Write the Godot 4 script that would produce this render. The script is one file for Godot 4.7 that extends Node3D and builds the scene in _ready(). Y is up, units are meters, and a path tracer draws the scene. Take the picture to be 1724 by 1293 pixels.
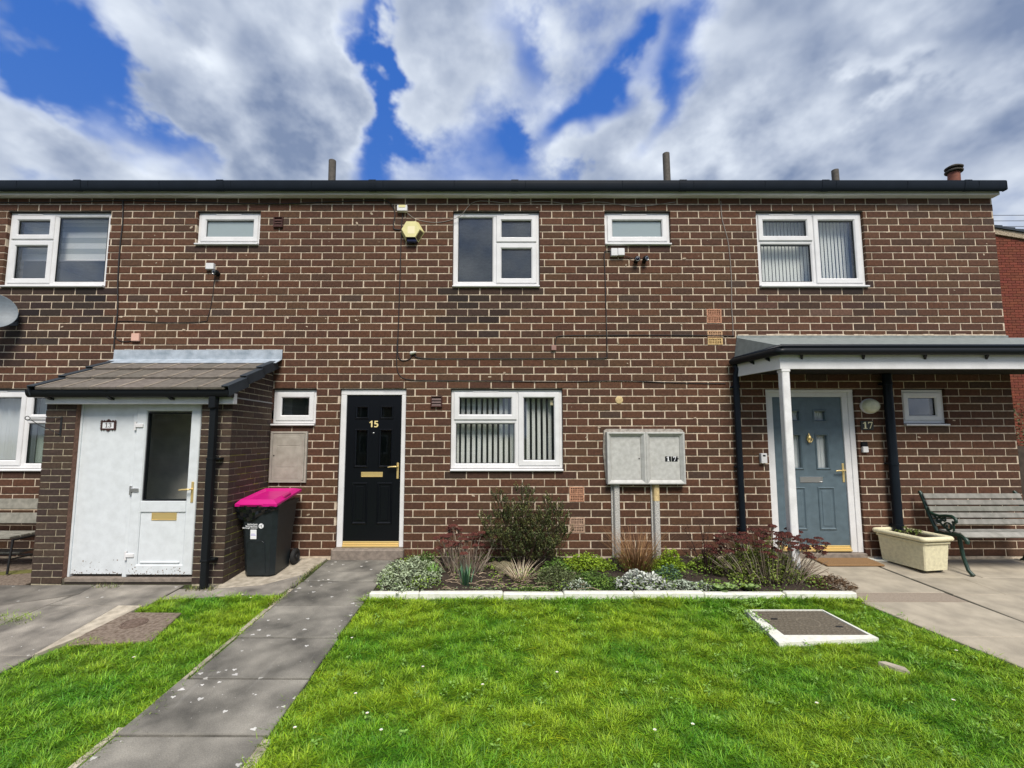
extends Node3D
# A brick terrace with three front doors, seen from its front lawn.
# x runs along the facade, y is up, z runs from the facade (z = 0) towards the street. Metres.

const COURSE := 0.1025      # height of one brick course with its joint
const BASE := 0.015         # level of the first bed joint
const STRETCH := 0.3005     # length of one brick with its joint
const FALL := 0.06          # fall of the front garden away from the house

var rng := RandomNumberGenerator.new()
var M := {}                 # materials
var taken := {}             # names in use


# ---------------------------------------------------------------- mesh builder
class MB:
	var v := PackedVector3Array()
	var n := PackedVector3Array()
	var c := PackedColorArray()
	var uv := PackedVector2Array()
	var col := Color(1, 1, 1)
	var xf := Transform3D.IDENTITY

	func put(p: Vector3, nn: Vector3, t := Vector2.ZERO) -> void:
		v.append(xf * p)
		n.append((xf.basis * nn).normalized())
		c.append(col)
		uv.append(t)

	func tri(a: Vector3, b: Vector3, d: Vector3) -> void:
		var nn := (d - a).cross(b - a).normalized()
		put(a, nn); put(b, nn); put(d, nn)

	func quad(a: Vector3, b: Vector3, d: Vector3, e: Vector3) -> void:
		var nn := (e - a).cross(b - a)
		if nn.length_squared() < 1e-16:
			nn = (d - a).cross(b - a)
		nn = nn.normalized()
		put(a, nn, Vector2(0, 0)); put(b, nn, Vector2(1, 0)); put(d, nn, Vector2(1, 1))
		put(a, nn, Vector2(0, 0)); put(d, nn, Vector2(1, 1)); put(e, nn, Vector2(0, 1))

	# a quad turned so that it faces along 'out'
	func face(a: Vector3, b: Vector3, d: Vector3, e: Vector3, out: Vector3) -> void:
		var nn := (e - a).cross(b - a)
		if nn.dot(out) >= 0.0:
			quad(a, b, d, e)
		else:
			quad(e, d, b, a)

	func face3(a: Vector3, b: Vector3, d: Vector3, out: Vector3) -> void:
		if (d - a).cross(b - a).dot(out) >= 0.0:
			tri(a, b, d)
		else:
			tri(d, b, a)

	# a box with chamfered edges
	func box(lo: Vector3, hi: Vector3, bev := 0.0) -> void:
		var mid := (lo + hi) * 0.5
		var h := (hi - lo) * 0.5
		bev = minf(bev, minf(h.x, minf(h.y, h.z)) * 0.95)
		for ax in 3:
			var u := (ax + 1) % 3
			var w := (ax + 2) % 3
			for s in [-1.0, 1.0]:
				var q: Array[Vector3] = []
				for k in [[-1, -1], [1, -1], [1, 1], [-1, 1]]:
					var p := Vector3.ZERO
					p[ax] = s * h[ax]
					p[u] = k[0] * (h[u] - bev)
					p[w] = k[1] * (h[w] - bev)
					q.append(mid + p)
				var o := Vector3.ZERO
				o[ax] = s
				face(q[0], q[1], q[2], q[3], o)
			if bev <= 0.0:
				continue
			# the four chamfers that run along this axis
			for su in [-1.0, 1.0]:
				for sw in [-1.0, 1.0]:
					var a := Vector3.ZERO
					a[u] = su * h[u]; a[w] = sw * (h[w] - bev); a[ax] = -(h[ax] - bev)
					var b := Vector3.ZERO
					b[u] = su * (h[u] - bev); b[w] = sw * h[w]; b[ax] = -(h[ax] - bev)
					var b2 := b; b2[ax] = h[ax] - bev
					var a2 := a; a2[ax] = h[ax] - bev
					var o := Vector3.ZERO
					o[u] = su; o[w] = sw
					face(mid + a, mid + b, mid + b2, mid + a2, o)
		if bev > 0.0:
			for sx in [-1.0, 1.0]:
				for sy in [-1.0, 1.0]:
					for sz in [-1.0, 1.0]:
						var sg := Vector3(sx, sy, sz)
						face3(mid + sg * Vector3(h.x, h.y - bev, h.z - bev), mid + sg * Vector3(h.x - bev, h.y, h.z - bev), mid + sg * Vector3(h.x - bev, h.y - bev, h.z), sg)

	# a brick seen from its front: front face, four chamfers, four sides; the front lies at z = z1
	func brick(x0: float, x1: float, y0: float, y1: float, z0: float, z1: float, bev := 0.003) -> void:
		var f := [Vector3(x0 + bev, y1 - bev, z1), Vector3(x1 - bev, y1 - bev, z1), Vector3(x1 - bev, y0 + bev, z1), Vector3(x0 + bev, y0 + bev, z1)]
		var m := [Vector3(x0, y1, z1 - bev), Vector3(x1, y1, z1 - bev), Vector3(x1, y0, z1 - bev), Vector3(x0, y0, z1 - bev)]
		var b := [Vector3(x0, y1, z0), Vector3(x1, y1, z0), Vector3(x1, y0, z0), Vector3(x0, y0, z0)]
		quad(f[0], f[1], f[2], f[3])
		for k in 4:
			var j := (k + 1) % 4
			quad(m[k], m[j], f[j], f[k])
			quad(b[k], b[j], m[j], m[k])

	# a round bar along points; r is one radius or one for each point
	func tube(pts: Array, r, sides := 8, caps := true) -> void:
		var count := pts.size()
		var rings := []
		var up := Vector3.UP
		var last := Vector3.ZERO
		for k in count:
			var d: Vector3 = (pts[mini(k + 1, count - 1)] - pts[maxi(k - 1, 0)]).normalized()
			var e := last
			if k == 0 or absf(e.dot(d)) > 0.98:
				e = up if absf(d.dot(up)) < 0.9 else Vector3.RIGHT
			e = (e - d * e.dot(d)).normalized()
			last = e
			var g := d.cross(e)
			var rad: float = r[k] if r is Array else r
			var ring := []
			for s in sides:
				var t := TAU * s / sides
				var o := e * cos(t) + g * sin(t)
				ring.append([pts[k] + o * rad, o])
			rings.append(ring)
		for k in count - 1:
			for s in sides:
				var s2 := (s + 1) % sides
				var A = rings[k][s]; var B = rings[k][s2]; var C = rings[k + 1][s2]; var D = rings[k + 1][s]
				put(A[0], A[1]); put(B[0], B[1]); put(C[0], C[1])
				put(A[0], A[1]); put(C[0], C[1]); put(D[0], D[1])
		if caps:
			for e in [0, count - 1]:
				var ctr: Vector3 = pts[e]
				var out: Vector3 = (pts[e] - pts[1 if e == 0 else count - 2]).normalized()
				for s in sides:
					face3(ctr, rings[e][s][0], rings[e][(s + 1) % sides][0], out)

	# a profile of (radius, height) turned about the y axis
	func lathe(prof: Array, seg := 24, at := Vector3.ZERO) -> void:
		for k in prof.size() - 1:
			var a: Vector2 = prof[k]
			var b: Vector2 = prof[k + 1]
			var dn := Vector2(b.y - a.y, a.x - b.x).normalized()
			for s in seg:
				var t0 := TAU * s / seg
				var t1 := TAU * (s + 1) / seg
				var q := []
				for e in [[a, t0], [a, t1], [b, t1], [b, t0]]:
					q.append([at + Vector3(e[0].x * cos(e[1]), e[0].y, e[0].x * sin(e[1])), Vector3(dn.x * cos(e[1]), dn.y, dn.x * sin(e[1]))])
				for e in [0, 1, 2, 0, 2, 3]:
					put(q[e][0], q[e][1])

	# a flat outline in x, y pushed from z0 to z1
	func prism(pts: PackedVector2Array, z0: float, z1: float) -> void:
		var ix := Geometry2D.triangulate_polygon(pts)
		for k in range(0, ix.size(), 3):
			var a := pts[ix[k]]; var b := pts[ix[k + 1]]; var d := pts[ix[k + 2]]
			face3(Vector3(a.x, a.y, z1), Vector3(b.x, b.y, z1), Vector3(d.x, d.y, z1), Vector3(0, 0, z1 - z0))
			face3(Vector3(a.x, a.y, z0), Vector3(b.x, b.y, z0), Vector3(d.x, d.y, z0), Vector3(0, 0, z0 - z1))
		var area := 0.0
		for k in pts.size():
			area += pts[k].cross(pts[(k + 1) % pts.size()])
		for k in pts.size():
			var a := pts[k]; var b := pts[(k + 1) % pts.size()]
			var o := Vector3(b.y - a.y, a.x - b.x, 0) * signf(area)
			face(Vector3(a.x, a.y, z0), Vector3(b.x, b.y, z0), Vector3(b.x, b.y, z1), Vector3(a.x, a.y, z1), o)

	# a leaf: a folded blade from p along d, facing up
	func leaf(p: Vector3, d: Vector3, side: Vector3, w: float, droop := 0.0) -> void:
		var up := side.cross(d).normalized()
		if up.y < 0.0:
			up = -up
		var l := d.length()
		var m := p + d * 0.5 + up * (w * 0.12)
		var e := p + d - Vector3(0, droop * l, 0)
		var s := side.normalized() * w * 0.5
		put(p, up); put(m + s, up); put(e, up)
		put(p, up); put(e, up); put(m - s, up)

	# a thin blade that bends over: four points long
	func blade(p: Vector3, d: Vector3, bend: Vector3, w: float) -> void:
		var side := d.cross(bend)
		if side.length_squared() < 1e-12:
			side = d.cross(Vector3.RIGHT)
		side = side.normalized() * w * 0.5
		var last := p
		var nn := (side.cross(d)).normalized()
		if nn.y < 0.0: nn = -nn
		nn = (nn + Vector3(0, 0.6, 0)).normalized()
		var ws := [1.0, 0.85, 0.55, 0.0]
		for k in 3:
			var t := (k + 1) / 3.0
			var q := p + d * t + bend * t * t
			var s0: Vector3 = side * ws[k]
			var s1: Vector3 = side * ws[k + 1]
			put(last - s0, nn); put(last + s0, nn); put(q + s1, nn)
			if k < 2:
				put(last - s0, nn); put(q + s1, nn); put(q - s1, nn)
			last = q

	func mesh(m: Material) -> ArrayMesh:
		# every triangle is wound to agree with its normals
		for k in range(0, v.size(), 3):
			var gn := (v[k + 2] - v[k]).cross(v[k + 1] - v[k])
			if gn.dot(n[k] + n[k + 1] + n[k + 2]) < 0.0:
				var t := v[k + 1]; v[k + 1] = v[k + 2]; v[k + 2] = t
				t = n[k + 1]; n[k + 1] = n[k + 2]; n[k + 2] = t
				var tc := c[k + 1]; c[k + 1] = c[k + 2]; c[k + 2] = tc
				var tu := uv[k + 1]; uv[k + 1] = uv[k + 2]; uv[k + 2] = tu
		var a := []
		a.resize(Mesh.ARRAY_MAX)
		a[Mesh.ARRAY_VERTEX] = v
		a[Mesh.ARRAY_NORMAL] = n
		a[Mesh.ARRAY_COLOR] = c
		a[Mesh.ARRAY_TEX_UV] = uv
		var r := ArrayMesh.new()
		r.add_surface_from_arrays(Mesh.PRIMITIVE_TRIANGLES, a)
		r.surface_set_material(0, m)
		return r


# ---------------------------------------------------------------- nodes
func numbered(parent: Node, called: String) -> String:
	var key := "%d/%s" % [parent.get_instance_id(), called]
	var k: int = taken.get(key, 0)
	taken[key] = k + 1
	return called if k == 0 else "%s_%03d" % [called, k]

func tag(o: Node, label: String, category: String, group := "", kind := "") -> Node:
	if label: o.set_meta("label", label)
	if category: o.set_meta("category", category)
	if group: o.set_meta("group", group)
	if kind: o.set_meta("kind", kind)
	return o

func thing(called: String, label: String, category: String, at := Vector3.ZERO, group := "") -> Node3D:
	var o := Node3D.new()
	o.name = numbered(self, called)
	add_child(o)
	o.position = at
	tag(o, label, category, group)
	return o

func part(parent: Node, called: String, b: MB, m: Material, kind := "") -> MeshInstance3D:
	var o := MeshInstance3D.new()
	o.name = numbered(parent, called)
	o.mesh = b.mesh(m)
	parent.add_child(o)
	if kind: o.set_meta("kind", kind)
	return o

func piece(parent: Node, called: String, mesh: Mesh, at: Transform3D) -> MeshInstance3D:
	var o := MeshInstance3D.new()
	o.name = numbered(parent, called)
	o.mesh = mesh
	parent.add_child(o)
	o.transform = at
	return o

func structure(called: String, b: MB, m: Material) -> MeshInstance3D:
	return part(self, called, b, m, "structure")

func lettering(parent: Node, called: String, text: String, height: float, depth: float, m: Material, at: Vector3, font_name := "Droid Sans", weight := 700) -> MeshInstance3D:
	var f := SystemFont.new()
	f.font_names = PackedStringArray([font_name])
	f.font_weight = weight
	var t := TextMesh.new()
	t.font = f
	t.text = text
	t.font_size = 64
	t.pixel_size = height / 46.0
	t.depth = depth
	t.material = m
	var o := MeshInstance3D.new()
	o.name = numbered(parent, called)
	o.mesh = t
	parent.add_child(o)
	o.position = at
	return o

func gy(z: float) -> float:      # level of the garden at a distance from the facade
	return -FALL * clampf(z, 0.0, 7.0)

func rand(a: float, b: float) -> float:
	return rng.randf_range(a, b)


# ---------------------------------------------------------------- materials
func lin(r: float, g: float, b: float) -> Color:
	return Color(r, g, b).linear_to_srgb()

# A grain that multiplies a colour: coarse patches times fine speckle. 'warm' pushes the dark patches towards a hue.
func grain(id: int, coarse: float, fine: float, amp_coarse: float, amp_fine: float, warm := Color(1, 1, 1), size := 512) -> ImageTexture:
	var a := FastNoiseLite.new()
	a.seed = id
	a.noise_type = FastNoiseLite.TYPE_SIMPLEX_SMOOTH
	a.frequency = coarse / size
	a.fractal_octaves = 5
	var b := FastNoiseLite.new()
	b.seed = id + 71
	b.noise_type = FastNoiseLite.TYPE_SIMPLEX
	b.frequency = fine / size
	b.fractal_octaves = 2
	var ia := a.get_seamless_image(size, size)
	var ib := b.get_seamless_image(size, size)
	ia.convert(Image.FORMAT_L8); ib.convert(Image.FORMAT_L8)
	var da := ia.get_data()
	var db := ib.get_data()
	var out := PackedByteArray()
	out.resize(size * size * 3)
	for k in size * size:
		var p := (da[k] / 255.0 - 0.5) * 2.0 * amp_coarse
		var q := (db[k] / 255.0 - 0.5) * 2.0 * amp_fine
		var l := clampf(0.72 * (1.0 + p) * (1.0 + q), 0.02, 1.0)
		var t := clampf(-p * 2.0, 0.0, 1.0)
		out[k * 3] = int(255.0 * pow(minf(1.0, l * lerpf(1.0, warm.r, t)), 0.4545))
		out[k * 3 + 1] = int(255.0 * pow(minf(1.0, l * lerpf(1.0, warm.g, t)), 0.4545))
		out[k * 3 + 2] = int(255.0 * pow(minf(1.0, l * lerpf(1.0, warm.b, t)), 0.4545))
	return ImageTexture.create_from_image(Image.create_from_data(size, size, false, Image.FORMAT_RGB8, out))

func relief(id: int, freq: float, size := 512, octaves := 4) -> ImageTexture:
	var a := FastNoiseLite.new()
	a.seed = id
	a.noise_type = FastNoiseLite.TYPE_SIMPLEX_SMOOTH
	a.frequency = freq / size
	a.fractal_octaves = octaves
	return ImageTexture.create_from_image(a.get_seamless_image(size, size))

func mat(r: float, g: float, b: float, rough := 0.8, tex: Texture2D = null, per_metre := 1.0, height: Texture2D = null, height_cm := 0.0) -> StandardMaterial3D:
	var m := StandardMaterial3D.new()
	m.roughness = rough
	m.vertex_color_use_as_albedo = true
	var k := 1.0 / 0.72 if tex else 1.0
	m.albedo_color = lin(minf(r * k, 1), minf(g * k, 1), minf(b * k, 1))
	if tex or height:
		m.uv1_triplanar = true
		m.uv1_world_triplanar = true
		m.uv1_scale = Vector3.ONE * per_metre
	if tex:
		m.albedo_texture = tex
	if height:
		m.heightmap_enabled = true
		m.heightmap_texture = height
		m.heightmap_scale = height_cm
	return m


# ---------------------------------------------------------------- scene
func _ready() -> void:
	rng.seed = 20240315
	# camera: a phone held just above head height, tipped up by five degrees, a slightly shifted lens
	var cam := Camera3D.new()
	cam.name = "camera"
	add_child(cam)
	cam.projection = Camera3D.PROJECTION_FRUSTUM
	cam.near = 0.1
	cam.far = 900.0
	var focal := 760.0 / 1293.0          # focal length in picture heights
	cam.size = cam.near / focal
	cam.frustum_offset = Vector2(12.0 / 760.0, 20.06 / 760.0) * cam.near
	cam.position = Vector3(0, 1.595, 6.2)
	cam.rotation_degrees = Vector3(5.295, 0, 0)
	cam.current = true

	var env := Environment.new()
	env.background_mode = Environment.BG_SKY
	env.sky = Sky.new()
	var pano := PanoramaSkyMaterial.new()
	pano.panorama = cloudy_sky()
	env.sky.sky_material = pano
	env.background_energy_multiplier = 0.37
	env.tonemap_mode = Environment.TONE_MAPPER_LINEAR
	env.tonemap_exposure = 2.85
	env.sdfgi_enabled = true
	env.ssao_enabled = true
	env.ssil_enabled = true
	var we := WorldEnvironment.new()
	we.name = "world_environment"
	we.environment = env
	add_child(we)

	# the sun behind thin cloud, high over the street
	var sun := DirectionalLight3D.new()
	sun.name = "sun"
	add_child(sun)
	sun.rotation_degrees = Vector3(-51, 12, 0)
	sun.light_energy = 0.5
	sun.light_angular_distance = 24.0
	sun.light_color = Color(1.0, 0.97, 0.925)
	sun.shadow_enabled = true

	make_materials()
	print("materials ", Time.get_ticks_msec())
	build_ground()
	build_houses()
	print("houses ", Time.get_ticks_msec())
	build_porch()
	build_canopy()
	build_fixtures()
	build_furniture()
	print("furniture ", Time.get_ticks_msec())
	build_neighbours()
	build_bed()
	print("bed ", Time.get_ticks_msec())
	build_lawn()
	print("lawn ", Time.get_ticks_msec())


# ---------------------------------------------------------------- sky: broken cloud over deep blue, one function of direction
func cloudy_sky() -> ImageTexture:
	var w := 4096
	var h := 2048
	var big := FastNoiseLite.new()
	big.seed = 11
	big.noise_type = FastNoiseLite.TYPE_SIMPLEX_SMOOTH
	big.frequency = 0.9
	big.fractal_octaves = 4
	var wisp := FastNoiseLite.new()
	wisp.seed = 23
	wisp.noise_type = FastNoiseLite.TYPE_SIMPLEX_SMOOTH
	wisp.frequency = 3.2
	wisp.fractal_octaves = 6
	wisp.fractal_gain = 0.58
	var bulk := FastNoiseLite.new()
	bulk.seed = 5
	bulk.noise_type = FastNoiseLite.TYPE_SIMPLEX_SMOOTH
	bulk.frequency = 1.7
	bulk.fractal_octaves = 5
	var banks := [
		[-31.0, 36.0, 15.0, 10.0, 0.0, 0.75, 0.0], [-46.0, 24.0, 14.0, 5.0, 0.0, 0.45, 0.1], [-28.0, 25.0, 10.0, 6.0, 0.0, 0.4, 0.0],
		[-44.5, 29.8, 9.0, 2.4, -12.0, -1.15, 0.0], [-50.0, 36.0, 11.0, 7.0, 0.0, -0.7, 0.0], [-42.0, 40.0, 6.0, 5.0, 0.0, -0.45, 0.0], [-39.0, 26.5, 6.0, 3.0, 20.0, -0.45, 0.0], [26.0, 44.0, 4.0, 4.0, 0.0, -0.5, 0.0], [2.0, 44.0, 3.0, 3.0, 0.0, -0.5, 0.0],
		[-15.8, 41.0, 1.8, 5.5, 6.0, -1.3, 0.0], [-13.6, 34.5, 2.6, 4.6, -14.0, -1.1, 0.0], [-17.0, 29.5, 4.0, 3.0, 0.0, -0.75, 0.0],
		[-7.0, 42.0, 5.0, 5.0, 0.0, 0.5, 0.1], [-6.0, 31.5, 5.0, 3.0, 20.0, -0.5, 0.0], [-1.0, 34.0, 2.4, 2.6, 0.0, -0.7, 0.0],
		[6.5, 35.6, 2.2, 3.2, -40.0, -0.95, 0.0], [12.5, 39.4, 1.8, 4.2, -40.0, -0.95, 0.0], [18.0, 37.0, 2.4, 4.0, -25.0, -0.8, 0.0],
		[22.0, 41.0, 3.0, 3.0, -25.0, -0.55, 0.0], [9.5, 32.0, 5.0, 3.2, -35.0, 0.8, 0.35], [15.0, 36.0, 2.2, 4.0, -35.0, 0.6, 0.25],
		[30.0, 37.0, 7.0, 6.0, -30.0, 0.6, 0.25], [44.0, 35.0, 5.5, 1.6, -28.0, 0.8, 0.6], [40.0, 28.0, 16.0, 6.0, 0.0, 0.6, 0.0],
		[34.0, 42.0, 6.0, 3.0, 0.0, 0.5, -0.35], [50.0, 31.0, 6.0, 4.0, -30.0, 0.5, -0.3], [24.0, 30.0, 9.0, 4.0, 0.0, 0.5, 0.05],
		[-36.0, 38.5, 2.6, 2.0, 0.0, 0.3, 0.5], [-28.0, 31.0, 9.0, 3.0, 10.0, 0.2, -0.22],
	]
	for b in banks:
		b.append(cos(deg_to_rad(b[4])))
		b.append(sin(deg_to_rad(b[4])))
	var data := PackedFloat32Array()
	data.resize(w * h * 3)
	data.fill(0.16)
	# fine samples in the part of the sky before the house, coarser ones all round, from the same function
	var low := PackedFloat32Array()
	low.resize(w * 3)
	for y in range(0, h / 2 + 8):
		var el := (0.5 - (y + 0.5) / h) * PI
		var ce := cos(el)
		var se := maxf(sin(el), 0.0)
		var eld := rad_to_deg(el)
		var fine_row := eld > 18.0 and eld < 52.0
		if y % 4 != 0 and not fine_row:
			for k in w * 3:
				data[y * w * 3 + k] = low[k]
			continue
		var x := 0
		while x < w:
			var az := wrapf((x + 0.5) / w * TAU, -PI, PI)
			var step := 1 if fine_row and absf(az) < 1.0 else 4
			if step == 4 and y % 4 != 0:
				for k in 12:
					data[(y * w + x) * 3 + k] = low[x * 3 + k]
				x += 4
				continue
			# a cloud sheet overhead, drawn out towards the horizon
			var s := 1.5 / (se + 0.45)
			var p := Vector3(sin(az) * ce * s, se * 0.8, -cos(az) * ce * s)
			var warp := Vector2(bulk.get_noise_3dv(p * 1.3), bulk.get_noise_3dv(p * 1.3 + Vector3(7, 3, 1)))
			var front := clampf(1.0 - (absf(rad_to_deg(az)) - 55.0) / 30.0, 0.0, 1.0)
			var d := 0.28 + big.get_noise_3dv(p) * lerpf(1.0, 0.5, front)
			var f := wisp.get_noise_3dv(p)
			var azd := rad_to_deg(az) + warp.x * 5.0 + f * 6.0
			var elw := eld + warp.y * 4.0 + f * 4.5
			var white := 0.0
			if absf(azd) < 75.0 and eld > 8.0:
				for b in banks:
					var dx: float = (azd - b[0])
					var dy: float = (elw - b[1])
					if absf(dx) > 30.0 or absf(dy) > 20.0:
						continue
					var ct: float = b[7]
					var st: float = b[8]
					var u: float = (dx * ct + dy * st) / b[2]
					var q: float = (dy * ct - dx * st) / b[3]
					var rr := u * u + q * q
					if rr > 6.0:
						continue
					var g := exp(-rr * 0.8)
					d += b[5] * g
					white += b[6] * g
			d += f * 0.55 + 0.30 * exp(-se * 7.0)
			var cover := smoothstep(-0.52, 0.56, d)
			# sunlit where the cloud is thin or bulges, greyer in its body
			var lump := bulk.get_noise_3dv(p * 2.1 + Vector3(3, 9, 2))
			var lum := lerpf(0.66, 0.45, smoothstep(0.15, 1.0, d)) + lump * 0.32 + f * 0.40 + white * 0.50
			lum = clampf(lum, 0.30, 1.0)
			var cr := lum * 0.99 - 0.09
			var cg := lum * 0.99 - 0.025
			var cb := lum * 0.90 + 0.15
			var deep := 1.0 - exp(-se * 2.6)
			var br := lerpf(0.20, 0.006, deep)
			var bg := lerpf(0.38, 0.100, deep)
			var bb := lerpf(0.72, 0.50, deep)
			br = lerpf(br, cr, cover)
			bg = lerpf(bg, cg, cover)
			bb = lerpf(bb, cb, cover)
			for k in step:
				var o := (y * w + x + k) * 3
				data[o] = br
				data[o + 1] = bg
				data[o + 2] = bb
				if y % 4 == 0:
					low[(x + k) * 3] = br
					low[(x + k) * 3 + 1] = bg
					low[(x + k) * 3 + 2] = bb
			x += step
	var im := Image.create_from_data(w, h, false, Image.FORMAT_RGBF, data.to_byte_array())
	return ImageTexture.create_from_image(im)


func make_materials() -> void:
	var g_brick := grain(1, 9.0, 90.0, 0.30, 0.22, Color(1.0, 0.93, 0.88))
	var g_soft := grain(2, 5.0, 60.0, 0.14, 0.06)
	var g_stone := grain(3, 7.0, 130.0, 0.38, 0.20, Color(1.0, 0.97, 0.925))
	var g_white := grain(4, 4.0, 40.0, 0.07, 0.03, Color(0.97, 0.97, 0.93))
	var g_metal := grain(6, 6.0, 70.0, 0.22, 0.08)
	var g_wood := grain(8, 6.0, 100.0, 0.35, 0.18, Color(0.95, 1.0, 0.95))
	var g_soil := grain(9, 14.0, 120.0, 0.6, 0.4, Color(1.0, 0.9, 0.8))
	var h_brick := relief(31, 60.0)
	var h_stone := relief(32, 90.0)
	var h_soil := relief(33, 30.0)
	M.brick = mat(1, 1, 1, 0.92, g_brick, 2.3, h_brick, 0.25)
	M.mortar = mat(0.57, 0.475, 0.36, 0.95, g_stone, 1.3, h_stone, 0.15)
	M.porch_mortar = mat(0.40, 0.35, 0.25, 0.95, g_stone, 1.7, h_stone, 0.15)
	M.moss_mortar = mat(0.30, 0.29, 0.07, 0.95, g_stone, 2.7, h_stone, 0.3)
	M.cement = mat(0.36, 0.33, 0.29, 0.95, g_stone, 2.0, h_stone, 0.3)
	M.upvc = mat(0.84, 0.84, 0.83, 0.32, g_white, 0.9)
	M.panel = mat(0.66, 0.70, 0.74, 0.45, g_white, 1.7)
	M.fascia = mat(0.80, 0.80, 0.78, 0.4, g_white, 0.8)
	M.white_paint = mat(0.82, 0.81, 0.78, 0.6, g_soft, 1.1)
	M.black_plastic = mat(0.010, 0.012, 0.014, 0.4); M.black_plastic.metallic_specular = 0.3
	M.gutter = mat(0.009, 0.013, 0.019, 0.35, g_soft, 0.7); M.gutter.metallic_specular = 0.3
	M.black_metal = mat(0.012, 0.012, 0.013, 0.5)
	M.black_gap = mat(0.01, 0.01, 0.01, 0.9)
	M.black_door = mat(0.003, 0.004, 0.006, 0.30); M.black_door.metallic_specular = 0.4
	M.blue_door = mat(0.098, 0.140, 0.165, 0.42, g_soft, 1.4)
	M.brass = mat(0.84, 0.64, 0.27, 0.36); M.brass.metallic = 0.6
	M.steel = mat(0.55, 0.55, 0.55, 0.3); M.steel.metallic = 0.8
	M.lead = mat(0.36, 0.41, 0.46, 0.55, grain(41, 5.0, 40.0, 0.30, 0.06, Color(0.85, 0.95, 1.0)), 0.9)
	M.felt = mat(0.20, 0.225, 0.215, 0.75, g_metal, 1.5)
	M.roof_felt = mat(0.10, 0.10, 0.10, 0.9, g_stone, 1.0)
	M.tile = mat(0.31, 0.27, 0.225, 0.9, grain(42, 8.0, 110.0, 0.34, 0.22, Color(0.9, 0.88, 0.86)), 1.3, h_stone, 0.2)
	M.tile_rib = mat(0.30, 0.24, 0.18, 0.9, g_stone, 2.0)
	M.verge = mat(0.036, 0.045, 0.055, 0.6, g_soft, 1.0); M.verge.metallic_specular = 0.35
	M.grp = mat(0.47, 0.47, 0.445, 0.55, grain(43, 5.0, 50.0, 0.16, 0.06, Color(1, 0.98, 0.93)), 2.1)
	M.grp_old = mat(0.36, 0.335, 0.285, 0.7, grain(44, 5.0, 40.0, 0.16, 0.05, Color(1, 0.97, 0.9)), 1.4)
	M.galv = mat(0.44, 0.43, 0.40, 0.6, grain(45, 22.0, 90.0, 0.55, 0.2, Color(0.95, 0.95, 0.97)), 2.2)
	M.rust_paint = mat(0.58, 0.44, 0.22, 0.7, g_stone, 2.0)
	M.terracotta = mat(0.50, 0.32, 0.22, 0.85, g_stone, 3.0)
	M.buff_clay = mat(0.55, 0.38, 0.17, 0.85, g_stone, 3.0)
	M.pipe_clay = mat(0.17, 0.055, 0.032, 0.8, g_stone, 2.0)
	M.vent_pipe = mat(0.085, 0.075, 0.062, 0.8, g_stone, 2.0)
	M.alarm = mat(0.80, 0.66, 0.31, 0.4, g_white, 2.0)
	M.lens_blue = mat(0.006, 0.008, 0.03, 0.12)
	M.cable = mat(0.016, 0.013, 0.013, 0.6)
	M.cable_pale = mat(0.30, 0.27, 0.24, 0.6)
	M.dish = mat(0.12, 0.15, 0.175, 0.5, g_metal, 3.0)
	M.brown_plastic = mat(0.055, 0.017, 0.012, 0.5)
	M.lamp_glass = mat(0.62, 0.62, 0.46, 0.35, g_soft, 4.0)
	M.slate = mat(0.03, 0.032, 0.03, 0.6, g_stone, 4.0)
	M.cream_print = mat(0.82, 0.74, 0.46, 0.6)
	M.gold_print = mat(0.80, 0.66, 0.30, 0.35)
	M.white_print = mat(0.85, 0.86, 0.88, 0.5)
	M.lilac_print = mat(0.45, 0.42, 0.70, 0.5)
	M.bin_body = mat(0.011, 0.016, 0.019, 0.42, grain(46, 6.0, 40.0, 0.3, 0.1), 1.8)
	M.bin_lid = mat(0.54, 0.006, 0.19, 0.33, g_white, 2.0)
	M.bin_bag = mat(0.006, 0.007, 0.008, 0.16)
	M.rubber = mat(0.012, 0.012, 0.012, 0.75)
	M.planter = mat(0.74, 0.67, 0.45, 0.8, grain(47, 7.0, 60.0, 0.16, 0.10, Color(1.0, 0.97, 0.85)), 2.6, h_soil, 0.6)
	M.bench_wood = mat(0.29, 0.28, 0.25, 0.8, g_wood, 1.3)
	M.old_wood = mat(0.22, 0.21, 0.175, 0.85, g_wood, 1.7)
	M.green_iron = mat(0.010, 0.035, 0.022, 0.4)
	M.mat_coir = mat(0.26, 0.15, 0.065, 0.95, grain(48, 20.0, 160.0, 0.3, 0.35), 4.0, h_soil, 0.5)
	M.slab_dark = slab_material(51, Color(0.25, 0.235, 0.20), 0.7)
	M.slab_left = slab_material(52, Color(0.32, 0.29, 0.245), 0.12)
	M.slab_pale = mat(0.58, 0.51, 0.40, 0.95, g_stone, 1.1, h_stone, 0.25)
	M.slab_buff = mat(0.50, 0.44, 0.34, 0.95, grain(53, 4.0, 120.0, 0.22, 0.08, Color(0.96, 0.97, 0.98)), 0.8, h_stone, 0.15)
	M.slab_pebble = mat(0.43, 0.355, 0.275, 0.95, grain(54, 20.0, 170.0, 0.16, 0.34), 2.0, h_stone, 0.5)
	M.step = mat(0.24, 0.20, 0.165, 0.95, grain(55, 8.0, 170.0, 0.3, 0.3), 1.5, h_stone, 0.4)
	M.red_cover = mat(0.27, 0.21, 0.16, 0.95, g_soil, 1.6, h_stone, 0.4)
	M.iron_cover = mat(0.17, 0.145, 0.105, 0.9, grain(56, 16.0, 90.0, 0.45, 0.35, Color(1.05, 0.95, 0.8)), 2.4, h_soil, 0.6)
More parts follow.
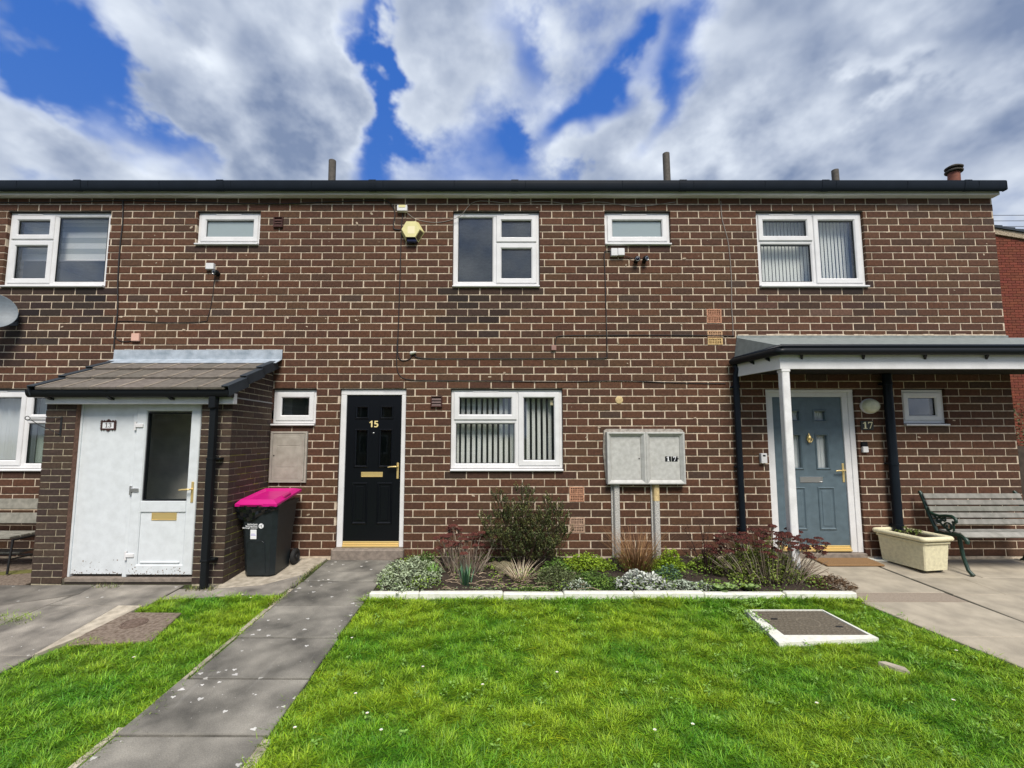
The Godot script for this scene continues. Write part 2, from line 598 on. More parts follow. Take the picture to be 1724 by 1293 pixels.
	M.kerb = mat(0.80, 0.74, 0.64, 0.85, grain(57, 8.0, 60.0, 0.14, 0.08, Color(1, 0.96, 0.9)), 1.6, h_stone, 0.2)
	M.soil = mat(0.050, 0.035, 0.024, 1.0, g_soil, 2.2, h_soil, 2.0)
	M.turf = mat(0.045, 0.062, 0.014, 1.0, g_soil, 1.1, h_soil, 1.0)
	M.rock = mat(0.17, 0.15, 0.085, 0.95, g_soil, 3.0, h_soil, 1.5)
	M.plaster = mat(0.34, 0.345, 0.34, 0.9)
	M.porch_wall = mat(0.72, 0.74, 0.66, 0.9, g_soft, 0.8)
	M.room_floor = mat(0.08, 0.06, 0.05, 0.9)
	M.blind = mat(0.80, 0.84, 0.79, 0.8); M.blind.backlight = Color(0.25, 0.25, 0.25)
	M.net = mat(0.62, 0.66, 0.66, 0.9); M.net.backlight = Color(0.3, 0.3, 0.3)
	M.curtain = mat(0.34, 0.42, 0.38, 0.9)
	M.red_brick = mat(1, 1, 1, 0.92, g_brick, 2.0)
	M.red_mortar = mat(0.20, 0.085, 0.055, 0.95, g_stone, 1.0)
	M.verge_mortar = mat(0.34, 0.28, 0.20, 0.95, g_soil, 1.4)
	M.fence_wood = mat(0.055, 0.04, 0.03, 0.9, g_wood, 1.2)
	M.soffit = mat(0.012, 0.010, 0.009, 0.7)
	M.leaf = mat(1, 1, 1, 0.65); M.leaf.backlight = Color(0.35, 0.35, 0.35); M.leaf.cull_mode = BaseMaterial3D.CULL_DISABLED
	M.grass = mat(1, 1, 1, 0.6); M.grass.backlight = Color(0.4, 0.4, 0.4); M.grass.cull_mode = BaseMaterial3D.CULL_DISABLED
	M.twig = mat(1, 1, 1, 0.85)
	var gl := StandardMaterial3D.new()
	gl.transparency = BaseMaterial3D.TRANSPARENCY_ALPHA
	gl.albedo_color = Color(0.25, 0.32, 0.32, 0.03)
	gl.roughness = 0.0
	gl.metallic_specular = 1.0
	M.glass = gl
	var fr := StandardMaterial3D.new()
	fr.transparency = BaseMaterial3D.TRANSPARENCY_ALPHA
	fr.albedo_color = Color(0.66, 0.72, 0.73, 0.62)
	fr.roughness = 0.12
	fr.metallic_specular = 0.7
	M.frosted = fr

# concrete with lichen: pale flecks with an outline of their own, worn pale arrises, dark patches
func slab_material(id: int, base: Color, flecks: float) -> StandardMaterial3D:
	var size := 1024
	var a := FastNoiseLite.new()
	a.seed = id
	a.noise_type = FastNoiseLite.TYPE_SIMPLEX_SMOOTH
	a.frequency = 4.0 / size
	a.fractal_octaves = 6
	var ia := a.get_seamless_image(size, size)
	ia.convert(Image.FORMAT_L8)
	var b := FastNoiseLite.new()
	b.seed = id + 3
	b.frequency = 180.0 / size
	b.fractal_octaves = 2
	var ib := b.get_seamless_image(size, size)
	ib.convert(Image.FORMAT_L8)
	var da := ia.get_data(); var db := ib.get_data()
	var im := Image.create(size, size, false, Image.FORMAT_RGB8)
	var out := PackedByteArray()
	out.resize(size * size * 3)
	for k in size * size:
		var l := (1.0 + (da[k] / 255.0 - 0.5) * 1.35) * (1.0 + (db[k] / 255.0 - 0.5) * 0.5)
		out[k * 3] = int(255.0 * pow(clampf(base.r * l, 0, 1), 0.4545))
		out[k * 3 + 1] = int(255.0 * pow(clampf(base.g * l, 0, 1), 0.4545))
		out[k * 3 + 2] = int(255.0 * pow(clampf(base.b * l, 0, 1), 0.4545))
	im = Image.create_from_data(size, size, false, Image.FORMAT_RGB8, out)
	var r := RandomNumberGenerator.new()
	r.seed = id
	var centres := []
	for k in 9:
		centres.append(Vector2(r.randf() * size, r.randf() * size))
	for k in int(430 * flecks):
		var p: Vector2 = centres[r.randi() % 9] + Vector2(r.randfn(0, 70), r.randfn(0, 70)) if r.randf() < 0.6 else Vector2(r.randf() * size, r.randf() * size)
		var rad := 1.0 + 10.0 * pow(r.randf(), 4.0)
		var tone := 0.62 + r.randf() * 0.3
		var wob := r.randf() * TAU
		for dy in range(-14, 15):
			for dx in range(-14, 15):
				var t := atan2(dy, dx)
				if Vector2(dx, dy * 1.25).length() < rad * (1.0 + 0.28 * sin(t * 3.0 + wob) + 0.15 * sin(t * 5.0 + wob * 2.0)):
					im.set_pixel(posmod(int(p.x) + dx, size), posmod(int(p.y) + dy, size), Color(tone, tone * 0.985, tone * 0.93).linear_to_srgb())
	var m := StandardMaterial3D.new()
	m.albedo_texture = ImageTexture.create_from_image(im)
	m.roughness = 0.95
	m.vertex_color_use_as_albedo = true
	m.uv1_triplanar = true
	m.uv1_world_triplanar = true
	m.uv1_scale = Vector3.ONE * 0.55
	m.heightmap_enabled = true
	m.heightmap_texture = relief(id + 9, 120.0)
	m.heightmap_scale = 0.2
	return m


# ---------------------------------------------------------------- the terrace
# name: left edge, right edge on the facade
const OPEN := [   # x0, x1, lower course line, upper course line
	[-7.115, -5.645, 36, 47], [-4.408, -3.500, 42, 47], [-0.742, 0.494, 36, 47], [1.428, 2.370, 42, 47], [3.596, 5.130, 36, 47],
	[-7.52, -5.95, 11, 22], [-3.205, -2.600, 17, 22], [-0.746, 0.796, 11, 22], [5.476, 6.080, 17, 22],
	[-2.274, -1.362, 0, 22], [3.598, 4.828, 0, 22],
]
const AIR := [[2.826, 3.044, 31, 33], [2.826, 3.044, 28, 30], [0.868, 1.078, 7, 9], [0.868, 1.078, 3, 5]]
const TINTS := [
	Color(0.125, 0.054, 0.028), Color(0.114, 0.049, 0.026), Color(0.137, 0.058, 0.028), Color(0.103, 0.047, 0.027), Color(0.125, 0.059, 0.031), Color(0.108, 0.046, 0.026), Color(0.145, 0.064, 0.032), Color(0.093, 0.044, 0.026), Color(0.130, 0.051, 0.026), Color(0.116, 0.056, 0.031), Color(0.086, 0.048, 0.033), Color(0.153, 0.070, 0.038),
]
# sooty or bleached patches: x, y, half-width, half-height, factor (a brick inside takes the stain)
const STAINS := [
	[-0.70, 3.45, 0.20, 0.30, 0.58], [-0.60, 3.62, 0.35, 0.10, 0.62], [-0.1, 3.58, 0.7, 0.14, 0.68], [-0.5, 3.15, 0.3, 0.2, 0.7], [0.0, 3.3, 0.25, 0.1, 0.72],
	[-6.2, 3.50, 0.55, 0.22, 0.68], [-6.6, 3.2, 0.5, 0.3, 0.6], [-5.75, 3.45, 0.2, 0.3, 0.6], [-6.9, 3.0, 0.35, 0.4, 0.6],
	[5.05, 3.45, 0.15, 0.35, 0.62], [4.3, 3.58, 0.8, 0.14, 0.74], [-6.4, 3.62, 0.75, 0.1, 0.7], [-0.4, 3.35, 0.45, 0.12, 0.75], [0.45, 4.05, 0.15, 0.1, 0.7],
	[5.95, 4.95, 0.35, 0.09, 1.9], [4.75, 4.93, 0.14, 0.12, 1.7], [3.75, 3.5, 0.2, 0.12, 1.35], [4.6, 3.4, 0.25, 0.15, 1.3],
	[6.85, 3.4, 0.12, 0.5, 0.88], [-0.5, 1.09, 0.4, 0.06, 0.72], [-3.7, 4.27, 0.5, 0.05, 0.75], [0.2, 0.85, 0.25, 0.06, 0.72],
]

func house_of(x: float) -> int:
	return 0 if x < -3.16 else 1 if x < 1.2 else 2

func brick_tint(x: float, y: float) -> int:
	return rng.randi() % 10 if rng.randf() < 0.975 else 10 + rng.randi() % 2

func stain(x: float, y: float) -> float:
	var f := 1.0
	for s in STAINS:
		if absf(x - s[0]) < s[2] and absf(y - s[1]) < s[3] and rng.randf() < 0.8:
			f *= s[4] * rand(0.9, 1.12)
	return f

func build_houses() -> void:
	var names := ["mid-terrace house of dark brown brick behind the tiled porch", "mid-terrace house of dark brown brick with a black front door", "end-of-terrace house of dark brown brick with a blue-grey front door"]
	var edges := [[-9.3, -3.16], [-3.16, 1.2], [1.2, 7.0]]
	var homes := []
	for k in 3:
		homes.append(thing("terraced_house", names[k], "house", Vector3.ZERO, "terraced houses"))
	brickwork(homes)
	for k in 3:
		house_shell(homes[k], edges[k][0], edges[k][1], k)
	# windows: opening, panes as [x0, x1, y0, y1 in metres from the frame's corner, opens]
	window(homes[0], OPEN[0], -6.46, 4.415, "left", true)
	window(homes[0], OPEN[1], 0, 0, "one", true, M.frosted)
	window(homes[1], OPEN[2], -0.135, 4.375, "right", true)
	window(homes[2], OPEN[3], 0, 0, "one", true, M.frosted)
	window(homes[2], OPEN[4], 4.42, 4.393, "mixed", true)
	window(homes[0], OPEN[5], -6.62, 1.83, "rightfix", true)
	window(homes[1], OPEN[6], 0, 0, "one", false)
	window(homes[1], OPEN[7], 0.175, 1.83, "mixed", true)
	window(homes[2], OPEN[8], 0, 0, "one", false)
	door_black(homes[1])
	door_blue(homes[2])
	dressings()

func line(k: float) -> float:
	return BASE + k * COURSE

func brickwork(homes: Array) -> void:
	var joint := 0.0135
	var loose := [MB.new(), MB.new(), MB.new()]      # bricks beyond the count that stand as parts of their own
	var singles := [[], [], []]
	var eye := Vector3(0, 1.6, 6.2)
	for row in 50:
		var y0 := line(row) + joint * 0.5
		var y1 := line(row + 1) - joint * 0.5
		if row == 49: y1 = 5.085
		var ym := (y0 + y1) * 0.5
		var cuts := []
		for o in OPEN + AIR:
			if row >= o[2] and row < o[3]:
				cuts.append(o)
		var x := -3.365 - 20 * STRETCH + (0.0 if row % 2 == 1 else STRETCH * 0.5) + sin(row * 0.37) * 0.02
		while x < 7.0:
			var a := x + joint * 0.5 + rand(-0.0025, 0.0025)
			var b := x + STRETCH - joint * 0.5 + rand(-0.0025, 0.0025)
			x += STRETCH
			if b < -9.3: continue
			b = minf(b, 7.0)
			var spans := [[a, b]]
			for o in cuts:
				var next := []
				for s in spans:
					if s[1] <= o[0] or s[0] >= o[1]:
						next.append(s)
					else:
						if s[0] < o[0]: next.append([s[0], o[0]])
						if s[1] > o[1]: next.append([o[1], s[1]])
				spans = next
			for s in spans:
				if s[1] - s[0] < 0.018: continue
				var xm: float = (s[0] + s[1]) * 0.5
				var h := house_of(xm)
				var ti := brick_tint(xm, ym)
				var st := stain(xm, ym)
				var full: bool = s[1] - s[0] > STRETCH - joint - 0.008 and row < 49
				var seen := xm > -7.3 and not (xm < -3.2 and xm > -5.4 and ym < 2.75) and not (xm > 3.3 and ym > 1.9 and ym < 3.0)
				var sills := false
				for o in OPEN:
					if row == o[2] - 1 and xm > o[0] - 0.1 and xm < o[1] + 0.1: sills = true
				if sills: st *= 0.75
				if full and seen and st > 0.93 and st < 1.07:
					singles[h].append([Vector3(xm, ym, 0).distance_to(eye), xm, ym, ti])
				else:
					var t: Color = TINTS[ti]
					var mb: MB = loose[h]
					var grey := clampf(absf(st - 1.0) * 0.6, 0.0, 0.4)
					var l := (t.r + t.g + t.b) / 3.0 * st
					mb.col = Color(lerpf(t.r * st, l, grey), lerpf(t.g * st, l, grey), lerpf(t.b * st, l, grey))
					var dz := rand(-0.0015, 0.0015)
					mb.brick(s[0], s[1], y0, y1, -0.1, dz)
	# the brick as a part: alike bricks share a mesh
	var shared := []
	for t in TINTS.size():
		var two := []
		for k in 3:
			var mb := MB.new()
			mb.col = TINTS[t]
			var hl := (STRETCH - joint) * 0.5 - k * 0.0012
			var hh := (COURSE - joint) * 0.5 - k * 0.0006
			mb.brick(-hl, hl, -hh, hh, -0.1, 0.0, 0.0028 + k * 0.001)
			two.append(mb.mesh(M.brick))
		shared.append(two)
	for h in 3:
		singles[h].sort_custom(func(p, q): return p[0] < q[0])
		for k in singles[h].size():
			var e = singles[h][k]
			var tilt := rand(-0.0035, 0.0035)
			var at := Vector3(e[1], e[2], rand(-0.0018, 0.0018))
			if k < 296:
				piece(homes[h], "brick", shared[e[3]][rng.randi() % 3], Transform3D(Basis(Vector3(0, 0, 1), tilt), at))
			else:
				var mb: MB = loose[h]
				mb.col = TINTS[e[3]]
				mb.xf = Transform3D(Basis(Vector3(0, 0, 1), tilt), at)
				var hl := (STRETCH - joint) * 0.5 - rand(0, 0.002)
				var hh := (COURSE - joint) * 0.5 - rand(0, 0.001)
				mb.brick(-hl, hl, -hh, hh, -0.1, 0.0)
				mb.xf = Transform3D.IDENTITY
		part(homes[h], "brickwork", loose[h], M.brick, "stuff")
		# old mortar splashes and chips on the faces
		var sp := MB.new()
		for k in 46:
			var x := rand([-7.3, -3.1, 1.25][h], [-3.2, 1.15, 6.9][h]); var y := rand(0.3, 4.9)
			var clear := true
			for o in OPEN:
				if x > o[0] - 0.04 and x < o[1] + 0.04 and y > line(o[2]) - 0.04 and y < line(o[3]) + 0.04: clear = false
			if not clear or (x < -3.25 and y < 2.8): continue
			var r := 0.004 + 0.014 * pow(rng.randf(), 3.0)
			var ph := rand(0, TAU)
			var g := rand(0.6, 1.0)
			sp.col = Color(g, g * 0.97, g * 0.95)
			for j in 7:
				var a0 := TAU * j / 7.0; var a1 := TAU * (j + 1) / 7.0
				var r0 := r * (1.0 + 0.4 * sin(a0 * 2.0 + ph)); var r1 := r * (1.0 + 0.4 * sin(a1 * 2.0 + ph))
				sp.face3(Vector3(x, y, 0.0042), Vector3(x + cos(a0) * r0 * 1.3, y + sin(a0) * r0, 0.0022), Vector3(x + cos(a1) * r1 * 1.3, y + sin(a1) * r1, 0.0022), Vector3(0, 0, 1))
		part(homes[h], "mortar_splashes", sp, M.mortar, "stuff")
	# air bricks: pierced blocks
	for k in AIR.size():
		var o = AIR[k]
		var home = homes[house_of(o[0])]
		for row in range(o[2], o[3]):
			var mb := MB.new()
			var buff: bool = k == 1 and row == 28
			mb.col = Color(0.88, 0.68, 0.60)
			if k >= 2: mb.col = Color(0.88, 0.70, 0.62) if k == 2 else Color(0.80, 0.82, 0.85)
			elif buff: mb.col = Color(1, 1, 1)
			elif k == 1: mb.col = Color(0.95, 0.90, 0.75)
			pierced(mb, o[0] + 0.006, o[1] - 0.006, line(row) + 0.004, line(row + 1) - 0.004, 7, 3)
			var ab := part(home, "air_brick", mb, M.buff_clay if buff else M.terracotta)
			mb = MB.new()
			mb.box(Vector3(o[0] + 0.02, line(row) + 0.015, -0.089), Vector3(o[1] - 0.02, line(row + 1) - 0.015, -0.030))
			part(ab, "void", mb, M.black_gap)  # solid black block: the shade inside the holes, put in as colour

func pierced(mb: MB, x0: float, x1: float, y0: float, y1: float, nx: int, ny: int) -> void:
	var ix0 := x0 + 0.02; var ix1 := x1 - 0.02; var iy0 := y0 + 0.016; var iy1 := y1 - 0.016
	mb.box(Vector3(x0, y0, -0.09), Vector3(x1, iy0, 0.002))
	mb.box(Vector3(x0, iy1, -0.09), Vector3(x1, y1, 0.002))
	mb.box(Vector3(x0, iy0, -0.09), Vector3(ix0, iy1, 0.002))
	mb.box(Vector3(ix1, iy0, -0.09), Vector3(x1, iy1, 0.002))
	for k in range(1, nx):
		var x := lerpf(ix0, ix1, float(k) / nx)
		mb.box(Vector3(x - 0.0045, iy0, -0.03), Vector3(x + 0.0045, iy1, 0.0))
	for k in range(1, ny):
		var y := lerpf(iy0, iy1, float(k) / ny)
		mb.box(Vector3(ix0, y - 0.004, -0.03), Vector3(ix1, y + 0.004, -0.001))

# a sheet with rectangular holes, cut along all edges
func holed(mb: MB, x0: float, x1: float, y0: float, y1: float, z: float, holes: Array, out: Vector3) -> void:
	var xs := [x0, x1]
	var ys := [y0, y1]
	for o in holes:
		for k in 2:
			if o[k] > x0 and o[k] < x1: xs.append(o[k])
		for k in [2, 3]:
			if o[k] > y0 and o[k] < y1: ys.append(o[k])
	xs.sort(); ys.sort()
	for i in xs.size() - 1:
		for j in ys.size() - 1:
			if xs[i + 1] - xs[i] < 1e-5 or ys[j + 1] - ys[j] < 1e-5: continue
			var p := Vector2((xs[i] + xs[i + 1]) * 0.5, (ys[j] + ys[j + 1]) * 0.5)
			var inside := false
			for o in holes:
				if p.x > o[0] and p.x < o[1] and p.y > o[2] and p.y < o[3]: inside = true
			if not inside:
				mb.face(Vector3(xs[i], ys[j + 1], z), Vector3(xs[i + 1], ys[j + 1], z), Vector3(xs[i + 1], ys[j], z), Vector3(xs[i], ys[j], z), out)

func house_shell(home: Node3D, x0: float, x1: float, which: int) -> void:
	var mb := MB.new()
	var holes := []
	for o in OPEN:
		if o[1] > x0 and o[0] < x1:
			holes.append([o[0] - 0.003, o[1] + 0.003, maxf(line(o[2]), 0.0) - (0.003 if o[2] > 0 else 0.0), line(o[3]) + 0.003])
	var vents := []
	for o in AIR:
		if o[0] > x0 and o[0] < x1:
			vents.append([o[0] + 0.004, o[1] - 0.004, line(o[2]) + 0.003, line(o[3]) - 0.003])
	holed(mb, x0, x1, -0.35, 5.09, -0.0065, holes + vents, Vector3(0, 0, 1))
	for o in holes:
		for e in [[o[0], o[2], o[0], o[3], 1.0, 0.0], [o[1], o[2], o[1], o[3], -1.0, 0.0], [o[0], o[3], o[1], o[3], 0.0, -1.0], [o[0], o[2], o[1], o[2], 0.0, 1.0]]:
			mb.face(Vector3(e[0], e[1], -0.0065), Vector3(e[2], e[3], -0.0065), Vector3(e[2], e[3], -0.27), Vector3(e[0], e[1], -0.27), Vector3(e[4], e[5], 0))
	part(home, "mortar_wall", mb, M.mortar)
	mb = MB.new()
	holed(mb, x0, x1, 0.05, 5.09, -0.27, holes, Vector3(0, 0, -1))
	part(home, "inner_wall", mb, M.plaster)
	mb = MB.new()
	mb.box(Vector3(x0, -0.3, -8.25), Vector3(x1, 5.09, -8.0))
	part(home, "rear_wall", mb, M.plaster)
	mb = MB.new()
	mb.box(Vector3(x0, 0.0, -7.995), Vector3(x1 - 0.01, 0.06, -0.275))
	part(home, "floor", mb, M.room_floor)
	mb = MB.new()
	mb.box(Vector3(x0 + 0.11, 2.45, -7.99), Vector3(x1 - 0.11, 2.72, -0.28))
	part(home, "upper_floor", mb, M.plaster)
	mb = MB.new()
	mb.box(Vector3(x0 + 0.001, 0.062, -7.98), Vector3(x0 + 0.1, 5.08, -0.285))
	part(home, "party_wall", mb, M.plaster)
	mb = MB.new()
	mb.box(Vector3(x1 - 0.1, 0.062, -7.98), Vector3(x1 - 0.001 - (0.09 if which == 2 else 0.0), 5.08, -0.285))
	part(home, "party_wall", mb, M.plaster)
	# roof: flat, with an upstand behind the gutter
	mb = MB.new()
	var over := 0.02 if which == 2 else 0.0
	mb.box(Vector3(x0, 5.092, -8.4), Vector3(x1 + over, 5.235, -0.005))
	part(home, "roof", mb, M.roof_felt)
	mb = MB.new()
	mb.box(Vector3(x0 + (0.002 if which else 0.0), 5.022, -0.004), Vector3(x1 + 0.01, 5.170, 0.100), 0.003)
	part(home, "fascia_board", mb, M.fascia)
	# half-round gutter
	mb = MB.new()
	var prof := PackedVector2Array()
	for k in 13:
		var t := PI + PI * k / 12.0
		prof.append(Vector2(0.140 + 0.037 * cos(t), 5.182 + 0.134 * sin(t)))
	prof.append(Vector2(0.177, 5.192)); prof.append(Vector2(0.171, 5.192))
	for k in 13:
		var t := TAU - PI * k / 12.0
		prof.append(Vector2(0.140 + 0.031 * cos(t), 5.184 + 0.127 * sin(t)))
	prof.append(Vector2(0.1035, 5.192))
	sweep_x(mb, prof, x0, x1 + (0.025 if which == 2 else 0.0))
	if which == 2:
		mb.xf = Transform3D(Basis.IDENTITY, Vector3(0, 0, 0))
		mb.box(Vector3(x1 + 0.024, 5.055, 0.101), Vector3(x1 + 0.050, 5.196, 0.179), 0.025)
	part(home, "gutter", mb, M.gutter)
	var x := x0 + 0.45
	while x < x1:
		mb = MB.new()
		mb.tube([Vector3(x, 5.185, 0.179), Vector3(x, 5.13, 0.175), Vector3(x, 5.08, 0.162), Vector3(x, 5.050, 0.140), Vector3(x, 5.07, 0.118), Vector3(x, 5.13, 0.102)], 0.004, 5)
		part(home, "gutter_bracket", mb, M.gutter)
		x += 1.0
	x = x0 + 1.3
	while x < x1:
		mb = MB.new()
		var sleeve := PackedVector2Array()
		for k in 13:
			var t := PI + PI * k / 12.0
			sleeve.append(Vector2(0.140 + 0.042 * cos(t), 5.184 + 0.140 * sin(t)))
		sleeve.append(Vector2(0.182, 5.198)); sleeve.append(Vector2(0.1012, 5.198))
		sweep_x(mb, sleeve, x - 0.05, x + 0.05)
		part(home, "gutter_union", mb, M.gutter)
		x += 2.0
	# pipes on the roof
	var pipes := [[], [[-2.535, 0.052, 5.655, -0.1]], [[2.38, 0.050, 5.765, -0.1], [4.90, 0.047, 5.545, -0.16]]]
	for p in pipes[which]:
		mb = MB.new()
		mb.tube([Vector3(p[0], 5.2, p[3]), Vector3(p[0] - 0.004, p[2], p[3])], p[1], 16)
		part(home, "vent_pipe", mb, M.vent_pipe)
	if which == 2:
		mb = MB.new()
		mb.lathe([Vector2(0.085, 0.0), Vector2(0.074, 0.44), Vector2(0.0, 0.44)], 20)
		mb.xf = Transform3D.IDENTITY
		var flue := part(home, "flue_pot", mb, M.pipe_clay)
		flue.position = Vector3(6.93, 5.236, -0.45)
		flue.rotation.z = -0.07
		for k in 2:
			mb = MB.new()
			mb.lathe([Vector2(0.05, 0.42), Vector2(0.05, 0.47), Vector2(0.108, 0.455), Vector2(0.112, 0.47), Vector2(0.06, 0.505), Vector2(0.0, 0.51)], 20, Vector3(0, k * 0.058, 0))
			var cowl := part(flue, "cowl", mb, M.vent_pipe)
			cowl.rotation.z = 0.0
		# gable end: the brickwork turns the corner
		mb = MB.new()
		mb.face(Vector3(6.9935, -0.35, -0.0065), Vector3(6.9935, 5.09, -0.0065), Vector3(6.9935, 5.09, -8.25), Vector3(6.9935, -0.35, -8.25), Vector3(1, 0, 0))
		part(home, "gable_mortar", mb, M.mortar)
		mb = MB.new()
		for row in 50:
			var z := -(STRETCH * 0.5 if row % 2 == 0 else 0.0) * 0.6 - 0.1035
			while z > -8.2:
				var t: Color = TINTS[rng.randi() % 10]
				mb.col = t
				mb.xf = Transform3D(Basis(Vector3.UP, PI / 2), Vector3(7.0, 0, z))
				mb.brick(0.007, STRETCH - 0.007, line(row) + 0.007, minf(line(row + 1) - 0.007, 5.085), -0.06, 0.0)
				z -= STRETCH
		mb.xf = Transform3D.IDENTITY
		part(home, "gable_brickwork", mb, M.brick, "stuff")

# push a profile in (z, y) along x
func sweep_x(mb: MB, prof: PackedVector2Array, x0: float, x1: float) -> void:
	mb.xf = Transform3D(Basis(Vector3.UP, PI / 2), Vector3(0, 0, 0))
	var p := PackedVector2Array()
	for q in prof: p.append(Vector2(-q.x, q.y))
	mb.prism(p, x0, x1)
	mb.xf = Transform3D.IDENTITY

# push a plan outline in (x, z) from y0 up to y1
func upright(mb: MB, plan: Array, y0: float, y1: float) -> void:
	var keep := mb.xf
	mb.xf = keep * Transform3D(Basis(Vector3.RIGHT, -PI / 2), Vector3.ZERO)
	var p := PackedVector2Array()
	for q in plan: p.append(Vector2(q.x, -q.y))
	mb.prism(p, y0, y1)
	mb.xf = keep

# a frame of four mitred bars round a rectangle, front at z1, sloping inwards
func ring(mb: MB, x0: float, x1: float, y0: float, y1: float, wdt: float, z0: float, z1: float, slope := 0.0, bev := 0.004) -> void:
	# outer side, chamfer, front, inner bevel, inner side
	var steps := [[0.0, z0], [0.0, z1 - bev], [bev, z1], [wdt - maxf(slope, bev), z1], [wdt, z1 - maxf(slope, bev)], [wdt, z0]]
	for k in steps.size() - 1:
		var a = steps[k]; var b = steps[k + 1]
		var pa := [Vector3(x0 + a[0], y1 - a[0], a[1]), Vector3(x1 - a[0], y1 - a[0], a[1]), Vector3(x1 - a[0], y0 + a[0], a[1]), Vector3(x0 + a[0], y0 + a[0], a[1])]
		var pb := [Vector3(x0 + b[0], y1 - b[0], b[1]), Vector3(x1 - b[0], y1 - b[0], b[1]), Vector3(x1 - b[0], y0 + b[0], b[1]), Vector3(x0 + b[0], y0 + b[0], b[1])]
		for i in 4:
			var j := (i + 1) % 4
			mb.quad(pa[i], pa[j], pb[j], pb[i])

# one light of a window: an opening sash or a fixed bead, with its pane
func light(win: Node3D, x0: float, x1: float, y0: float, y1: float, opens: bool, glass: Material, zf: float) -> void:
	var mb := MB.new()
	var wdt := 0.062 if opens else 0.02
	if opens:
		ring(mb, x0 - 0.012, x1 + 0.012, y0 - 0.012, y1 + 0.012, wdt + 0.012, zf - 0.05, zf + 0.014, 0.014, 0.007)
		part(win, "sash", mb, M.upvc)
	else:
		ring(mb, x0, x1, y0, y1, wdt, zf - 0.05, zf - 0.002, 0.016, 0.002)
		part(win, "glazing_bead", mb, M.upvc)
	mb = MB.new()
	ring(mb, x0 + wdt - 0.001, x1 - wdt + 0.001, y0 + wdt - 0.001, y1 - wdt + 0.001, 0.005, zf - 0.05, zf - 0.012, 0.0, 0.001)
	part(win, "gasket", mb, M.black_plastic)
	for k in 2:
		mb = MB.new()
		var z := zf - 0.020 - k * 0.02
		var tip := rand(-0.004, 0.004)
		for g in 2:
			var zz := z - g * 0.004
			mb.face(Vector3(x0 + wdt, y1 - wdt, zz + tip), Vector3(x1 - wdt, y1 - wdt, zz + tip), Vector3(x1 - wdt, y0 + wdt, zz), Vector3(x0 + wdt, y0 + wdt, zz), Vector3(0, 0, 1 - 2 * g))
		part(win, "pane", mb, glass if k == 0 else M.glass)

func window(home: Node3D, o: Array, mx: float, my: float, how: String, vent: bool, glass: Material = null) -> void:
	if glass == null: glass = M.glass
	var x0: float = o[0] + 0.004
	var x1: float = o[1] - 0.004
	var y1 := line(o[3]) - 0.012
	var sill_h := 0.032
	var y0 := line(o[2]) + sill_h + 0.004
	var zf := -0.042
	var win := Node3D.new()
	win.name = numbered(home, "window")
	home.add_child(win)
	var fw := 0.05
	var mb := MB.new()
	ring(mb, x0, x1, y0, y1, fw, zf - 0.07, zf, 0.0, 0.004)
	var ix0 := x0 + fw; var ix1 := x1 - fw; var iy0 := y0 + fw; var iy1 := y1 - fw
	var hw := 0.024
	if how != "one":
		mb.box(Vector3(mx - hw, iy0 - 0.001, zf - 0.07), Vector3(mx + hw, iy1 + 0.001, zf - 0.0015), 0.003)
		if how == "right" or how == "rightfix":
			mb.box(Vector3(mx + hw - 0.001, my - hw, zf - 0.07), Vector3(ix1 + 0.001, my + hw, zf - 0.003), 0.003)
		else:
			mb.box(Vector3(ix0 - 0.001, my - hw, zf - 0.07), Vector3(mx - hw + 0.001, my + hw, zf - 0.003), 0.003)
	part(win, "frame", mb, M.upvc)
	match how:
		"one":
			light(win, ix0, ix1, iy0, iy1, true, glass, zf)
		"left":
			light(win, ix0, mx - hw, my + hw, iy1, true, glass, zf)
			light(win, ix0, mx - hw, iy0, my - hw, true, glass, zf)
			light(win, mx + hw, ix1, iy0, iy1, false, glass, zf)
		"right":
			light(win, ix0, mx - hw, iy0, iy1, false, glass, zf)
			light(win, mx + hw, ix1, my + hw, iy1, true, glass, zf)
			light(win, mx + hw, ix1, iy0, my - hw, true, glass, zf)
		"rightfix":
			light(win, ix0, mx - hw, iy0, iy1, true, glass, zf)
			light(win, mx + hw, ix1, my + hw, iy1, true, glass, zf)
			light(win, mx + hw, ix1, iy0, my - hw, false, glass, zf)
		"mixed":
			light(win, ix0, mx - hw, my + hw, iy1, true, glass, zf)
			light(win, ix0, mx - hw, iy0, my - hw, false, glass, zf)
			light(win, mx + hw, ix1, iy0, iy1, true, glass, zf)
	# sill with a nosing
	mb = MB.new()
	var ys := line(o[2]) + 0.001
	sweep_x(mb, PackedVector2Array([Vector2(-0.11, ys), Vector2(0.03, ys), Vector2(0.036, ys + 0.006), Vector2(0.036, ys + 0.018), Vector2(0.03, ys + 0.024), Vector2(-0.11, ys + sill_h + 0.002)]), x0 + 0.001, x1 - 0.001)
	part(win, "sill", mb, M.upvc)
	if vent:
		mb = MB.new()
		var vx: float = mx - 0.62 if how == "mixed" else mx + 0.12 if how == "right" else x0 + 0.25
		if how == "left": vx = x0 + 0.1
		mb.box(Vector3(vx, y1 - 0.034, zf - 0.001), Vector3(vx + 0.36, y1 - 0.018, zf + 0.012), 0.004)
		part(win, "trickle_vent", mb, M.upvc)
	# black strip that paints the line of shade under the reveal, above the frame
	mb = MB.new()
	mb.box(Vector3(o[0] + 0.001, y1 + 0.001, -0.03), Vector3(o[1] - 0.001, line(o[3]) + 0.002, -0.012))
	part(win, "reveal_shade_strip", mb, M.black_gap)

# a raised moulding frame with a sunk field, on a door face at z
func moulding(mb: MB, x0: float, x1: float, y0: float, y1: float, z: float) -> void:
	ring(mb, x0, x1, y0, y1, 0.026, z - 0.01, z + 0.013, 0.012, 0.008)

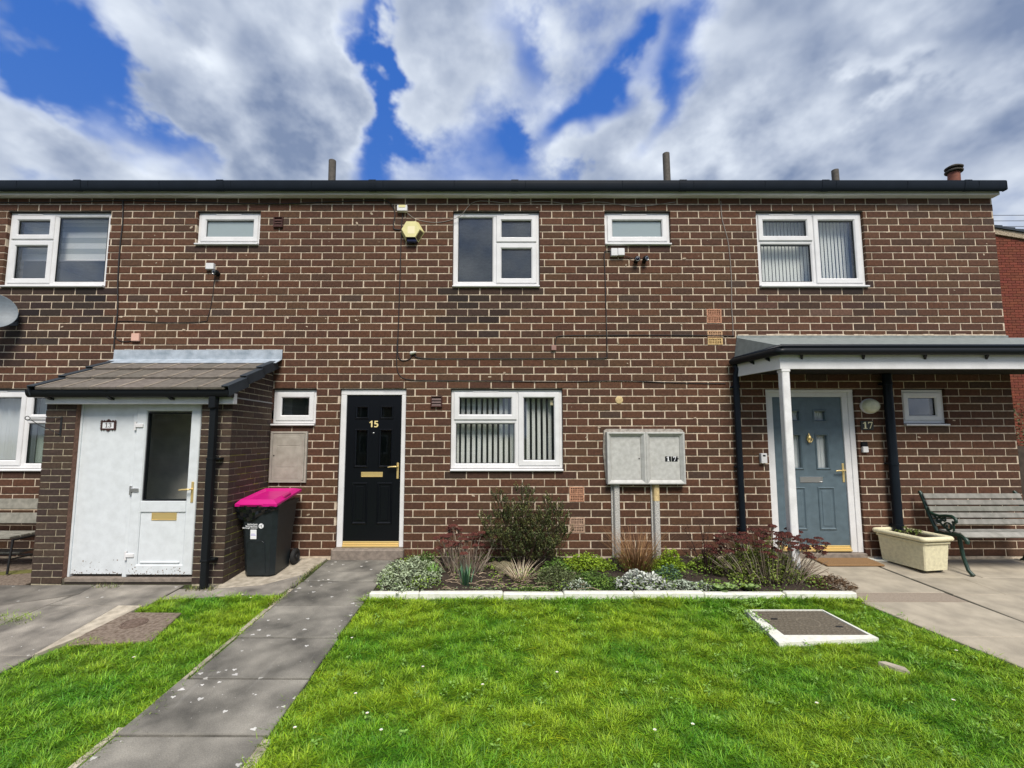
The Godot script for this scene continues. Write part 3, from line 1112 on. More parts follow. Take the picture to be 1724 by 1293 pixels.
func leaf_with_panes(door: Node3D, x0: float, x1: float, y0: float, y1: float, z: float, holes: Array, m: Material) -> void:
	var mb := MB.new()
	holed(mb, x0, x1, y0, y1, z, holes, Vector3(0, 0, 1))
	holed(mb, x0, x1, y0, y1, z - 0.044, holes, Vector3(0, 0, -1))
	for o in holes:
		for e in [[o[0], o[2], o[0], o[3], 1.0, 0.0], [o[1], o[2], o[1], o[3], -1.0, 0.0], [o[0], o[3], o[1], o[3], 0.0, -1.0], [o[0], o[2], o[1], o[2], 0.0, 1.0]]:
			mb.face(Vector3(e[0], e[1], z), Vector3(e[2], e[3], z), Vector3(e[2], e[3], z - 0.044), Vector3(e[0], e[1], z - 0.044), Vector3(e[4], e[5], 0))
	part(door, "leaf", mb, m)
	for o in holes:
		mb = MB.new()
		moulding(mb, o[0] - 0.024, o[1] + 0.024, o[2] - 0.024, o[3] + 0.024, z)
		part(door, "pane_moulding", mb, m)
		mb = MB.new()
		mb.quad(Vector3(o[0], o[3], z - 0.02), Vector3(o[1], o[3], z - 0.02), Vector3(o[1], o[2], z - 0.02), Vector3(o[0], o[2], z - 0.02))
		part(door, "pane", mb, M.glass)

func lever(door: Node3D, x: float, y0: float, y1: float, yl: float, reach: float, z: float, m: Material) -> void:
	var h := Node3D.new()
	h.name = numbered(door, "handle")
	door.add_child(h)
	var mb := MB.new()
	mb.box(Vector3(x - 0.015, y0, z), Vector3(x + 0.015, y1, z + 0.009), 0.004)
	part(h, "back_plate", mb, m)
	mb = MB.new()
	mb.tube([Vector3(x, yl, z + 0.005), Vector3(x, yl, z + 0.045), Vector3(x + reach * 0.2, yl, z + 0.055), Vector3(x + reach * 0.7, yl - 0.002, z + 0.054), Vector3(x + reach, yl - 0.008, z + 0.05)], [0.009, 0.009, 0.010, 0.009, 0.007], 10)
	part(h, "lever", mb, m)

func letter_plate(door: Node3D, x0: float, x1: float, y0: float, y1: float, z: float, m: Material) -> void:
	var mb := MB.new()
	ring(mb, x0, x1, y0, y1, 0.012, z - 0.002, z + 0.008, 0.003, 0.003)
	mb.box(Vector3(x0 + 0.013, y0 + 0.013, z - 0.002), Vector3(x1 - 0.013, y1 - 0.010, z + 0.005), 0.002)
	part(door, "letter_plate", mb, m)

func door_black(home: Node3D) -> void:
	var door := Node3D.new()
	door.name = numbered(home, "front_door")
	home.add_child(door)
	var z := -0.055
	var mb := MB.new()
	# frame: two jambs and a head
	mb.box(Vector3(-2.270, 0.128, -0.12), Vector3(-2.192, 2.185, -0.035), 0.005)
	mb.box(Vector3(-1.428, 0.128, -0.12), Vector3(-1.366, 2.185, -0.035), 0.005)
	mb.box(Vector3(-2.270, 2.186, -0.12), Vector3(-1.366, 2.262, -0.035), 0.005)
	part(door, "frame", mb, M.upvc)
	var panes := [[-2.047, -1.908, 1.877, 2.012], [-1.707, -1.568, 1.877, 2.012], [-2.047, -1.903, 1.213, 1.692], [-1.714, -1.568, 1.213, 1.692]]
	leaf_with_panes(door, -2.190, -1.430, 0.205, 2.184, z, panes, M.black_door)
	for p in [[-2.085, -1.875], [-1.745, -1.535]]:
		mb = MB.new()
		moulding(mb, p[0], p[1], 0.43, 0.985, z)
		mb.box(Vector3(p[0] + 0.05, 0.48, z - 0.004), Vector3(p[1] - 0.05, 0.935, z + 0.007), 0.006)
		part(door, "raised_panel", mb, M.black_door)
	letter_plate(door, -1.968, -1.672, 1.060, 1.128, z, M.brass)
	lever(door, -1.468, 1.036, 1.254, 1.203, -0.125, z, M.brass)
	lettering(door, "door_number", "15", 0.088, 0.012, M.gold_print, Vector3(-1.811, 1.783, z + 0.004))
	mb = MB.new()
	mb.xf = Transform3D(Basis(Vector3.RIGHT, PI / 2), Vector3(-1.814, 1.66, z))
	mb.lathe([Vector2(0.011, 0.0), Vector2(0.011, 0.004), Vector2(0.006, 0.006), Vector2(0.0, 0.006)], 14)
	part(door, "spy_hole", mb, M.steel)
	mb = MB.new()
	mb.box(Vector3(-2.191, 0.128, -0.115), Vector3(-1.429, 0.152, -0.018), 0.005)
	mb.box(Vector3(-2.191, 0.1525, -0.115), Vector3(-1.429, 0.176, -0.036), 0.005)
	mb.box(Vector3(-2.191, 0.1765, -0.115), Vector3(-1.429, 0.202, -0.052), 0.004)
	part(door, "threshold", mb, M.brass)
	# step below
	mb = MB.new()
	mb.box(Vector3(-2.30, -0.06, -0.10), Vector3(-1.345, 0.125, 0.085), 0.016)
	part(door, "step", mb, M.step)

func door_blue(home: Node3D) -> void:
	var door := Node3D.new()
	door.name = numbered(home, "front_door")
	home.add_child(door)
	var z := -0.058
	var mb := MB.new()
	mb.box(Vector3(3.604, 0.06, -0.12), Vector3(3.652, 2.222, -0.030), 0.004)
	mb.box(Vector3(3.653, 0.06, -0.12), Vector3(3.706, 2.160, -0.038), 0.004)
	mb.box(Vector3(4.668, 0.06, -0.12), Vector3(4.748, 2.160, -0.038), 0.004)
	mb.box(Vector3(4.749, 0.06, -0.12), Vector3(4.822, 2.222, -0.030), 0.004)
	mb.box(Vector3(3.653, 2.161, -0.12), Vector3(4.748, 2.2215, -0.038), 0.004)
	mb.box(Vector3(3.604, 2.223, -0.12), Vector3(4.822, 2.262, -0.026), 0.004)
	part(door, "frame", mb, M.upvc)
	var c := 4.187
	var panes := []
	for p in [[0.104, 0.250, 1.836, 1.960], [0.112, 0.256, 1.183, 1.628]]:
		panes.append([c + p[0], c + p[1], p[2], p[3]])
		panes.append([c - p[1], c - p[0], p[2], p[3]])
	leaf_with_panes(door, 3.708, 4.666, 0.150, 2.158, z, panes, M.blue_door)
	for s in [-1.0, 1.0]:
		mb = MB.new()
		var a: float = c + s * 0.085; var b: float = c + s * 0.312
		moulding(mb, minf(a, b), maxf(a, b), 0.352, 0.924, z)
		mb.box(Vector3(minf(a, b) + 0.05, 0.402, z - 0.004), Vector3(maxf(a, b) - 0.05, 0.874, z + 0.006), 0.006)
		part(door, "raised_panel", mb, M.blue_door)
	letter_plate(door, 4.036, 4.348, 0.986, 1.062, z, M.steel)
	lever(door, 4.636, 0.988, 1.246, 1.152, -0.13, z, M.brass)
	# urn knocker
	mb = MB.new()
	mb.lathe([Vector2(0.0, 0.075), Vector2(0.006, 0.06), Vector2(0.012, 0.045), Vector2(0.022, 0.03), Vector2(0.030, 0.01), Vector2(0.026, -0.015), Vector2(0.014, -0.03), Vector2(0.018, -0.045), Vector2(0.010, -0.06), Vector2(0.0, -0.07)], 16, Vector3(c, 1.59, z + 0.018))
	var kn := part(door, "knocker", mb, M.brass)
	var rp := []
	for k in 15:
		var t := PI * k / 14.0
		rp.append(Vector3(c + 0.037 * cos(t), 1.585 - 0.05 * sin(t), z + 0.034))
	mb = MB.new()
	mb.tube(rp, 0.006, 8)
	part(kn, "ring", mb, M.brass)
	mb = MB.new()
	mb.box(Vector3(3.708, 0.075, -0.115), Vector3(4.666, 0.098, -0.014), 0.005)
	mb.box(Vector3(3.708, 0.0985, -0.115), Vector3(4.666, 0.122, -0.034), 0.005)
	mb.box(Vector3(3.708, 0.1225, -0.115), Vector3(4.666, 0.148, -0.055), 0.004)
	part(door, "threshold", mb, M.brass)
	mb = MB.new()
	mb.box(Vector3(3.601, -0.06, -0.12), Vector3(4.825, 0.058, 0.03), 0.006)
	part(door, "step", mb, M.step)
	# lace behind the panes
	for p in panes:
		mb = MB.new()
		wavy(mb, p[0] - 0.02, p[1] + 0.02, p[2] - 0.02, p[3] + 0.02, z - 0.06, 0.010, 5.0, rand(0, 6))
		part(door, "lace_curtain", mb, M.net)

# a hanging cloth with folds
func wavy(mb: MB, x0: float, x1: float, y0: float, y1: float, z: float, amp: float, folds: float, ph := 0.0) -> void:
	var cols := int(folds * 8)
	for k in cols:
		var q := []
		for e in [k, k + 1]:
			var t := float(e) / cols
			var o := amp * sin(t * folds * TAU + ph) + amp * 0.4 * sin(t * folds * 2.7 * TAU + ph * 2.0)
			q.append(Vector3(lerpf(x0, x1, t), y1, z + o * 0.6))
			q.append(Vector3(lerpf(x0, x1, t), y0, z + o))
		mb.quad(q[0], q[2], q[3], q[1])

# blinds and curtains that hang behind the panes
func dressings() -> void:
	vertical_blind("open white vertical blind behind the ground-floor window beside the black door", -0.72, 0.78, 1.16, 2.24, -0.20, 0.0768, 18.0)
	vertical_blind("nearly closed white vertical blind in the bedroom window above the blue-grey door", 3.62, 5.10, 3.73, 4.80, -0.20, 0.0520, 14.0)
	var t := thing("roller_blind", "striped day-and-night roller blind half drawn in the bedroom window above the porch", "blind")
	var mb := MB.new()
	mb.tube([Vector3(-7.10, 4.78, -0.2), Vector3(-5.66, 4.78, -0.2)], 0.025, 12)
	part(t, "roller", mb, M.upvc)
	for k in 7:
		mb = MB.new()
		mb.col = Color(1, 1, 1) if k % 2 == 0 else Color(0.52, 0.56, 0.56)
		var ya := 4.775 - k * 0.083
		mb.box(Vector3(-7.08, ya - 0.083, -0.204), Vector3(-5.68, ya - 0.0005, -0.201))
		part(t, "fabric_band", mb, M.net)
	mb = MB.new()
	mb.box(Vector3(-7.085, 4.17, -0.212), Vector3(-5.675, 4.193, -0.192), 0.004)
	part(t, "bottom_rail", mb, M.upvc)
	# ground-floor curtains on the left
	t = thing("net_curtain", "pale gathered curtains in the ground-floor window beside the porch", "curtain")
	mb = MB.new()
	wavy(mb, -7.50, -6.62, 1.16, 2.24, -0.21, 0.018, 6.0)
	part(t, "cloth", mb, M.net)
	mb = MB.new()
	wavy(mb, -6.60, -5.97, 1.16, 2.24, -0.22, 0.02, 4.0, 1.0)
	part(t, "cloth", mb, M.curtain)
	mb = MB.new()
	mb.tube([Vector3(-7.52, 2.25, -0.2), Vector3(-5.95, 2.25, -0.2)], 0.008, 8)
	part(t, "rail", mb, M.upvc)
	# a sticker-like sensor on the pane
	t = thing("window_sensor", "small square sensor stuck inside the window beside the black door", "sensor")
	mb = MB.new()
	mb.box(Vector3(0.635, 2.045, -0.112), Vector3(0.715, 2.125, -0.090), 0.004)
	part(t, "case", mb, M.cream_print)
	mb = MB.new()
	mb.box(Vector3(0.668, 2.078, -0.0895), Vector3(0.684, 2.094, -0.087), 0.001)
	part(t, "dot", mb, M.black_plastic)

func vertical_blind(label: String, x0: float, x1: float, y0: float, y1: float, z: float, pitch: float, turn: float) -> void:
	var t := thing("vertical_blind", label, "blind")
	var mb := MB.new()
	mb.box(Vector3(x0, y1 - 0.01, z - 0.02), Vector3(x1, y1 + 0.015, z + 0.02), 0.004)
	part(t, "head_rail", mb, M.upvc)
	mb = MB.new()
	# one slat, slightly cupped
	for k in 4:
		var a := (k / 4.0 - 0.5) * 0.048
		var b := ((k + 1) / 4.0 - 0.5) * 0.048
		var za := -0.004 * (1.0 - pow(a / 0.024, 2.0))
		var zb := -0.004 * (1.0 - pow(b / 0.024, 2.0))
		mb.quad(Vector3(a, 0, za), Vector3(b, 0, zb), Vector3(b, y0 - y1 + 0.03, zb), Vector3(a, y0 - y1 + 0.03, za))
	var m := mb.mesh(M.blind)
	var x := x0 + 0.05
	while x < x1 - 0.03:
		piece(t, "slat", m, Transform3D(Basis(Vector3.UP, deg_to_rad(turn + rand(-3, 3))), Vector3(x, y1 - 0.012, z)))
		x += pitch


# ---------------------------------------------------------------- brick porch of the house on the left
const PTINT := [Color(0.073, 0.045, 0.032), Color(0.061, 0.039, 0.029), Color(0.083, 0.052, 0.035), Color(0.068, 0.045, 0.035), Color(0.090, 0.058, 0.037), Color(0.059, 0.038, 0.030)]

func porch_face(p: Node3D, shared: Array, frame: Transform3D, length: float, top: Callable, start: float, phase: int, mossy: float, pitch := 0.225, depth := 0.09) -> void:
	# bricks 225 x 75 on a plane: x along the face, front at z = 0
	var loose := MB.new()
	var moss := MB.new()
	var row := 0
	while true:
		var y0 := start + row * 0.0762
		var y1 := y0 + 0.0652
		if y0 > 2.75: break
		var x := -pitch * 0.5 if (row + phase) % 2 == 0 else 0.0
		while x < length - 0.02:
			var a := maxf(x, 0.0)
			var b := minf(x + pitch - 0.0105, length)
			x += pitch
			var ym := minf(top.call(a), top.call(b))
			if y0 + 0.02 > ym or b - a < 0.02: continue
			var yy := minf(y1, ym)
			var ti := rng.randi() % PTINT.size()
			if absf(b - a - pitch + 0.0105) < 0.001 and yy == y1:
				piece(p, "brick", shared[ti], frame * Transform3D(Basis(Vector3(0, 0, 1), rand(-0.004, 0.004)).scaled(Vector3((pitch - 0.0105) / 0.2145, 1.0, depth / 0.09)), Vector3((a + b) * 0.5, (y0 + y1) * 0.5, rand(-0.001, 0.0015))))
			else:
				loose.col = PTINT[ti]
				loose.xf = frame
				loose.brick(a, b, y0, yy, -depth, rand(-0.001, 0.0015))
		# mossy bed joints
		if mossy > 0.0 and y0 < 1.35:
			var mx := 0.0
			while mx < length:
				var l := rand(0.06, 0.22)
				if rng.randf() < mossy:
					moss.xf = frame
					moss.box(Vector3(mx, y1 + 0.0008, -0.02), Vector3(minf(mx + l, length), y1 + 0.0102, -0.0025 + rand(0, 0.003)), 0.003)
				mx += l
		row += 1
	if loose.v.size(): part(p, "cut_brickwork", loose, M.brick, "stuff")
	if moss.v.size(): part(p, "moss_joint", moss, M.moss_mortar, "stuff")

func build_porch() -> void:
	var p := thing("porch", "brick porch with a tiled lean-to roof and white door", "porch")
	var shared := []
	for t in PTINT:
		var mb := MB.new()
		mb.col = t
		mb.brick(-0.1073, 0.1073, -0.0326, 0.0326, -0.09, 0.0, 0.003)
		shared.append(mb.mesh(M.brick))
	var xl := -5.390
	var xr := -3.205
	var zf := 0.90
	var base := -0.055
	var roof_at := func(z: float) -> float: return 2.635 - z * 0.475       # underside of the tiles
	var flat_top := func(_x: float) -> float: return 2.06
	# piers either side of the doorway
	porch_face(p, shared, Transform3D(Basis.IDENTITY, Vector3(xl, 0, zf)), 0.352, flat_top, base, 0, 0.0, 0.2417, 0.0115)
	porch_face(p, shared, Transform3D(Basis.IDENTITY, Vector3(-3.560, 0, zf)), 3.560 + xr, flat_top, base, 1, 0.0, 0.2437, 0.0115)
	# right side wall, from the front corner back to the house
	porch_face(p, shared, Transform3D(Basis(Vector3.UP, PI / 2), Vector3(xr, 0, zf - 0.012)), zf - 0.014, func(x: float) -> float: return roof_at.call(zf - x) - 0.03, base, 0, 0.55)
	# left side wall, seen from the bench
	porch_face(p, shared, Transform3D(Basis(Vector3.UP, -PI / 2), Vector3(xl, 0, 0.002)), zf - 0.014, func(x: float) -> float: return roof_at.call(x) - 0.03, base, 0, 0.2)
	# mortar core behind the bricks
	var mb := MB.new()
	var bk := 0.0055
	mb.box(Vector3(xl + bk, -0.12, zf - 0.2), Vector3(-5.043, 2.05, zf - bk))
	mb.box(Vector3(-3.557, -0.12, zf - 0.2), Vector3(xr - bk, 2.05, zf - bk))
	for s in [[xl + bk, xl + 0.1], [xr - 0.1, xr - bk]]:
		var prof := PackedVector2Array([Vector2(0.001, -0.12), Vector2(zf - 0.2, -0.12), Vector2(zf - 0.2, 2.05), Vector2(zf - 0.03, 2.05), Vector2(zf - 0.03, roof_at.call(zf) - 0.04), Vector2(0.001, roof_at.call(0.0) - 0.04)])
		sweep_x(mb, prof, s[0], s[1])
	part(p, "mortar_core", mb, M.porch_mortar)
	mb = MB.new()
	mb.box(Vector3(xl + 0.1, -0.1, 0.0), Vector3(xr - 0.1, -0.02, zf - 0.05))
	part(p, "floor", mb, M.room_floor)
	# brown strip between the pier and the panel
	mb = MB.new()
	mb.col = Color(0.35, 0.30, 0.30)
	mb.box(Vector3(-5.0435, 0.0, zf - 0.15), Vector3(-5.0375, 2.05, zf - 0.003), 0.001)
	part(p, "jamb_strip", mb, M.terracotta)
	# white side panel
	mb = MB.new()
	mb.box(Vector3(-5.037, 0.0, zf - 0.12), Vector3(-5.012, 2.05, zf - 0.058), 0.004)
	mb.box(Vector3(-5.012, 0.03, zf - 0.11), Vector3(-4.405, 2.05, zf - 0.072), 0.002)
	part(p, "side_panel", mb, M.panel)
	# mud splashed up from the paving
	mb = MB.new()
	for k in 260:
		var sx := rand(-5.0, -3.62); var sy := 0.035 + 0.16 * pow(rng.randf(), 2.5)
		if sx > -4.42 and sx < -4.34: continue
		var sz := zf - 0.0712 if sx < -4.4 else zf - 0.0392
		if sx > -4.23 and sy > 0.12: continue
		var r := 0.0015 + 0.006 * pow(rng.randf(), 3.0)
		var g := rand(0.6, 1.0)
		mb.col = Color(g, g, g)
		mb.face(Vector3(sx - r, sy + r * 0.7, sz), Vector3(sx + r * 0.8, sy + r, sz), Vector3(sx + r, sy - r * 0.8, sz), Vector3(sx - r * 0.7, sy - r, sz), Vector3(0, 0, 1))
	part(p, "mud_spatter", mb, M.red_cover, "stuff")
	# door: frame, leaf with a glazed upper half
	var door := Node3D.new()
	door.name = numbered(p, "door")
	p.add_child(door)
	mb = MB.new()
	mb.box(Vector3(-4.404, 0.0, zf - 0.12), Vector3(-4.356, 2.03, zf - 0.055), 0.004)
	mb.box(Vector3(-3.592, 0.0, zf - 0.12), Vector3(-3.560, 2.03, zf - 0.055), 0.004)
	mb.box(Vector3(-4.404, 2.0305, zf - 0.12), Vector3(-3.560, 2.06, zf - 0.055), 0.004)
	part(door, "frame", mb, M.panel)
	mb = MB.new()
	ring(mb, -4.350, -3.598, 0.03, 2.024, 0.115, zf - 0.1, zf - 0.040, 0.012, 0.006)
	mb.box(Vector3(-4.236, 0.735, zf - 0.1), Vector3(-3.712, 0.862, zf - 0.041), 0.005)
	part(door, "leaf", mb, M.panel)
	mb = MB.new()
	mb.box(Vector3(-4.232, 0.13, zf - 0.09), Vector3(-3.716, 0.738, zf - 0.056))
	mb.box(Vector3(-4.200, 0.155, zf - 0.06), Vector3(-3.748, 0.178, zf - 0.040), 0.006)
	part(door, "lower_panel", mb, M.panel)
	mb = MB.new()
	ring(mb, -4.222, -3.640, 0.868, 1.890, 0.012, zf - 0.09, zf - 0.046, 0.004, 0.003)
	part(door, "gasket", mb, M.black_plastic)
	mb = MB.new()
	mb.quad(Vector3(-4.236, 1.912, zf - 0.07), Vector3(-3.62, 1.912, zf - 0.07), Vector3(-3.62, 0.86, zf - 0.066), Vector3(-4.236, 0.86, zf - 0.066))
	part(door, "pane", mb, M.glass)
	letter_plate(door, -4.105, -3.815, 0.640, 0.726, zf - 0.056, M.brass)
	lever(door, -3.640, 0.845, 1.085, 1.000, -0.125, zf - 0.040, M.brass)
	for y in [1.735, 0.985, 0.245]:
		mb = MB.new()
		mb.tube([Vector3(-4.363, y - 0.05, zf - 0.04), Vector3(-4.363, y + 0.05, zf - 0.04)], 0.013, 10)
		mb.box(Vector3(-4.36, y - 0.02, zf - 0.05), Vector3(-4.265, y + 0.025, zf - 0.026), 0.006)
		part(door, "hinge", mb, M.steel if y == 0.985 else M.upvc)
	mb = MB.new()
	mb.box(Vector3(-5.04, -0.05, zf - 0.13), Vector3(-3.56, -0.001, zf - 0.03), 0.004)
	part(p, "door_sill", mb, M.step)
	# fascia, gutter, downpipe
	mb = MB.new()
	mb.box(Vector3(-5.33, 1.985, zf + 0.005), Vector3(-3.150, 2.11, zf + 0.080), 0.003)
	part(p, "fascia_board", mb, M.upvc)
	mb = MB.new()
	mb.box(Vector3(xl + 0.1, -0.02, 0.004), Vector3(xr - 0.1, 2.06, 0.012))
	part(p, "inner_wall", mb, M.porch_wall)
	mb = MB.new()
	mb.box(Vector3(-5.40, 2.062, 0.0), Vector3(-3.2, 2.075, zf + 0.003))
	part(p, "ceiling", mb, M.plaster)
	mb = MB.new()
	var prof := PackedVector2Array()
	for k in 11:
		var t := PI + PI * k / 10.0
		prof.append(Vector2(1.034 + 0.051 * cos(t), 2.128 + 0.072 * sin(t)))
	prof.append(Vector2(1.085, 2.138)); prof.append(Vector2(1.076, 2.138))
	for k in 11:
		var t := TAU - PI * k / 10.0
		prof.append(Vector2(1.034 + 0.044 * cos(t), 2.130 + 0.065 * sin(t)))
	prof.append(Vector2(0.982, 2.138))
	sweep_x(mb, prof, -5.47, -3.155)
	mb.box(Vector3(-3.156, 2.054, 0.982), Vector3(-3.136, 2.140, 1.086), 0.014)
	part(p, "gutter", mb, M.black_plastic)
	for x in [-5.25, -4.55, -3.85]:
		mb = MB.new()
		mb.prism(PackedVector2Array([Vector2(0.978, 2.03), Vector2(1.0, 2.032), Vector2(1.06, 2.06), Vector2(1.090, 2.13), Vector2(1.082, 2.132), Vector2(1.05, 2.075), Vector2(0.995, 2.048), Vector2(0.978, 2.05)]), -0.02, 0.02)
		var br := part(p, "gutter_bracket", mb, M.black_plastic)
		br.transform = Transform3D(Basis(Vector3.UP, -PI / 2), Vector3(x, 0, 0))
	mb = MB.new()
	var dx := -3.345
	mb.box(Vector3(dx - 0.038, 1.93, 0.985), Vector3(dx + 0.038, 2.065, 1.075), 0.010)
	mb.box(Vector3(dx - 0.033, 1.36, 0.980), Vector3(dx + 0.033, 1.935, 1.045), 0.006)
	mb.box(Vector3(dx - 0.036, 0.235, 0.977), Vector3(dx + 0.036, 1.362, 1.048), 0.006)
	mb.box(Vector3(dx - 0.033, -0.075, 0.980), Vector3(dx + 0.033, 0.24, 1.045), 0.006)
	part(p, "downpipe", mb, M.black_plastic)
	for y in [1.345, 0.22]:
		mb = MB.new()
		mb.box(Vector3(dx - 0.075, y, 0.899), Vector3(dx + 0.075, y + 0.022, 0.976), 0.003)
		mb.box(Vector3(dx - 0.041, y, 0.97), Vector3(dx + 0.041, y + 0.022, 1.051), 0.003)
		part(p, "pipe_clip", mb, M.black_plastic)
	# roof: battens, three courses of interlocking tiles, verge caps, lead flashing
	var pitch := atan(0.475)
	mb = MB.new()
	sweep_x(mb, PackedVector2Array([Vector2(0.0, 2.60), Vector2(1.0, 2.125), Vector2(1.0, 2.14), Vector2(0.0, 2.625)]), xl + 0.01, xr - 0.01)
	part(p, "roof_deck", mb, M.black_gap)
	var tiles := []
	for v in 4:
		mb = MB.new()
		var s: float = [1.0, 0.88, 1.1, 0.96][v]
		mb.col = Color(s, s * [1.0, 1.02, 0.98, 1.0][v], s) * 0.46
		mb.box(Vector3(0.002, 0.0, 0.0), Vector3(0.306, 0.030, 0.425), 0.004)
		mb.col = Color(0.74, 0.72, 0.68) * s
		mb.box(Vector3(0.010, 0.029, 0.0), Vector3(0.045, 0.037, 0.424), 0.003)
		tiles.append(mb.mesh(M.tile))
	for r in 3:
		for k in 7:
			var zb: float = 1.100 - r * 0.345          # lower edge of this course
			var o := piece(p, "roof_tile", tiles[rng.randi() % 4], Transform3D.IDENTITY)
			var b := Basis(Vector3.RIGHT, pitch - 0.075)
			var low := Vector3(-5.345 + k * 0.309, 2.640 - zb * 0.475 + 0.022, zb)
			o.transform = Transform3D(b, low - b * Vector3(0, 0, 0.425) + Vector3(rand(-0.001, 0.001), rand(0, 0.002), rand(-0.003, 0.003)))
	for s in [0, 1]:
		for r in 3:
			mb = MB.new()
			mb.box(Vector3(-0.045, 0.0, 0.0), Vector3(0.045, 0.014, 0.40), 0.003)
			mb.box(Vector3(0.031, -0.105, 0.0), Vector3(0.045, 0.002, 0.40), 0.003)
			var zb: float = 1.118 - r * 0.345
			var b := Basis(Vector3.RIGHT, pitch - 0.075)
			if s == 0: b = b * Basis(Vector3.UP, PI)
			var x: float = -3.170 if s == 1 else -5.375
			var low := Vector3(x, 2.640 - zb * 0.475 + 0.062, zb)
			var cap := part(p, "verge_cap", mb, M.verge)
			cap.transform = Transform3D(b, low - (b * Vector3(0, 0, 0.40) if s == 1 else Vector3.ZERO))
	for e in [[-5.43, -4.24], [-4.252, -3.09]]:
		mb = MB.new()
		var up: float = 0.0015 if e[0] < -5 else 0.004
		sweep_x(mb, PackedVector2Array([Vector2(0.002, 2.805), Vector2(0.006 + up, 2.80), Vector2(0.010 + up, 2.672), Vector2(0.17, 2.6), Vector2(0.17, 2.606), Vector2(0.014 + up, 2.681), Vector2(0.012 + up, 2.81), Vector2(0.002, 2.812)]), e[0], e[1])
		part(p, "lead_flashing", mb, M.lead)
	mb = MB.new()
	var x := -5.43
	while x < -3.1:
		var w := rand(0.05, 0.2)
		mb.box(Vector3(x, 2.806, -0.004), Vector3(minf(x + w, -3.09), 2.806 + rand(0.008, 0.018), rand(0.006, 0.014)), 0.003)
		x += w
	part(p, "pointing", mb, M.cement)
	# number plaque on the panel
	var t := thing("house_number_plaque", "white number 13 plaque in a brown ornamental frame on the porch panel", "plaque", Vector3(-4.705, 1.742, zf - 0.0725))
	mb = MB.new()
	mb.box(Vector3(-0.072, -0.04, 0.0), Vector3(0.072, 0.04, 0.008), 0.002)
	part(t, "plate", mb, M.white_print)
	mb = MB.new()
	ring(mb, -0.082, 0.082, -0.050, 0.050, 0.014, 0.0, 0.014, 0.003, 0.003)
	for k in 22:
		var tt := TAU * k / 22.0
		var q := Vector3(clampf(cos(tt) * 1.4, -1, 1) * 0.086, clampf(sin(tt) * 1.4, -1, 1) * 0.054, 0.007)
		mb.lathe([Vector2(0.0, 0.009), Vector2(0.007, 0.006), Vector2(0.009, 0.0), Vector2(0.007, -0.006), Vector2(0.0, -0.009)], 8, q)
	for s in [-1.0, 1.0]:
		mb.lathe([Vector2(0.0, 0.012), Vector2(0.009, 0.008), Vector2(0.012, 0.0), Vector2(0.009, -0.008), Vector2(0.0, -0.012)], 8, Vector3(0, s * 0.062, 0.007))
	part(t, "frame", mb, M.brown_plastic)
	lettering(t, "number", "13", 0.052, 0.003, M.brown_plastic, Vector3(0, 0, 0.009), "Droid Serif", 400)
	# hanging-basket bracket on the left pier
	t = thing("hanging_basket_bracket", "black wrought-iron basket bracket with scrolled tip on the porch pier", "bracket", Vector3(-5.20, 1.72, zf))
	mb = MB.new()
	mb.box(Vector3(-0.012, -0.10, -0.001), Vector3(0.012, 0.12, 0.006), 0.002)
	part(t, "back_plate", mb, M.black_metal)
	mb = MB.new()
	var pts := [Vector3(0, 0.11, 0.005), Vector3(-0.12, 0.105, 0.06), Vector3(-0.24, 0.10, 0.12)]
	for k in 9:
		var a := PI * 0.5 + PI * 1.5 * k / 8.0
		pts.append(Vector3(-0.25, 0.10, 0.125) + Vector3(-0.02 - 0.02 * cos(a) * -1.0, 0.022 * sin(a), -0.01 * cos(a)))
	mb.tube(pts, 0.0045, 6)
	mb.tube([Vector3(0, -0.085, 0.005), Vector3(-0.08, -0.03, 0.05), Vector3(-0.17, 0.02, 0.09), Vector3(-0.235, 0.08, 0.117)], 0.0045, 6)
	part(t, "arm", mb, M.black_metal)


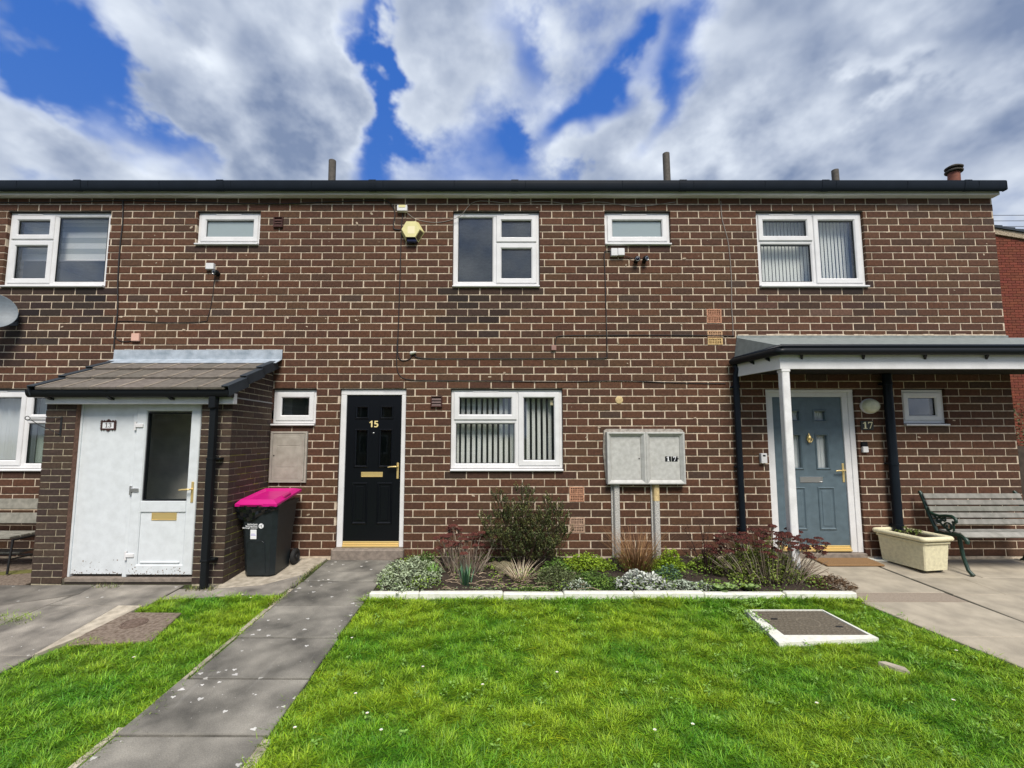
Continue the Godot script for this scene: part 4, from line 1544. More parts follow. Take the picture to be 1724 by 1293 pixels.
# ---------------------------------------------------------------- canopy over the blue-grey door
func build_canopy() -> void:
	var p := thing("door_canopy", "lean-to canopy with grey roof, white fascia and one white post", "canopy")
	var zf := 0.76
	var xe := 7.45
	var mb := MB.new()
	# roof surface: a front slope and a splayed left end
	var wl := Vector3(3.235, 2.985, 0.003); var wr := Vector3(xe, 2.985, 0.003)
	var fl := Vector3(3.345, 2.700, zf + 0.06); var fr := Vector3(xe, 2.700, zf + 0.06)
	var bl := Vector3(3.185, 2.690, 0.003)
	var dn := Vector3(0, -0.03, 0)
	mb.face(wl, wr, fr, fl, Vector3(0, 1, 1))
	mb.face3(wl, fl, bl, Vector3(-1, 1, 0))
	mb.face(wl + dn, wr + dn, fr + dn, fl + dn, Vector3(0, -1, -1))
	mb.face3(wl + dn, fl + dn, bl + dn, Vector3(1, -1, 0))
	mb.face(fl, fr, fr + dn, fl + dn, Vector3(0, 0, 1))
	mb.face(bl, fl, fl + dn, bl + dn, Vector3(-1, 0, 0))
	mb.face3(wr, fr, fr + dn, Vector3(1, 0, 0))
	part(p, "roof", mb, M.felt)
	# roll edge along the eaves
	mb = MB.new()
	mb.tube([bl + Vector3(-0.01, -0.005, 0.0), fl + Vector3(-0.012, -0.004, 0.012), fr + Vector3(0, -0.004, 0.012)], 0.024, 10)
	part(p, "eaves_roll", mb, M.gutter)
	# upstand flashing chased into the wall
	mb = MB.new()
	mb.box(Vector3(3.232, 2.955, -0.003), Vector3(7.02, 3.015, 0.012), 0.003)
	part(p, "flashing", mb, M.felt)
	mb = MB.new()
	var x := 3.25
	while x < 6.95:
		var w := rand(0.05, 0.22)
		mb.box(Vector3(x, 3.012, -0.004), Vector3(x + w, 3.016 + rand(0.006, 0.026), rand(0.006, 0.013)), 0.003)
		x += w
	part(p, "pointing", mb, M.mortar)
	# fascia: front and splayed side
	mb = MB.new()
	mb.box(Vector3(3.352, 2.428, zf - 0.022), Vector3(xe, 2.605, zf), 0.003)
	var a := Vector3(3.175, 0, 0.10); var b := Vector3(3.352, 0, zf - 0.0005)
	var side := (b - a).normalized()
	var inn := Vector3(side.z, 0, -side.x) * 0.022
	for q in [[a, b, -1.0]]:
		var lo := Vector3(0, 2.428, 0); var hi := Vector3(0, 2.600, 0)
		mb.face(a + lo, b + lo, b + hi, a + hi, -inn)
		mb.face(a + inn + lo, b + inn + lo, b + inn + hi, a + inn + hi, inn)
		mb.face(a + lo, b + lo, b + inn + lo, a + inn + lo, Vector3(0, -1, 0))
		mb.face(a + hi, b + hi, b + inn + hi, a + inn + hi, Vector3(0, 1, 0))
		mb.face(a + lo, a + hi, a + inn + hi, a + inn + lo, -side)
	part(p, "fascia_board", mb, M.upvc)
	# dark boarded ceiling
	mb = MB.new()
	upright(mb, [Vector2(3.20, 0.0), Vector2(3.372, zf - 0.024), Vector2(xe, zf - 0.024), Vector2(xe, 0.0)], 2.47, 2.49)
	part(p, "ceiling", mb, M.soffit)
	mb = MB.new()
	mb.box(Vector3(xe - 0.02, 2.43, 0.0), Vector3(xe, 2.965, zf - 0.024))
	part(p, "end_board", mb, M.upvc)
	# gutter following the eaves
	mb = MB.new()
	mb.tube([Vector3(3.125, 2.630, 0.05), Vector3(3.200, 2.632, 0.36), Vector3(3.300, 2.634, zf + 0.045), Vector3(3.36, 2.635, zf + 0.062), Vector3(xe, 2.638, zf + 0.062)], 0.046, 12)
	part(p, "gutter", mb, M.black_plastic)
	for k in 5:
		mb = MB.new()
		var bx := 3.62 + k * 0.75
		mb.prism(PackedVector2Array([Vector2(0.0, 2.545), Vector2(0.0, 2.585), Vector2(0.10, 2.66), Vector2(0.115, 2.64), Vector2(0.05, 2.58)]), -0.012, 0.012)
		var br := part(p, "gutter_bracket", mb, M.black_plastic)
		br.transform = Transform3D(Basis(Vector3.UP, -PI / 2 - 0.5), Vector3(bx, 0, zf))
	for k in 2:
		mb = MB.new()
		mb.prism(PackedVector2Array([Vector2(0.0, 2.545), Vector2(0.0, 2.585), Vector2(0.07, 2.64), Vector2(0.085, 2.62), Vector2(0.04, 2.57)]), -0.012, 0.012)
		var br := part(p, "gutter_bracket", mb, M.black_plastic)
		var at := a.lerp(b, 0.42 + 0.36 * k)
		br.transform = Transform3D(Basis(Vector3.UP, PI - 0.25), at)
	# white post
	mb = MB.new()
	mb.box(Vector3(3.372, gy(0.72) - 0.02, zf - 0.092), Vector3(3.466, 2.4275, zf - 0.002), 0.008)
	part(p, "post", mb, M.white_paint)
	mb = MB.new()
	mb.box(Vector3(3.366, 2.395, zf - 0.098), Vector3(3.472, 2.4265, zf + 0.0035), 0.004)
	part(p, "post_cap", mb, M.white_paint)


# ---------------------------------------------------------------- things fixed to the walls
func downpipe(label: String, x: float, top: float, bottom: float, z: float, r: float, swan: bool) -> void:
	var t := thing("downpipe", label, "downpipe", Vector3.ZERO, "black downpipes by the blue-grey door")
	var mb := MB.new()
	var pts := [Vector3(x, bottom, z), Vector3(x, top, z)]
	if swan:
		pts.append_array([Vector3(x + 0.01, top + 0.06, z + 0.01), Vector3(x + 0.02, top + 0.10, z + 0.02), Vector3(x + 0.0, top + 0.19, z - 0.01)])
	mb.tube(pts, r, 14)
	part(t, "pipe", mb, M.gutter)
	for y in [top - 0.15, (top + bottom) * 0.5, bottom + 0.42]:
		mb = MB.new()
		mb.tube([Vector3(x, y, z), Vector3(x, y + 0.035, z)], r + 0.006, 14)
		mb.box(Vector3(x - 0.055, y + 0.006, -0.004), Vector3(x + 0.055, y + 0.029, z - r * 0.4), 0.003)
		part(t, "clip", mb, M.gutter)

func cable(label: String, pts: Array, r: float, m: Material) -> void:
	var t := thing("wall_cable", label, "cable", Vector3.ZERO, "cables clipped to the brickwork")
	var q := []
	for k in pts.size() - 1:
		var a: Array = pts[k]; var b: Array = pts[k + 1]
		var p0: Array = pts[maxi(k - 1, 0)]; var p3: Array = pts[mini(k + 2, pts.size() - 1)]
		for s in 6:
			var u := s / 6.0
			var f := Vector2(a[0], a[1]).cubic_interpolate(Vector2(b[0], b[1]), Vector2(p0[0], p0[1]), Vector2(p3[0], p3[1]), u)
			q.append(Vector3(f.x, f.y, r * 0.9))
	q.append(Vector3(pts[-1][0], pts[-1][1], r * 0.9))
	var mb := MB.new()
	mb.tube(q, r, 6)
	part(t, "sheath", mb, m)

func eye_camera(t: Node3D, at: Vector3, aim: Vector3) -> void:
	var mb := MB.new()
	var b := Basis.looking_at(aim, Vector3.UP) * Basis(Vector3.RIGHT, -PI / 2)
	mb.xf = Transform3D(b, at)
	mb.lathe([Vector2(0.0, -0.03), Vector2(0.03, -0.028), Vector2(0.040, 0.0), Vector2(0.040, 0.028), Vector2(0.035, 0.035), Vector2(0.031, 0.036)], 20)
	part(t, "housing", mb, M.black_plastic)
	mb = MB.new()
	mb.xf = Transform3D(b, at)
	mb.lathe([Vector2(0.031, 0.036), Vector2(0.026, 0.037), Vector2(0.022, 0.032)], 20)
	part(t, "bezel", mb, M.steel)
	mb = MB.new()
	mb.xf = Transform3D(b, at)
	mb.lathe([Vector2(0.022, 0.032), Vector2(0.015, 0.036), Vector2(0.0, 0.038)], 20)
	part(t, "lens", mb, M.lens_blue)
	mb = MB.new()
	mb.tube([Vector3(at.x, at.y - 0.01, -0.004), at], [0.032, 0.02], 12)
	part(t, "mount", mb, M.black_plastic)

func white_box(t: Node3D, called: String, x0: float, x1: float, y0: float, y1: float, d: float, m: Material = null) -> void:
	var mb := MB.new()
	mb.box(Vector3(x0, y0, -0.004), Vector3(x1, y1, d), 0.006)
	part(t, called, mb, m if m else M.upvc)

func build_fixtures() -> void:
	var mb: MB
	var t: Node3D
	# meter cupboard left of the black door: an old glass-fibre door in a frame
	t = thing("meter_box", "grey meter box with one weathered door under the small window", "meter box", Vector3.ZERO, "meter boxes")
	mb = MB.new()
	ring(mb, -3.190, -2.690, 0.990, 1.680, 0.030, -0.004, 0.032, 0.006, 0.004)
	part(t, "frame", mb, M.grp_old)
	mb = MB.new()
	mb.box(Vector3(-3.158, 1.022, -0.002), Vector3(-2.722, 1.648, 0.026), 0.003)
	for e in [[-3.10, -2.79, 1.49, 1.615], [-3.09, -2.81, 1.20, 1.475], [-3.12, -2.80, 1.05, 1.19]]:
		mb.box(Vector3(e[0], e[2], 0.024), Vector3(e[1], e[3], 0.0285), 0.002)
	part(t, "door", mb, M.grp_old)
	mb = MB.new()
	mb.box(Vector3(-2.742, 1.022, 0.0262), Vector3(-2.724, 1.648, 0.038), 0.003)
	part(t, "hinge_strip", mb, M.grp_old)
	mb = MB.new()
	mb.tube([Vector3(-3.135, 1.355, 0.02), Vector3(-3.135, 1.355, 0.031)], 0.009, 10)
	part(t, "lock", mb, M.black_metal)
	# twin meter box
	t = thing("meter_box", "double pale grey meter box with the number 17 on its second door", "meter box", Vector3.ZERO, "meter boxes")
	mb = MB.new()
	mb.prism(PackedVector2Array([Vector2(1.335, 1.42), Vector2(1.352, 1.695), Vector2(1.39, 1.715), Vector2(2.40, 1.715), Vector2(2.435, 1.69), Vector2(2.447, 1.30), Vector2(2.43, 0.98), Vector2(1.37, 0.98)]), -0.004, 0.020)
	part(t, "cement_bed", mb, M.cement)
	for k in 2:
		var x0 := 1.372 + k * 0.5235
		var x1 := x0 + 0.5225
		mb = MB.new()
		ring(mb, x0, x1, 0.975, 1.672, 0.060, -0.002, 0.105, 0.038, 0.006)
		part(t, "frame", mb, M.grp)
		mb = MB.new()
		mb.box(Vector3(x0 + 0.061, 1.036, -0.002), Vector3(x1 - 0.061, 1.611, 0.062), 0.003)
		part(t, "door", mb, M.grp)
		mb = MB.new()
		mb.tube([Vector3(x1 - 0.085, 1.315, 0.055), Vector3(x1 - 0.085, 1.315, 0.066)], 0.009, 10)
		part(t, "lock", mb, M.black_metal)
	for k in 2:
		mb = MB.new()
		var nx := 2.160 + k * 0.088
		mb.box(Vector3(nx, 1.275, 0.0615), Vector3(nx + 0.080, 1.345, 0.0645), 0.001)
		var tile := part(t, "number_tile", mb, M.black_plastic)
		lettering(tile, "digit", ["1", "7"][k], 0.062, 0.003, M.white_print, Vector3(nx + 0.040, 1.310, 0.065), "Droid Serif", 700)
	# galvanised troughs below the twin box
	for k in 2:
		t = thing("cable_trough", ["whitish galvanised cable cover under the unnumbered half of the double meter box", "galvanised cable cover with rusty yellow top under the number 17 meter box"][k], "cable cover", Vector3.ZERO, "cable covers below the double meter box")
		var x0: float = [1.455, 1.990][k]
		mb = MB.new()
		upright(mb, [Vector2(x0, -0.003), Vector2(x0 + 0.015, 0.045), Vector2(x0 + 0.022, 0.05), Vector2(x0 + 0.075, 0.05), Vector2(x0 + 0.083, 0.045), Vector2(x0 + 0.097, -0.003)], -0.10, 0.75 if k else 0.975)
		part(t, "cover", mb, M.galv)
		mb = MB.new()
		mb.box(Vector3(x0 - 0.022, -0.08, -0.004), Vector3(x0 - 0.001, 0.972, 0.016), 0.003)
		part(t, "side_strip", mb, M.galv)
		if k:
			mb = MB.new()
			upright(mb, [Vector2(x0 - 0.001, -0.003), Vector2(x0 + 0.014, 0.047), Vector2(x0 + 0.022, 0.052), Vector2(x0 + 0.075, 0.052), Vector2(x0 + 0.084, 0.047), Vector2(x0 + 0.098, -0.003)], 0.7505, 0.975)
			part(t, "rusty_top", mb, M.rust_paint)
	# burglar alarm: a six-sided box with a blue strobe
	t = thing("alarm_box", "cream yellow hexagonal burglar alarm with a dark blue strobe on the upper wall", "alarm", Vector3(-1.315, 4.510, 0.0))
	mb = MB.new()
	var outer := []
	var front := []
	for k in 6:
		var a := PI / 3.0 * k + PI / 6.0 * 0.0
		outer.append(Vector3(0.168 * cos(a), 0.168 * sin(a) * 1.03, -0.003))
		front.append(Vector3(0.128 * cos(a) - 0.012, 0.128 * sin(a) * 1.03 + 0.012, 0.085))
	for k in 6:
		var j := (k + 1) % 6
		if k == 4: continue
		mb.face(outer[k], outer[j], front[j], front[k], (outer[k] + outer[j]) + Vector3(0, 0, 0.1))
	for k in range(1, 5):
		mb.face3(front[0], front[k], front[k + 1], Vector3(0, 0, 1))
	part(t, "case", mb, M.alarm)
	mb = MB.new()
	mb.face(outer[4], outer[5], front[5], front[4], Vector3(0, -1, 0.3))
	for k in [4, 5]:
		mb.face3(outer[k], front[k], Vector3(0, 0, 0.0), Vector3(1 if k == 5 else -1, 0, 0))
	mb.box(Vector3(-0.072, -0.170, 0.0), Vector3(0.070, -0.125, 0.070), 0.01)
	part(t, "strobe", mb, M.lens_blue)
	mb = MB.new()
	mb.box(Vector3(-0.055, -0.055, 0.0845), Vector3(0.045, 0.055, 0.0862), 0.0008)
	part(t, "label_plate", mb, M.cream_print)
	for k in 8:
		mb = MB.new()
		var u := 0.12 + k * 0.107
		var pa: Vector3 = outer[5].lerp(outer[0], u); var pb: Vector3 = front[5].lerp(front[0], u)
		var along: Vector3 = (outer[0] - outer[5]).normalized() * 0.006
		var o := (pb - pa).cross(along).normalized() * 0.002
		if o.y > 0: o = -o
		pa = pa.lerp(pb, 0.15) + o; pb = pb.lerp(pa, 0.15) + o
		mb.face(pa - along, pb - along, pb + along, pa + along, o)
		part(t, "louvre_slot", mb, M.brown_plastic)
	t = thing("junction_box", "small white junction box with a yellowed lid above the burglar alarm", "junction box", Vector3.ZERO, "junction boxes")
	white_box(t, "case", -1.535, -1.390, 4.805, 4.895, 0.06)
	white_box(t, "lid", -1.515, -1.410, 4.850, 4.893, 0.0635, M.alarm)
	# security cameras
	t = thing("security_camera", "single black camera under a white box on the wall over the porch", "camera", Vector3.ZERO, "security cameras")
	white_box(t, "box", -4.212, -4.100, 3.955, 4.045, 0.05)
	eye_camera(t, Vector3(-4.055, 3.905, 0.055), Vector3(-0.35, -0.35, 1.0))
	t = thing("security_camera", "pair of black cameras beside two white boxes under the bathroom window", "camera", Vector3.ZERO, "security cameras")
	white_box(t, "box", 1.500, 1.592, 4.150, 4.262, 0.05)
	white_box(t, "box", 1.595, 1.690, 4.155, 4.262, 0.052)
	eye_camera(t, Vector3(1.858, 4.095, 0.06), Vector3(-0.05, -0.25, 1.0))
	eye_camera(t, Vector3(1.975, 4.100, 0.06), Vector3(0.55, -0.15, 1.0))
	mb = MB.new()
	mb.tube([Vector3(1.69, 4.16, 0.02), Vector3(1.76, 4.145, 0.012), Vector3(1.84, 4.11, 0.02)], 0.005, 6)
	part(t, "lead", mb, M.cable)
	# small boxes and vents
	t = thing("junction_box", "pinkish square junction box on the brickwork above the porch flashing", "junction box", Vector3.ZERO, "junction boxes")
	mb = MB.new(); mb.col = Color(1.0, 0.62, 0.48)
	mb.box(Vector3(-5.195, 2.932, -0.004), Vector3(-5.085, 3.040, 0.035), 0.006)
	part(t, "case", mb, M.upvc)
	for e in [[-3.300, -3.168, 4.580, 4.735, "brown plastic extractor vent beside the bathroom window over the porch"], [-1.018, -0.862, 2.012, 2.165, "brown plastic extractor vent between the black door and the ground-floor window"]]:
		t = thing("wall_vent", e[4], "vent", Vector3.ZERO, "brown wall vents")
		mb = MB.new()
		ring(mb, e[0], e[1], e[2], e[3], 0.016, -0.004, 0.03, 0.008, 0.004)
		part(t, "frame", mb, M.brown_plastic)
		for k in 3:
			mb = MB.new()
			var y: float = lerpf(e[2] + 0.02, e[3] - 0.02, (k + 0.0) / 3.0)
			mb.face(Vector3(e[0] + 0.015, y + 0.05, 0.002), Vector3(e[1] - 0.015, y + 0.05, 0.002), Vector3(e[1] - 0.015, y, 0.026), Vector3(e[0] + 0.015, y, 0.026), Vector3(0, 1, 1))
			part(t, "louvre", mb, M.brown_plastic)
	t = thing("overflow_stub", "chipped white cable entry on the wall above the black door", "cable entry")
	mb = MB.new()
	mb.tube([Vector3(-1.30, 2.766, -0.01), Vector3(-1.285, 2.766, 0.02), Vector3(-1.23, 2.775, 0.03)], [0.03, 0.022, 0.012], 9)
	part(t, "plug", mb, M.kerb)
	t = thing("junction_box", "small reddish junction box on the wall between the two meter box houses", "junction box", Vector3.ZERO, "junction boxes")
	mb = MB.new(); mb.col = Color(0.42, 0.24, 0.20)
	mb.box(Vector3(0.645, 2.80, -0.004), Vector3(0.715, 2.875, 0.03), 0.006)
	part(t, "case", mb, M.upvc)
	t = thing("wall_plug", "round pale filler patch on the brickwork over the double meter box", "filler patch")
	mb = MB.new()
	mb.xf = Transform3D(Basis(Vector3.RIGHT, PI / 2), Vector3(1.575, 2.115, -0.004))
	mb.lathe([Vector2(0.052, 0.0), Vector2(0.052, 0.006), Vector2(0.04, 0.009), Vector2(0.0, 0.010)], 16)
	part(t, "disc", mb, M.rust_paint)
	# by the blue-grey door
	t = thing("wall_light", "round cream bulkhead light on the wall beside the blue-grey door", "light", Vector3(5.008, 2.027, 0.0))
	mb = MB.new()
	mb.xf = Transform3D(Basis(Vector3.RIGHT, PI / 2).scaled(Vector3(1.12, 0.92, 1)), Vector3.ZERO)
	mb.lathe([Vector2(0.112, -0.004), Vector2(0.112, 0.025), Vector2(0.104, 0.03)], 28)
	part(t, "base", mb, M.upvc)
	mb = MB.new()
	mb.xf = Transform3D(Basis(Vector3.RIGHT, PI / 2).scaled(Vector3(1.12, 0.92, 1)), Vector3.ZERO)
	mb.lathe([Vector2(0.104, 0.028), Vector2(0.102, 0.05), Vector2(0.088, 0.075), Vector2(0.06, 0.092), Vector2(0.022, 0.098), Vector2(0.018, 0.102), Vector2(0.0, 0.103)], 28)
	part(t, "dome", mb, M.lamp_glass)
	t = thing("house_number_plaque", "dark slate plaque with the number 17 under the bulkhead light", "plaque", Vector3(4.962, 1.763, 0.0))
	mb = MB.new()
	mb.box(Vector3(-0.088, -0.062, -0.004), Vector3(0.088, 0.062, 0.012), 0.004)
	part(t, "slate", mb, M.slate)
	lettering(t, "number", "17", 0.092, 0.003, M.cream_print, Vector3(0.004, 0.0, 0.0125), "Droid Serif", 700)
	t = thing("video_doorbell", "black and white doorbell on the brickwork right of the blue-grey door", "doorbell")
	white_box(t, "camera_half", 4.858, 4.936, 1.476, 1.540, 0.032, M.black_plastic)
	white_box(t, "button_half", 4.864, 4.938, 1.395, 1.475, 0.036)
	t = thing("key_safe", "small grey key safe left of the blue-grey door frame", "key safe")
	white_box(t, "case", 3.466, 3.548, 1.250, 1.385, 0.05)
	white_box(t, "dial_window", 3.484, 3.528, 1.338, 1.368, 0.052, M.black_plastic)
	downpipe("slim black downpipe at the canopy's end beside the blue-grey door", 3.165, 2.42, gy(0.0) - 0.05, 0.06, 0.040, true)
	downpipe("thick black downpipe between the slate plaque and the small square window", 5.215, 2.462, 0.0, 0.085, 0.054, false)
	# satellite dish on the far left
	t = thing("satellite_dish", "grey satellite dish on the wall below the roller-blind window", "satellite dish", Vector3(-6.93, 3.29, 0.25))
	mb = MB.new()
	var dishb := Basis.from_euler(Vector3(-0.25, 0.85, 0.0)) * Basis(Vector3.RIGHT, PI / 2)
	mb.xf = Transform3D(dishb, Vector3.ZERO)
	var prof := []
	for k in 9:
		var r := 0.25 * (1.0 - k / 8.0)
		prof.append(Vector2(r, 0.05 * pow(r / 0.25, 2.0)))
	mb.lathe([Vector2(0.25, 0.044), Vector2(0.255, 0.05)] + prof, 30)
	part(t, "reflector", mb, M.dish)
	mb = MB.new()
	mb.tube([dishb * Vector3(0, 0.0, 0.22), dishb * Vector3(0.0, 0.12, 0.27), dishb * Vector3(0.02, 0.26, 0.22)], 0.014, 8)
	part(t, "arm", mb, M.black_metal)
	mb = MB.new()
	mb.tube([dishb * Vector3(0.02, 0.24, 0.22), dishb * Vector3(0.02, 0.30, 0.19), dishb * Vector3(0.02, 0.33, 0.175)], [0.022, 0.03, 0.034], 10)
	part(t, "receiver_head", mb, M.upvc)
	mb = MB.new()
	mb.tube([Vector3(0.0, -0.02, -0.02), Vector3(0.05, -0.05, -0.12), Vector3(0.06, -0.05, -0.254)], 0.018, 8)
	mb.box(Vector3(0.0, -0.14, -0.254), Vector3(0.12, 0.05, -0.24), 0.004)
	part(t, "wall_bracket", mb, M.black_metal)
	# cables
	cable("dark cable running under the eaves from house to house", [[-9.2, 4.965], [-7.1, 4.955], [-6.2, 4.965], [-5.5, 4.985], [-4.7, 4.965], [-3.9, 4.945], [-3.2, 4.935], [-2.5, 4.965], [-1.8, 4.985], [-1.66, 4.95], [-1.575, 4.82], [-1.59, 4.62], [-1.575, 4.56], [-1.49, 4.55]], 0.008, M.cable)
	cable("dark cable dropping from the eaves to the porch flashing", [[-5.48, 4.98], [-5.46, 4.65], [-5.47, 4.30], [-5.46, 3.80], [-5.43, 3.36], [-5.44, 3.05], [-5.44, 2.86], [-5.43, 2.815]], 0.009, M.cable)
	cable("short dark cable curling into the pinkish junction box", [[-5.45, 3.02], [-5.38, 2.945], [-5.27, 2.93], [-5.15, 2.95]], 0.006, M.cable)
	cable("thin dark cable hanging from the single camera", [[-4.10, 3.88], [-4.115, 3.55], [-4.16, 3.28], [-4.22, 3.215], [-4.7, 3.20], [-5.2, 3.22], [-5.42, 3.22]], 0.005, M.cable)
	cable("black cable dropping from the burglar alarm down past the black door's top", [[-1.46, 4.80], [-1.475, 4.60], [-1.478, 4.30], [-1.482, 3.80], [-1.487, 3.30], [-1.492, 2.90], [-1.48, 2.72], [-1.42, 2.66], [-1.33, 2.68], [-1.29, 2.74]], 0.007, M.cable)
	cable("thin cable looping below the entry plug and along a joint over the ground-floor window", [[-1.50, 2.95], [-1.50, 2.60], [-1.45, 2.45], [-1.32, 2.395], [-1.0, 2.382], [-0.5, 2.380], [0.3, 2.368], [1.0, 2.366], [1.6, 2.378], [2.4, 2.35], [3.05, 2.34]], 0.006, M.cable)
	cable("dark cable from the entry plug along a joint and up to the twin camera boxes", [[-1.25, 2.79], [-1.19, 2.70], [-0.6, 2.688], [0.2, 2.69], [1.2, 2.692], [1.395, 2.70], [1.42, 2.76], [1.42, 3.2], [1.415, 3.9], [1.41, 4.18], [1.44, 4.235], [1.51, 4.23]], 0.007, M.cable)
	cable("dark cable along a joint from the reddish box to the canopy flashing", [[0.70, 2.85], [0.715, 2.96], [0.78, 3.01], [1.3, 3.018], [2.0, 3.022], [2.7, 3.018], [3.2, 3.01]], 0.006, M.cable)
	cable("grey cable dropping past the air bricks to the canopy", [[3.10, 4.98], [3.11, 4.70], [3.18, 4.35], [3.20, 3.85], [3.185, 3.45], [3.19, 3.20], [3.185, 3.02]], 0.005, M.cable_pale)
	cable("pale thin cable sagging under the eaves above the middle bedroom window", [[-1.40, 4.80], [-1.25, 4.70], [-0.95, 4.66], [-0.65, 4.75], [-0.42, 4.97], [0.1, 4.945], [0.55, 4.975], [0.95, 4.935], [1.35, 4.965], [1.9, 4.90], [2.45, 4.965]], 0.0045, M.cable_pale)


# ---------------------------------------------------------------- ground, paths, paving
# a flagstone laid on the falling ground: plan corners (x, z), top this much above the garden level
func flag(parent: Node, called: String, plan: Array, lift: float, m: Material, tone := 1.0, thick := 0.05) -> void:
	var mb := MB.new()
	mb.col = Color(tone, tone, tone) * 0.75
	var mid := Vector2.ZERO
	for q in plan: mid += q
	mid /= plan.size()
	var tip := Vector2(rand(-0.004, 0.004), rand(-0.004, 0.004))
	var top := []; var inn := []; var low := []
	for q: Vector2 in plan:
		var y := gy(q.y) + lift + tip.dot(q - mid)
		var i: Vector2 = q + (mid - q).normalized() * 0.008
		inn.append(Vector3(i.x, gy(i.y) + lift + tip.dot(i - mid), i.y))
		top.append(Vector3(q.x, y - 0.006, q.y))
		low.append(Vector3(q.x, y - thick, q.y))
	for k in plan.size():
		var j := (k + 1) % plan.size()
		var o: Vector3 = (top[k] + top[j]) * 0.5 - Vector3(mid.x, top[k].y, mid.y)
		mb.face(top[k], top[j], inn[j], inn[k], Vector3(o.x, 1, o.z))
		mb.face(low[k], low[j], top[j], top[k], o)
	for k in range(1, plan.size() - 1):
		mb.face3(inn[0], inn[k], inn[k + 1], Vector3.UP)
	part(parent, called, mb, m)

func paving(called: String, label: String) -> Node3D:
	var o := Node3D.new()
	o.name = called
	add_child(o)
	o.set_meta("kind", "structure")
	o.set_meta("label", label)
	return o

func v2(x: float, z: float) -> Vector2:
	return Vector2(x, z)

